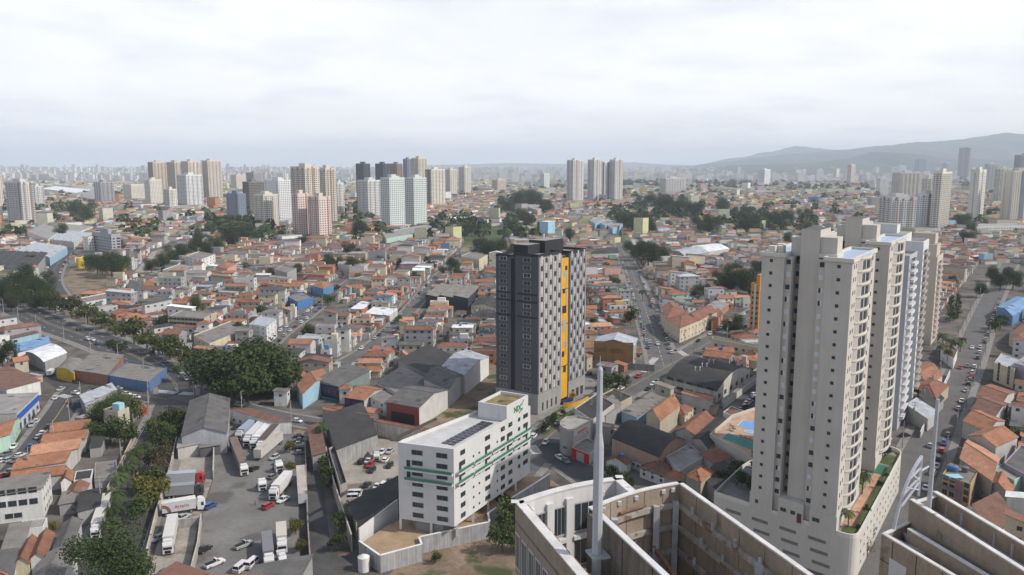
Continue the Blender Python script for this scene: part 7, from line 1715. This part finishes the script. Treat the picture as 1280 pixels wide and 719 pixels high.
# ---------------------------------------------------------------- the carpet of houses
for p_ in TREES: 
    c_ = at(p_[0], p_[1]); w_ = p_[2] / F_PX * c_.y * .30
    occupy([(c_.x - w_, c_.y - w_), (c_.x + w_, c_.y - w_), (c_.x + w_, c_.y + w_), (c_.x - w_, c_.y + w_)])
class PMB(MB):
    """one mesh whose faces each carry a colour of their own"""
    def build_coloured(s, name, m):
        me = bpy.data.meshes.new(name); me.from_pydata(s.v, [], s.f); me.materials.append(m)
        a = me.attributes.new('col', 'FLOAT_COLOR', 'FACE'); buf = []
        for k in s.m: buf.extend((*s.mats[k], 1.0))
        a.data.foreach_set('color', buf); me.update()
        return link(name, me)
M_col = mat('far_roofs', None, 0.92, 0.12, 0.25, fine=0.10, attr='col')
hr = random.Random(77)
WPAL = [('white', 5), ('cream', 4), ('pale', 6), ('beige', 4), ('grey', 5), ('yellow', .6), ('pink', .7), ('sky', .5), ('mint', .35), ('brick', 1.4), ('green', .2), ('blue', .2), ('terracotta', .5), ('lilac', .3)]
RPAL = [('orange', 6), ('rust', 6), ('brown', 3.5), ('pale', 1.2), ('grey', 5.5), ('dark', 3.5), ('light', 2), ('concrete', 5), ('white', .6), ('metal', 1.2)]
RNAME = dict(orange='orange', rust='rusty', brown='brown', pale='pinkish', grey='grey', dark='charcoal', light='ashen', concrete='concrete', white='white', metal='metal')
WNAME = dict(white='white', cream='cream', pale='off-white', beige='beige', grey='grey', yellow='yellow', pink='pink', sky='pale blue', mint='mint', brick='brick', green='green', blue='blue', terracotta='terracotta', lilac='mauve')
def pick(pal):
    t = hr.random() * sum(w for _, w in pal)
    for n, w in pal:
        t -= w
        if t <= 0: return n
    return pal[0][0]
TILES = ('orange', 'rust', 'brown', 'pale')
def jit(c, a=.12):
    k = 1 + hr.uniform(-a, a); return tuple(min(.8, max(.01, x * k * (1 + hr.uniform(-.04, .04)))) for x in c)
def zone_angle(x, y):
    px, py = pix(x, y)
    if px > 960 and py > 330: return 56
    if px > 690 and py > 455: return 58
    if px > 640: return 98 if py < 455 else 58
    if px < 240 and py > 470: return 70 if px > 110 or py < 600 else 62
    if py > 395 and px < 210: return -45
    return 88
LOTS = []
def lots_for(angle, ox, oy, s0, s1, t0, t1, test):
    d = Vector((math.cos(R(angle)), math.sin(R(angle)))); e = Vector((-d.y, d.x)); o = Vector((ox, oy)); t = t0; row = 0
    while t < t1:
        depth = hr.uniform(15, 18.5); s = s0 + hr.uniform(0, 6)
        while s < s1:
            w = hr.choice((4.8, 5.4, 6.2, 7, 8, 9.6)); c = o + d * (s + w / 2) + e * (t + depth / 2)
            if test(c.x, c.y): LOTS.append((c, d, e, w, depth, row % 2))
            s += w + (0 if hr.random() < .8 else hr.uniform(1, 5))
        t += depth + (5.0 if row % 2 else .2); row += 1
def in_view(x, y, m=190):
    px, py = pix(x, y); return -m < px < 1280 + m and py < 800
for ang, ox, oy, rng in ((88, -60, 420, 720), (98, 90, 430, 560), (56, 190, 330, 560), (58, 60, 280, 200), (70, -150, 230, 160), (62, -150, 200, 140), (-45, -230, 380, 260)):
    lots_for(ang, ox, oy, -rng, rng, -rng, rng, lambda x, y: y > 150 and y < 980 and in_view(x, y) and zone_angle(x, y) == ang)
HOUSES = []; SHEDS = []
for c, d, e, w, depth, row in LOTS:
    if hr.random() < .02: continue
    big = hr.random() < .07
    hd = depth * (hr.uniform(.55, .78) if not big else .95); side = -1 if row == 0 else 1
    hc = c + e * side * (depth / 2 - hd / 2 - hr.uniform(.3, 1.6)) * -1
    hw = w * hr.uniform(.90, .99)
    def rect(c, w, h): return [c - d * w / 2 - e * h / 2, c + d * w / 2 - e * h / 2, c + d * w / 2 + e * h / 2, c - d * w / 2 + e * h / 2]
    def free(q):
        for s in (0, .5, 1):
            for t in (0, .5, 1):
                x, y, _ = bil(q, s, t, 0)
                if taken(x, y): return False
        return True
    q = rect(hc, hw, hd)
    if not free(q): 
        q = rect(hc, hw * .8, hd * .6)
        if not free(q):
            q = rect(hc, min(hw, 5) * .75, hd * .42)
            if not free(q): continue
    HOUSES.append((q, hc, big))
    rest = depth - hd - 1.2
    if rest > 3 and hr.random() < .9:
        sc = c + e * side * (depth / 2 - rest / 2 - .2); sq = rect(sc, w * hr.uniform(.5, .95), rest * .8)
        if free(sq): SHEDS.append((sq, sc))
def visible(c): 
    px, py = pix(c.x, c.y, 4); return -6 < px < 1286 and py < 724
def hidden(c):                                # behind the big towers or the concrete crowns
    px, py = pix(c.x, c.y, 5)
    return (950 < px < 1125 and 330 < py) or (620 < px < 735 and 310 < py < 490 and c.y > 315) or (650 < px < 1010 and py > 640) or (1130 < px and py > 665) or (497 < px < 660 and 570 < py < 650)
key = lambda h: h[1].length + (4000 if not visible(h[1]) or hidden(h[1]) else 0)
HOUSES.sort(key=key); SHEDS.sort(key=key)
N_HOUSE, N_SHED = 235, 150
crowd = PMB()
def flat_windows(mb, q, h, n):
    for k in range(4):
        a, b_ = q[k], q[(k + 1) % 4]; d = (b_ - a); L_ = d.length; d = d / L_; nr = Vector((d.y, -d.x)) * .04; m = max(1, int(L_ / 3.2))
        for f in range(n):
            for i in range(m):
                if hr.random() < .25: continue
                s = a + d * (L_ * (i + .5) / m); z = f * 2.9 + 1.0
                if z + 1.2 > h: continue
                p, r_ = s - d * .6 + nr, s + d * .6 + nr; mb.face([(p.x, p.y, z), (r_.x, r_.y, z), (r_.x, r_.y, z + 1.15), (p.x, p.y, z + 1.15)], (.05, .05, .055))
def spec(big):
    st = hr.choices((1, 2, 3), (44, 45, 11))[0] if not big else hr.choice((2, 3, 4))
    rc = pick(RPAL); wl_ = pick(WPAL)
    if rc in TILES: kind = hr.choice(('gable_u', 'gable_v', 'hip', 'hip', 'gable_v', 'shed')); rise = hr.uniform(1.0, 1.9)
    else: kind = hr.choice(('flat', 'flat', 'shed', 'shed_f', 'gable_v')); rise = hr.uniform(.35, .7) if kind == 'flat' else hr.uniform(.3, .8)
    if big: wl_ = hr.choice(('white', 'pale', 'grey', 'beige', 'cream'))
    if big: kind = hr.choice(('flat', 'shed', 'gable_u', 'gable_v', 'hip')); rise = .6 if kind == 'flat' else 1.6
    return st, rc, wl_, kind, rise
KN = dict(gable_u='gable roof', gable_v='gable roof', hip='hipped roof', flat='flat roof', shed='lean-to roof', shed_f='lean-to roof', shed_r='lean-to roof')
for i, (q, c, big) in enumerate(HOUSES):
    st, rc, wl_, kind, rise = spec(big); h = st * 2.85 + hr.uniform(-.1, .4)
    if i >= N_HOUSE:
        wcol = jit(WALLC[wl_]); wcol = tuple(round(v, 2) for v in wcol); rcol = tuple(round(v, 2) for v in jit(ROOFC[rc], .18))
        W = crowd
        W.prism([tuple(p) for p in q], 0, h, wcol, bottom=False); roof_on(W, W, q, h, kind, rise, wcol, rcol, .4)
        if c.y < 620: flat_windows(W, q, h, st)
        if hr.random() < .16: x, y, _ = bil(q, hr.uniform(.2, .8), hr.uniform(.2, .8), 0); W.box(x - .7, x + .7, y - .7, y + .7, h, h + rise * .6 + 1.3, (.08, .16, .34) if hr.random() < .7 else (.3, .3, .3))
        continue
    T = thing('house', None, 'house', (c.x, c.y, 0), group='houses of the crowded streets')
    storey = {1: 'single-storey', 2: 'two-storey', 3: 'three-storey', 4: 'four-storey'}[st]
    describe(T, f'{WNAME[wl_]} {storey} house, {RNAME[rc]} {KN[kind]}', c.x, c.y)
    W, Ro = MB(), MB(); W.prism([tuple(p) for p in q], 0, h, M_wall); roof_on(W, Ro, q, h, kind, rise, M_wall, M_tile if rc in TILES else M_slab, .45)
    wo = W.build('wall', T, jit(WALLC[wl_])); ro = Ro.build('roof', T, jit(ROOFC[rc], .18))
    fc = hr.choice(((.5, .5, .5), (.22, .13, .08), (.12, .12, .12)))
    for k in (0, 1, 2, 3):
        a, b_ = q[k], q[(k + 1) % 4]; n = Vector(((b_ - a).y, -(b_ - a).x)); front = n.dot(c) < 0; L_ = (b_ - a).length
        if not front and hr.random() < .7: continue
        cols = max(1, int(L_ / 3.6))
        for f in range(st):
            for j in range(cols):
                if hr.random() < .28: continue
                if f == 0 and j == 0 and front: wall_item('door', DOOR, T, a, b_, (j + .5) / cols, .02, 1.0, 2.1, fc); continue
                wall_item('window', WIN, T, a, b_, (j + .5) / cols, f * 2.85 + 1.0, hr.choice((1.1, 1.3, 1.6)), 1.15, fc)
    x, y, _ = bil(q, hr.uniform(.25, .75), hr.uniform(.25, .75), 0)
    if hr.random() < .3:
        zt = h + (rise * .55 if kind != 'flat' else 0.05); bb = MB(); bb.tube((x, y, zt), (x, y, zt + 1.2), .6, .7, M_metal, 10); bb.tube((x, y, zt + 1.2), (x, y, zt + 1.45), .74, .3, M_metal, 10)
        bb.build('water_tank', T, hr.choice(((.05, .16, .38), (.06, .18, .42), (.33, .33, .34))))
    if kind == 'flat' and hr.random() < .45:
        s0 = hr.uniform(.05, .4); rq = [Vector(bil(q, s0, .15, 0)[:2]), Vector(bil(q, s0 + .5, .15, 0)[:2]), Vector(bil(q, s0 + .5, .6, 0)[:2]), Vector(bil(q, s0, .6, 0)[:2])]
        bb = MB(); bb.prism([tuple(p) for p in rq], h + .03, h + 2.5, M_wall, M_slab); bb.build('roof_room', T, jit(WALLC[pick(WPAL)]))
for i, (q, c) in enumerate(SHEDS):
    h = hr.uniform(2.4, 3.2); rc = hr.choice(('grey', 'dark', 'concrete', 'light', 'brown', 'metal', 'rust')); wl_ = hr.choice(('grey', 'pale', 'brick', 'beige')); kind = hr.choice(('shed', 'shed_f', 'flat'))
    if i >= N_SHED:
        rcol = tuple(round(v, 2) for v in jit(ROOFC[rc], .18)); wcol = tuple(round(v, 2) for v in WALLC[wl_]); crowd.prism([tuple(p) for p in q], 0, h, wcol, bottom=False); roof_on(crowd, crowd, q, h, kind, .3, wcol, rcol, .2); continue
    T = thing('shed', None, 'shed', (c.x, c.y, 0), group='backyard sheds'); describe(T, f'low {WNAME[wl_]} backyard shed, {RNAME[rc]} roof', c.x, c.y)
    W, Ro = MB(), MB(); W.prism([tuple(p) for p in q], 0, h, M_wall); roof_on(W, Ro, q, h, kind, .3, M_wall, M_tile if rc in TILES else M_slab, .25)
    W.build('wall', T, jit(WALLC[wl_])); Ro.build('roof', T, jit(ROOFC[rc], .2)); wall_item('door', DOOR, T, q[0], q[1], .5, .02, 1.2, 2.0, (.2, .16, .13))
# farther out: ever coarser, to where the plain fades
Y = 975.0
while Y < 4600:
    s = 10.5 + Y * .0062; x = -Y * .72
    big_area = 0
    while x < Y * .72:
        if hr.random() < .86 and not taken(x, Y):
            w, d = s * hr.uniform(.55, .95), s * hr.uniform(.55, .95); h = hr.choice((3.4, 4, 6, 6.3, 8.5)); a = hr.choice((0, .2, -.15, .9)); yy = Y + hr.uniform(-.3, .3) * s
            if hr.random() < .035: w, d, h = w * 2.4, d * 2, hr.uniform(7, 12)
            if hr.random() < .012: w, d, h = s * .9, s * .8, hr.uniform(14, 26)
            ca, sa = math.cos(a), math.sin(a); q = [Vector((x + ca * u - sa * v, yy + sa * u + ca * v)) for u, v in ((-w / 2, -d / 2), (w / 2, -d / 2), (w / 2, d / 2), (-w / 2, d / 2))]
            rc = pick(RPAL); wl_ = pick(WPAL); wcol = tuple(round(v, 1) if v > .1 else round(v, 2) for v in WALLC[wl_]); rcol = tuple(round(v * hr.choice((.85, 1, 1.15)), 2) for v in ROOFC[rc])
            crowd.prism([tuple(p) for p in q], 0, h, wcol, rcol, bottom=False)
            if rc in TILES and h < 9 and Y < 2600:
                m0, m1 = (q[0] + q[3]) / 2, (q[1] + q[2]) / 2; z = h + 1.6
                crowd.face([(*q[0], h), (*q[1], h), (*m1, z), (*m0, z)], rcol); crowd.face([(*q[2], h), (*q[3], h), (*m0, z), (*m1, z)], rcol)
        x += s * hr.uniform(.95, 1.25)
    Y += s * 1.02
tag(crowd.build_coloured('houses', M_col), kind='stuff')
far = PMB(); fr = random.Random(5)
FC = [(.50, .50, .50), (.55, .54, .52), (.42, .42, .44), (.48, .42, .36), (.36, .36, .38), (.58, .58, .58)]
for k in range(9000):
    Y = 4600 + (fr.random() ** 1.3) * 11500; x = fr.uniform(-.74, .74) * Y
    px = 640 + x / Y * F_PX; dens = .9 if px < 420 else .75 if 560 < px < 760 else .6 if px < 840 else .45
    if fr.random() > dens: continue
    w, d = fr.uniform(14, 34) * (1 + Y / 16000), fr.uniform(14, 30); tall = fr.random() < (.42 if px < 900 else .2)
    h = fr.uniform(28, 66) * (.8 + .45 * (Y > 7500)) if tall else fr.uniform(6, 18)
    if fr.random() < .03: h *= 1.4
    if not tall: w *= 1.7
    far.box(x - w / 2, x + w / 2, Y - d / 2, Y + d / 2, 0, h, fr.choice(FC), fr.choice(((.35, .34, .33), (.32, .17, .12), (.45, .45, .45))))
tag(far.build_coloured('distant_city', M_col), kind='stuff')
# ---------------------------------------------------------------- trees
def leaf_mat(name, a, b_, var=.35):
    m = bpy.data.materials.new(name); t, b = nodes(m); N = t.nodes.new; L = t.links.new
    b.inputs['Roughness'].default_value = .8; b.inputs['Specular IOR Level'].default_value = .12
    at_ = N('ShaderNodeAttribute'); at_.attribute_name = 'hue'; oi = N('ShaderNodeObjectInfo')
    mx = N('ShaderNodeMix'); mx.data_type = 'RGBA'; mx.inputs['A'].default_value = (*a, 1); mx.inputs['B'].default_value = (*b_, 1); L(at_.outputs['Fac'], mx.inputs['Factor'])
    r = N('ShaderNodeMapRange'); r.inputs['To Min'].default_value = 1 - var; r.inputs['To Max'].default_value = 1 + var; L(oi.outputs['Random'], r.inputs['Value'])
    v = N('ShaderNodeVectorMath'); v.operation = 'SCALE'; L(mx.outputs['Result'], v.inputs[0]); L(r.outputs[0], v.inputs['Scale']); L(v.outputs[0], b.inputs['Base Color'])
    return m
LM = dict(o=leaf_mat('dark_leaves', (.021, .034, .013), (.050, .070, .023)), g=leaf_mat('green_leaves', (.033, .050, .016), (.072, .095, .030)), y=leaf_mat('yellow_leaves', (.055, .062, .016), (.13, .12, .03)),
          b=leaf_mat('dry_leaves', (.075, .058, .038), (.12, .085, .05)), p=leaf_mat('palm_fronds', (.030, .052, .018), (.062, .085, .028)))
LM['s'] = leaf_mat('street_leaves', (.036, .050, .016), (.082, .095, .030)); LM['n'] = LM['o']; LM['G'] = LM['o']
def crown_mesh(kind, seed, n, leaf):
    """unit crown, about one across, foot of the tree at the origin; many small leaf faces in uneven clumps"""
    r = random.Random(seed); v, f, hue = [], [], []
    if kind == 's': H0, H1, lobes, rz = .34, .62, 9, .13
    elif kind == 'n': H0, H1, lobes, rz = .15, 1.6, 12, .22
    elif kind == 'b': H0, H1, lobes, rz = .30, 1.25, 10, .22
    elif kind == 'G': H0, H1, lobes, rz = .12, .46, 24, .16
    else: H0, H1, lobes, rz = .28, .78, 9, .20
    L = []
    for k in range(lobes):
        t = (k + .5) / lobes; a = k * 2.4 + r.uniform(-.5, .5); z = H0 + (H1 - H0) * r.random()
        if kind == 'n': z = H0 + (H1 - H0) * t; rad = .06 + .10 * (1 - t); L.append((math.cos(a) * rad, math.sin(a) * rad, z, .10 + .16 * (1 - t), .14)); continue
        out = .33 * math.sqrt(r.random()) if kind != 'G' else .36 * math.sqrt(t)
        s = r.uniform(.16, .25) * (1.0 if kind != 'G' else .85)
        L.append((math.cos(a) * out, math.sin(a) * out, z + (.10 if out < .15 else 0), s, s * (rz / .22)))
    for k in range(n):
        cx, cy, cz, sr, sz = L[k % len(L)]
        while True:
            d = Vector((r.gauss(0, 1), r.gauss(0, 1), r.gauss(0, 1)))
            if d.length > .1: break
        d.normalize(); rr = r.random() ** .38 * (1.08 if r.random() < .9 else 1.3)
        c = Vector((cx + d.x * sr * rr, cy + d.y * sr * rr, cz + d.z * sz * rr))
        nrm = (d * .8 + Vector((r.uniform(-1, 1), r.uniform(-1, 1), r.uniform(-.3, 1)))).normalized(); u = nrm.orthogonal().normalized(); u = Matrix.Rotation(r.uniform(0, 6.3), 3, nrm) @ u; w = nrm.cross(u); s = leaf * r.uniform(.6, 1.35)
        b0 = len(v); v.extend(tuple(c + u * a_ * s + w * b_ * s * .8) for a_, b_ in ((-.5, -.3), (.1, -.55), (.55, .05), (.05, .5), (-.45, .35))); f.append((b0, b0 + 1, b0 + 2, b0 + 3, b0 + 4)); hue.append(min(1, max(0, .5 + r.gauss(0, .28))))
    me = bpy.data.meshes.new('crown'); me.from_pydata(v, [], f); me.materials.append(LM[kind])
    a = me.attributes.new('hue', 'FLOAT', 'FACE'); a.data.foreach_set('value', hue); me.update()
    return me, L
def trunk_mesh(L, kind):
    b = MB(); top = min(l[2] for l in L) + .05; b.tube((0, 0, 0), (0, 0, top * .8), .030, .020, M_bark, 7, False)
    for l in L[:7]: b.tube((0, 0, top * .72), (l[0] * .8, l[1] * .8, l[2]), .015, .004, M_bark, 5, False)
    return b.mesh('trunk')
PRO = {}
for kd, cnt, n, leaf in (('o', 4, 1500, .058), ('g', 4, 1300, .060), ('y', 2, 1200, .060), ('s', 4, 1300, .055), ('b', 3, 420, .050), ('n', 1, 1200, .055), ('G', 1, 26000, .024)):
    for s in range(cnt):
        me, L = crown_mesh(kd, 100 * s + ord(kd), n, leaf); PRO.setdefault(kd, []).append((me, trunk_mesh(L, kd)))
def palm_mesh(seed):
    r = random.Random(seed); b = MB(); b.tube((0, 0, 0), (.02, .01, .5), .035, .026, M_bark, 7, False); b.tube((.02, .01, .5), (.03, .03, .98), .026, .020, M_bark, 7, False); tr = b.mesh('trunk')
    v, f, hue = [], [], []
    for k in range(17):
        a = k * 2.399 + r.uniform(-.2, .2); el = r.uniform(-.1, 1.0); L_ = r.uniform(.42, .56); p = Vector((.03, .03, .98)); d = Vector((math.cos(a) * math.cos(el), math.sin(a) * math.cos(el), math.sin(el))); side = Vector((-math.sin(a), math.cos(a), 0)); prev = p; n = 7
        for i in range(n):
            d = (d + Vector((0, 0, -.26))).normalized(); nx = prev + d * L_ / n; w0 = .085 * math.sin(math.pi * (i + .35) / (n + .5)); 
            for sg in (1, -1):
                for q in range(2):
                    m0 = prev + (nx - prev) * (q * .5); m1 = m0 + (nx - prev) * .40; tip = side * sg * w0 * 1.25 + Vector((0, 0, -.025)) + d * .03
                    b0 = len(v); v.extend([tuple(m0), tuple(m1), tuple(m1 + tip), tuple(m0 + tip)]); f.append((b0, b0 + 1, b0 + 2, b0 + 3)); hue.append(r.random())
            prev = nx
    me = bpy.data.meshes.new('crown'); me.from_pydata(v, [], f); me.materials.append(LM['p']); a = me.attributes.new('hue', 'FLOAT', 'FACE'); a.data.foreach_set('value', hue); me.update()
    return me, tr
PRO['p'] = [palm_mesh(s) for s in (1, 2, 3)]
TN = dict(o=('broadleaf_tree', 'dark round crowned tree'), g=('broadleaf_tree', 'mid green bushy tree'), y=('broadleaf_tree', 'yellowish green tree'), s=('spreading_tree', 'flat crowned spreading street tree'), b=('bare_tree', 'thin brownish half bare tree'), p=('palm_tree', 'feathery palm tree'), n=('conifer_tree', 'tall dark conifer'), G=('broadleaf_tree', 'huge dark broad tree'))
for kd in 'og':
    for s in range(2):
        me, L = crown_mesh(kd, 900 + s + ord(kd), 11000, .021); PRO.setdefault(kd + '_big', []).append((me, trunk_mesh(L, kd)))
trr = random.Random(3)
def plant(kind, x, y, width, z=0.0, label=None, hs=1.0):
    nm, desc = TN[kind]; me, tr = trr.choice(PRO[kind + '_big'] if width > 11 and kind + '_big' in PRO else PRO[kind])
    T = thing(nm, label, 'palm' if kind == 'p' else 'tree', (x, y, z), trr.uniform(0, 6.28), group=None if label else 'city trees')
    w = width; hz = w * hs * trr.uniform(.9, 1.12)
    link('crown', me, T, scale=(w, w, hz)); link('trunk', tr, T, scale=(w, w, hz))
    if not label: describe(T, desc, x, y)
    return T
M_px = lambda y: math.sqrt(y * y + CAM_H * CAM_H) / F_PX
for px, py, w, kd in TREES:
    c = at(px, py); wm = w * M_px(c.y)
    if kd == 'G': c = at(px, 496); T = plant('G', c.x, c.y, wm * 1.12, label='huge dark broad tree at the end of the truck yard street', hs=.92); landmark('the great dark tree', c.x, c.y); continue
    if kd == 'p': wm = max(6, min(wm, 7.2))
    plant(kd, c.x, c.y, wm * 1.12, hs=1.0 if kd != 'p' else 1.15)
# palms, shrubs and small trees on the podium garden
for u, v, kd, w in ((6, 3.0, 'p', 4.2), (28, 4.2, 'p', 5.2), (33, 7, 'g', 4), (12, 6.2, 'g', 3), (36, 8, 'o', 4), (52, 6.5, 'g', 3.5), (17, .9, 'o', 2.2), (35, .9, 'o', 2.2), (43, .9, 'o', 2.0), (60, 4, 'g', 4), (63, 8, 'o', 5), (8, 28, 'o', 6), (13, 27, 'g', 6), (18, 27, 'o', 7), (10, 32, 'g', 5), (22, 30, 'o', 7)):
    p = podA(u, v); plant(kd, p.x, p.y, w, PZ)
# small trees squeezed between the houses
n = 0
while n < 75:
    x, y = trr.uniform(-520, 620), 330 + trr.random() ** 1.3 * 620
    if not in_view(x, y) or hidden(Vector((x, y))): continue
    ok = not taken(x, y) and all((h[1] - Vector((x, y))).length > 5.0 for h in HOUSES[:1])
    if ok: n += 1; plant(trr.choice('oggyo'), x, y, trr.uniform(4.5, 9))
# ---------------------------------------------------------------- woods that read as one mass, far off
def wood(name, cells, size, per, seed):
    r = random.Random(seed); v, f, hue = [], [], []
    for px, py, n, sx, sy in cells:
        for k in range(n):
            q = at(px + r.uniform(-sx, sx), py + r.uniform(-sy, sy)); w = size * r.uniform(.7, 1.4); h = w * r.uniform(.8, 1.2)
            if any(abs(q.x - (b_[1][0] + b_[1][1]) / 2) < 12 and inside(b_[0], q.x, q.y) for b_ in BLOCK): continue
            for i in range(per):
                d = Vector((r.gauss(0, 1), r.gauss(0, 1), abs(r.gauss(0, 1)))).normalized(); c = Vector((q.x, q.y, h * .35)) + Vector((d.x * w / 2, d.y * w / 2, d.z * h * .65)) * r.uniform(.75, 1.05)
                nrm = (d + Vector((r.uniform(-.6, .6), r.uniform(-.6, .6), r.uniform(-.2, .6)))).normalized(); u = nrm.orthogonal().normalized(); ww = nrm.cross(u); s = w * r.uniform(.16, .30)
                b0 = len(v); v.extend(tuple(c + u * a * s + ww * e * s) for a, e in ((-.6, -.4), (.5, -.5), (.6, .4), (-.4, .6))); f.append((b0, b0 + 1, b0 + 2, b0 + 3)); hue.append(min(1, max(0, .4 + r.gauss(0, .3))))
    me = bpy.data.meshes.new(name); me.from_pydata(v, [], f); me.materials.append(LM['o']); a = me.attributes.new('hue', 'FLOAT', 'FACE'); a.data.foreach_set('value', hue); me.update()
    return tag(link(name, me), kind='stuff')
wood('woodland', [(800, 231, 110, 24, 4), (905, 232, 150, 42, 4), (1000, 232, 50, 60, 3), (1040, 236, 60, 60, 4), (730, 236, 40, 60, 4), (655, 262, 70, 34, 8), (300, 290, 50, 40, 10), (820, 270, 60, 60, 8), (960, 285, 60, 60, 8), (1220, 232, 60, 20, 4), (60, 262, 40, 60, 8), (400, 262, 70, 100, 10),
    (200, 240, 70, 200, 10), (640, 240, 80, 300, 12), (1000, 262, 120, 260, 24), (250, 285, 80, 240, 20), (600, 290, 70, 80, 14), (760, 225, 60, 500, 4), (200, 224, 60, 240, 4), (1212, 225, 60, 40, 3)], 15, 34, 9)
settle_labels()
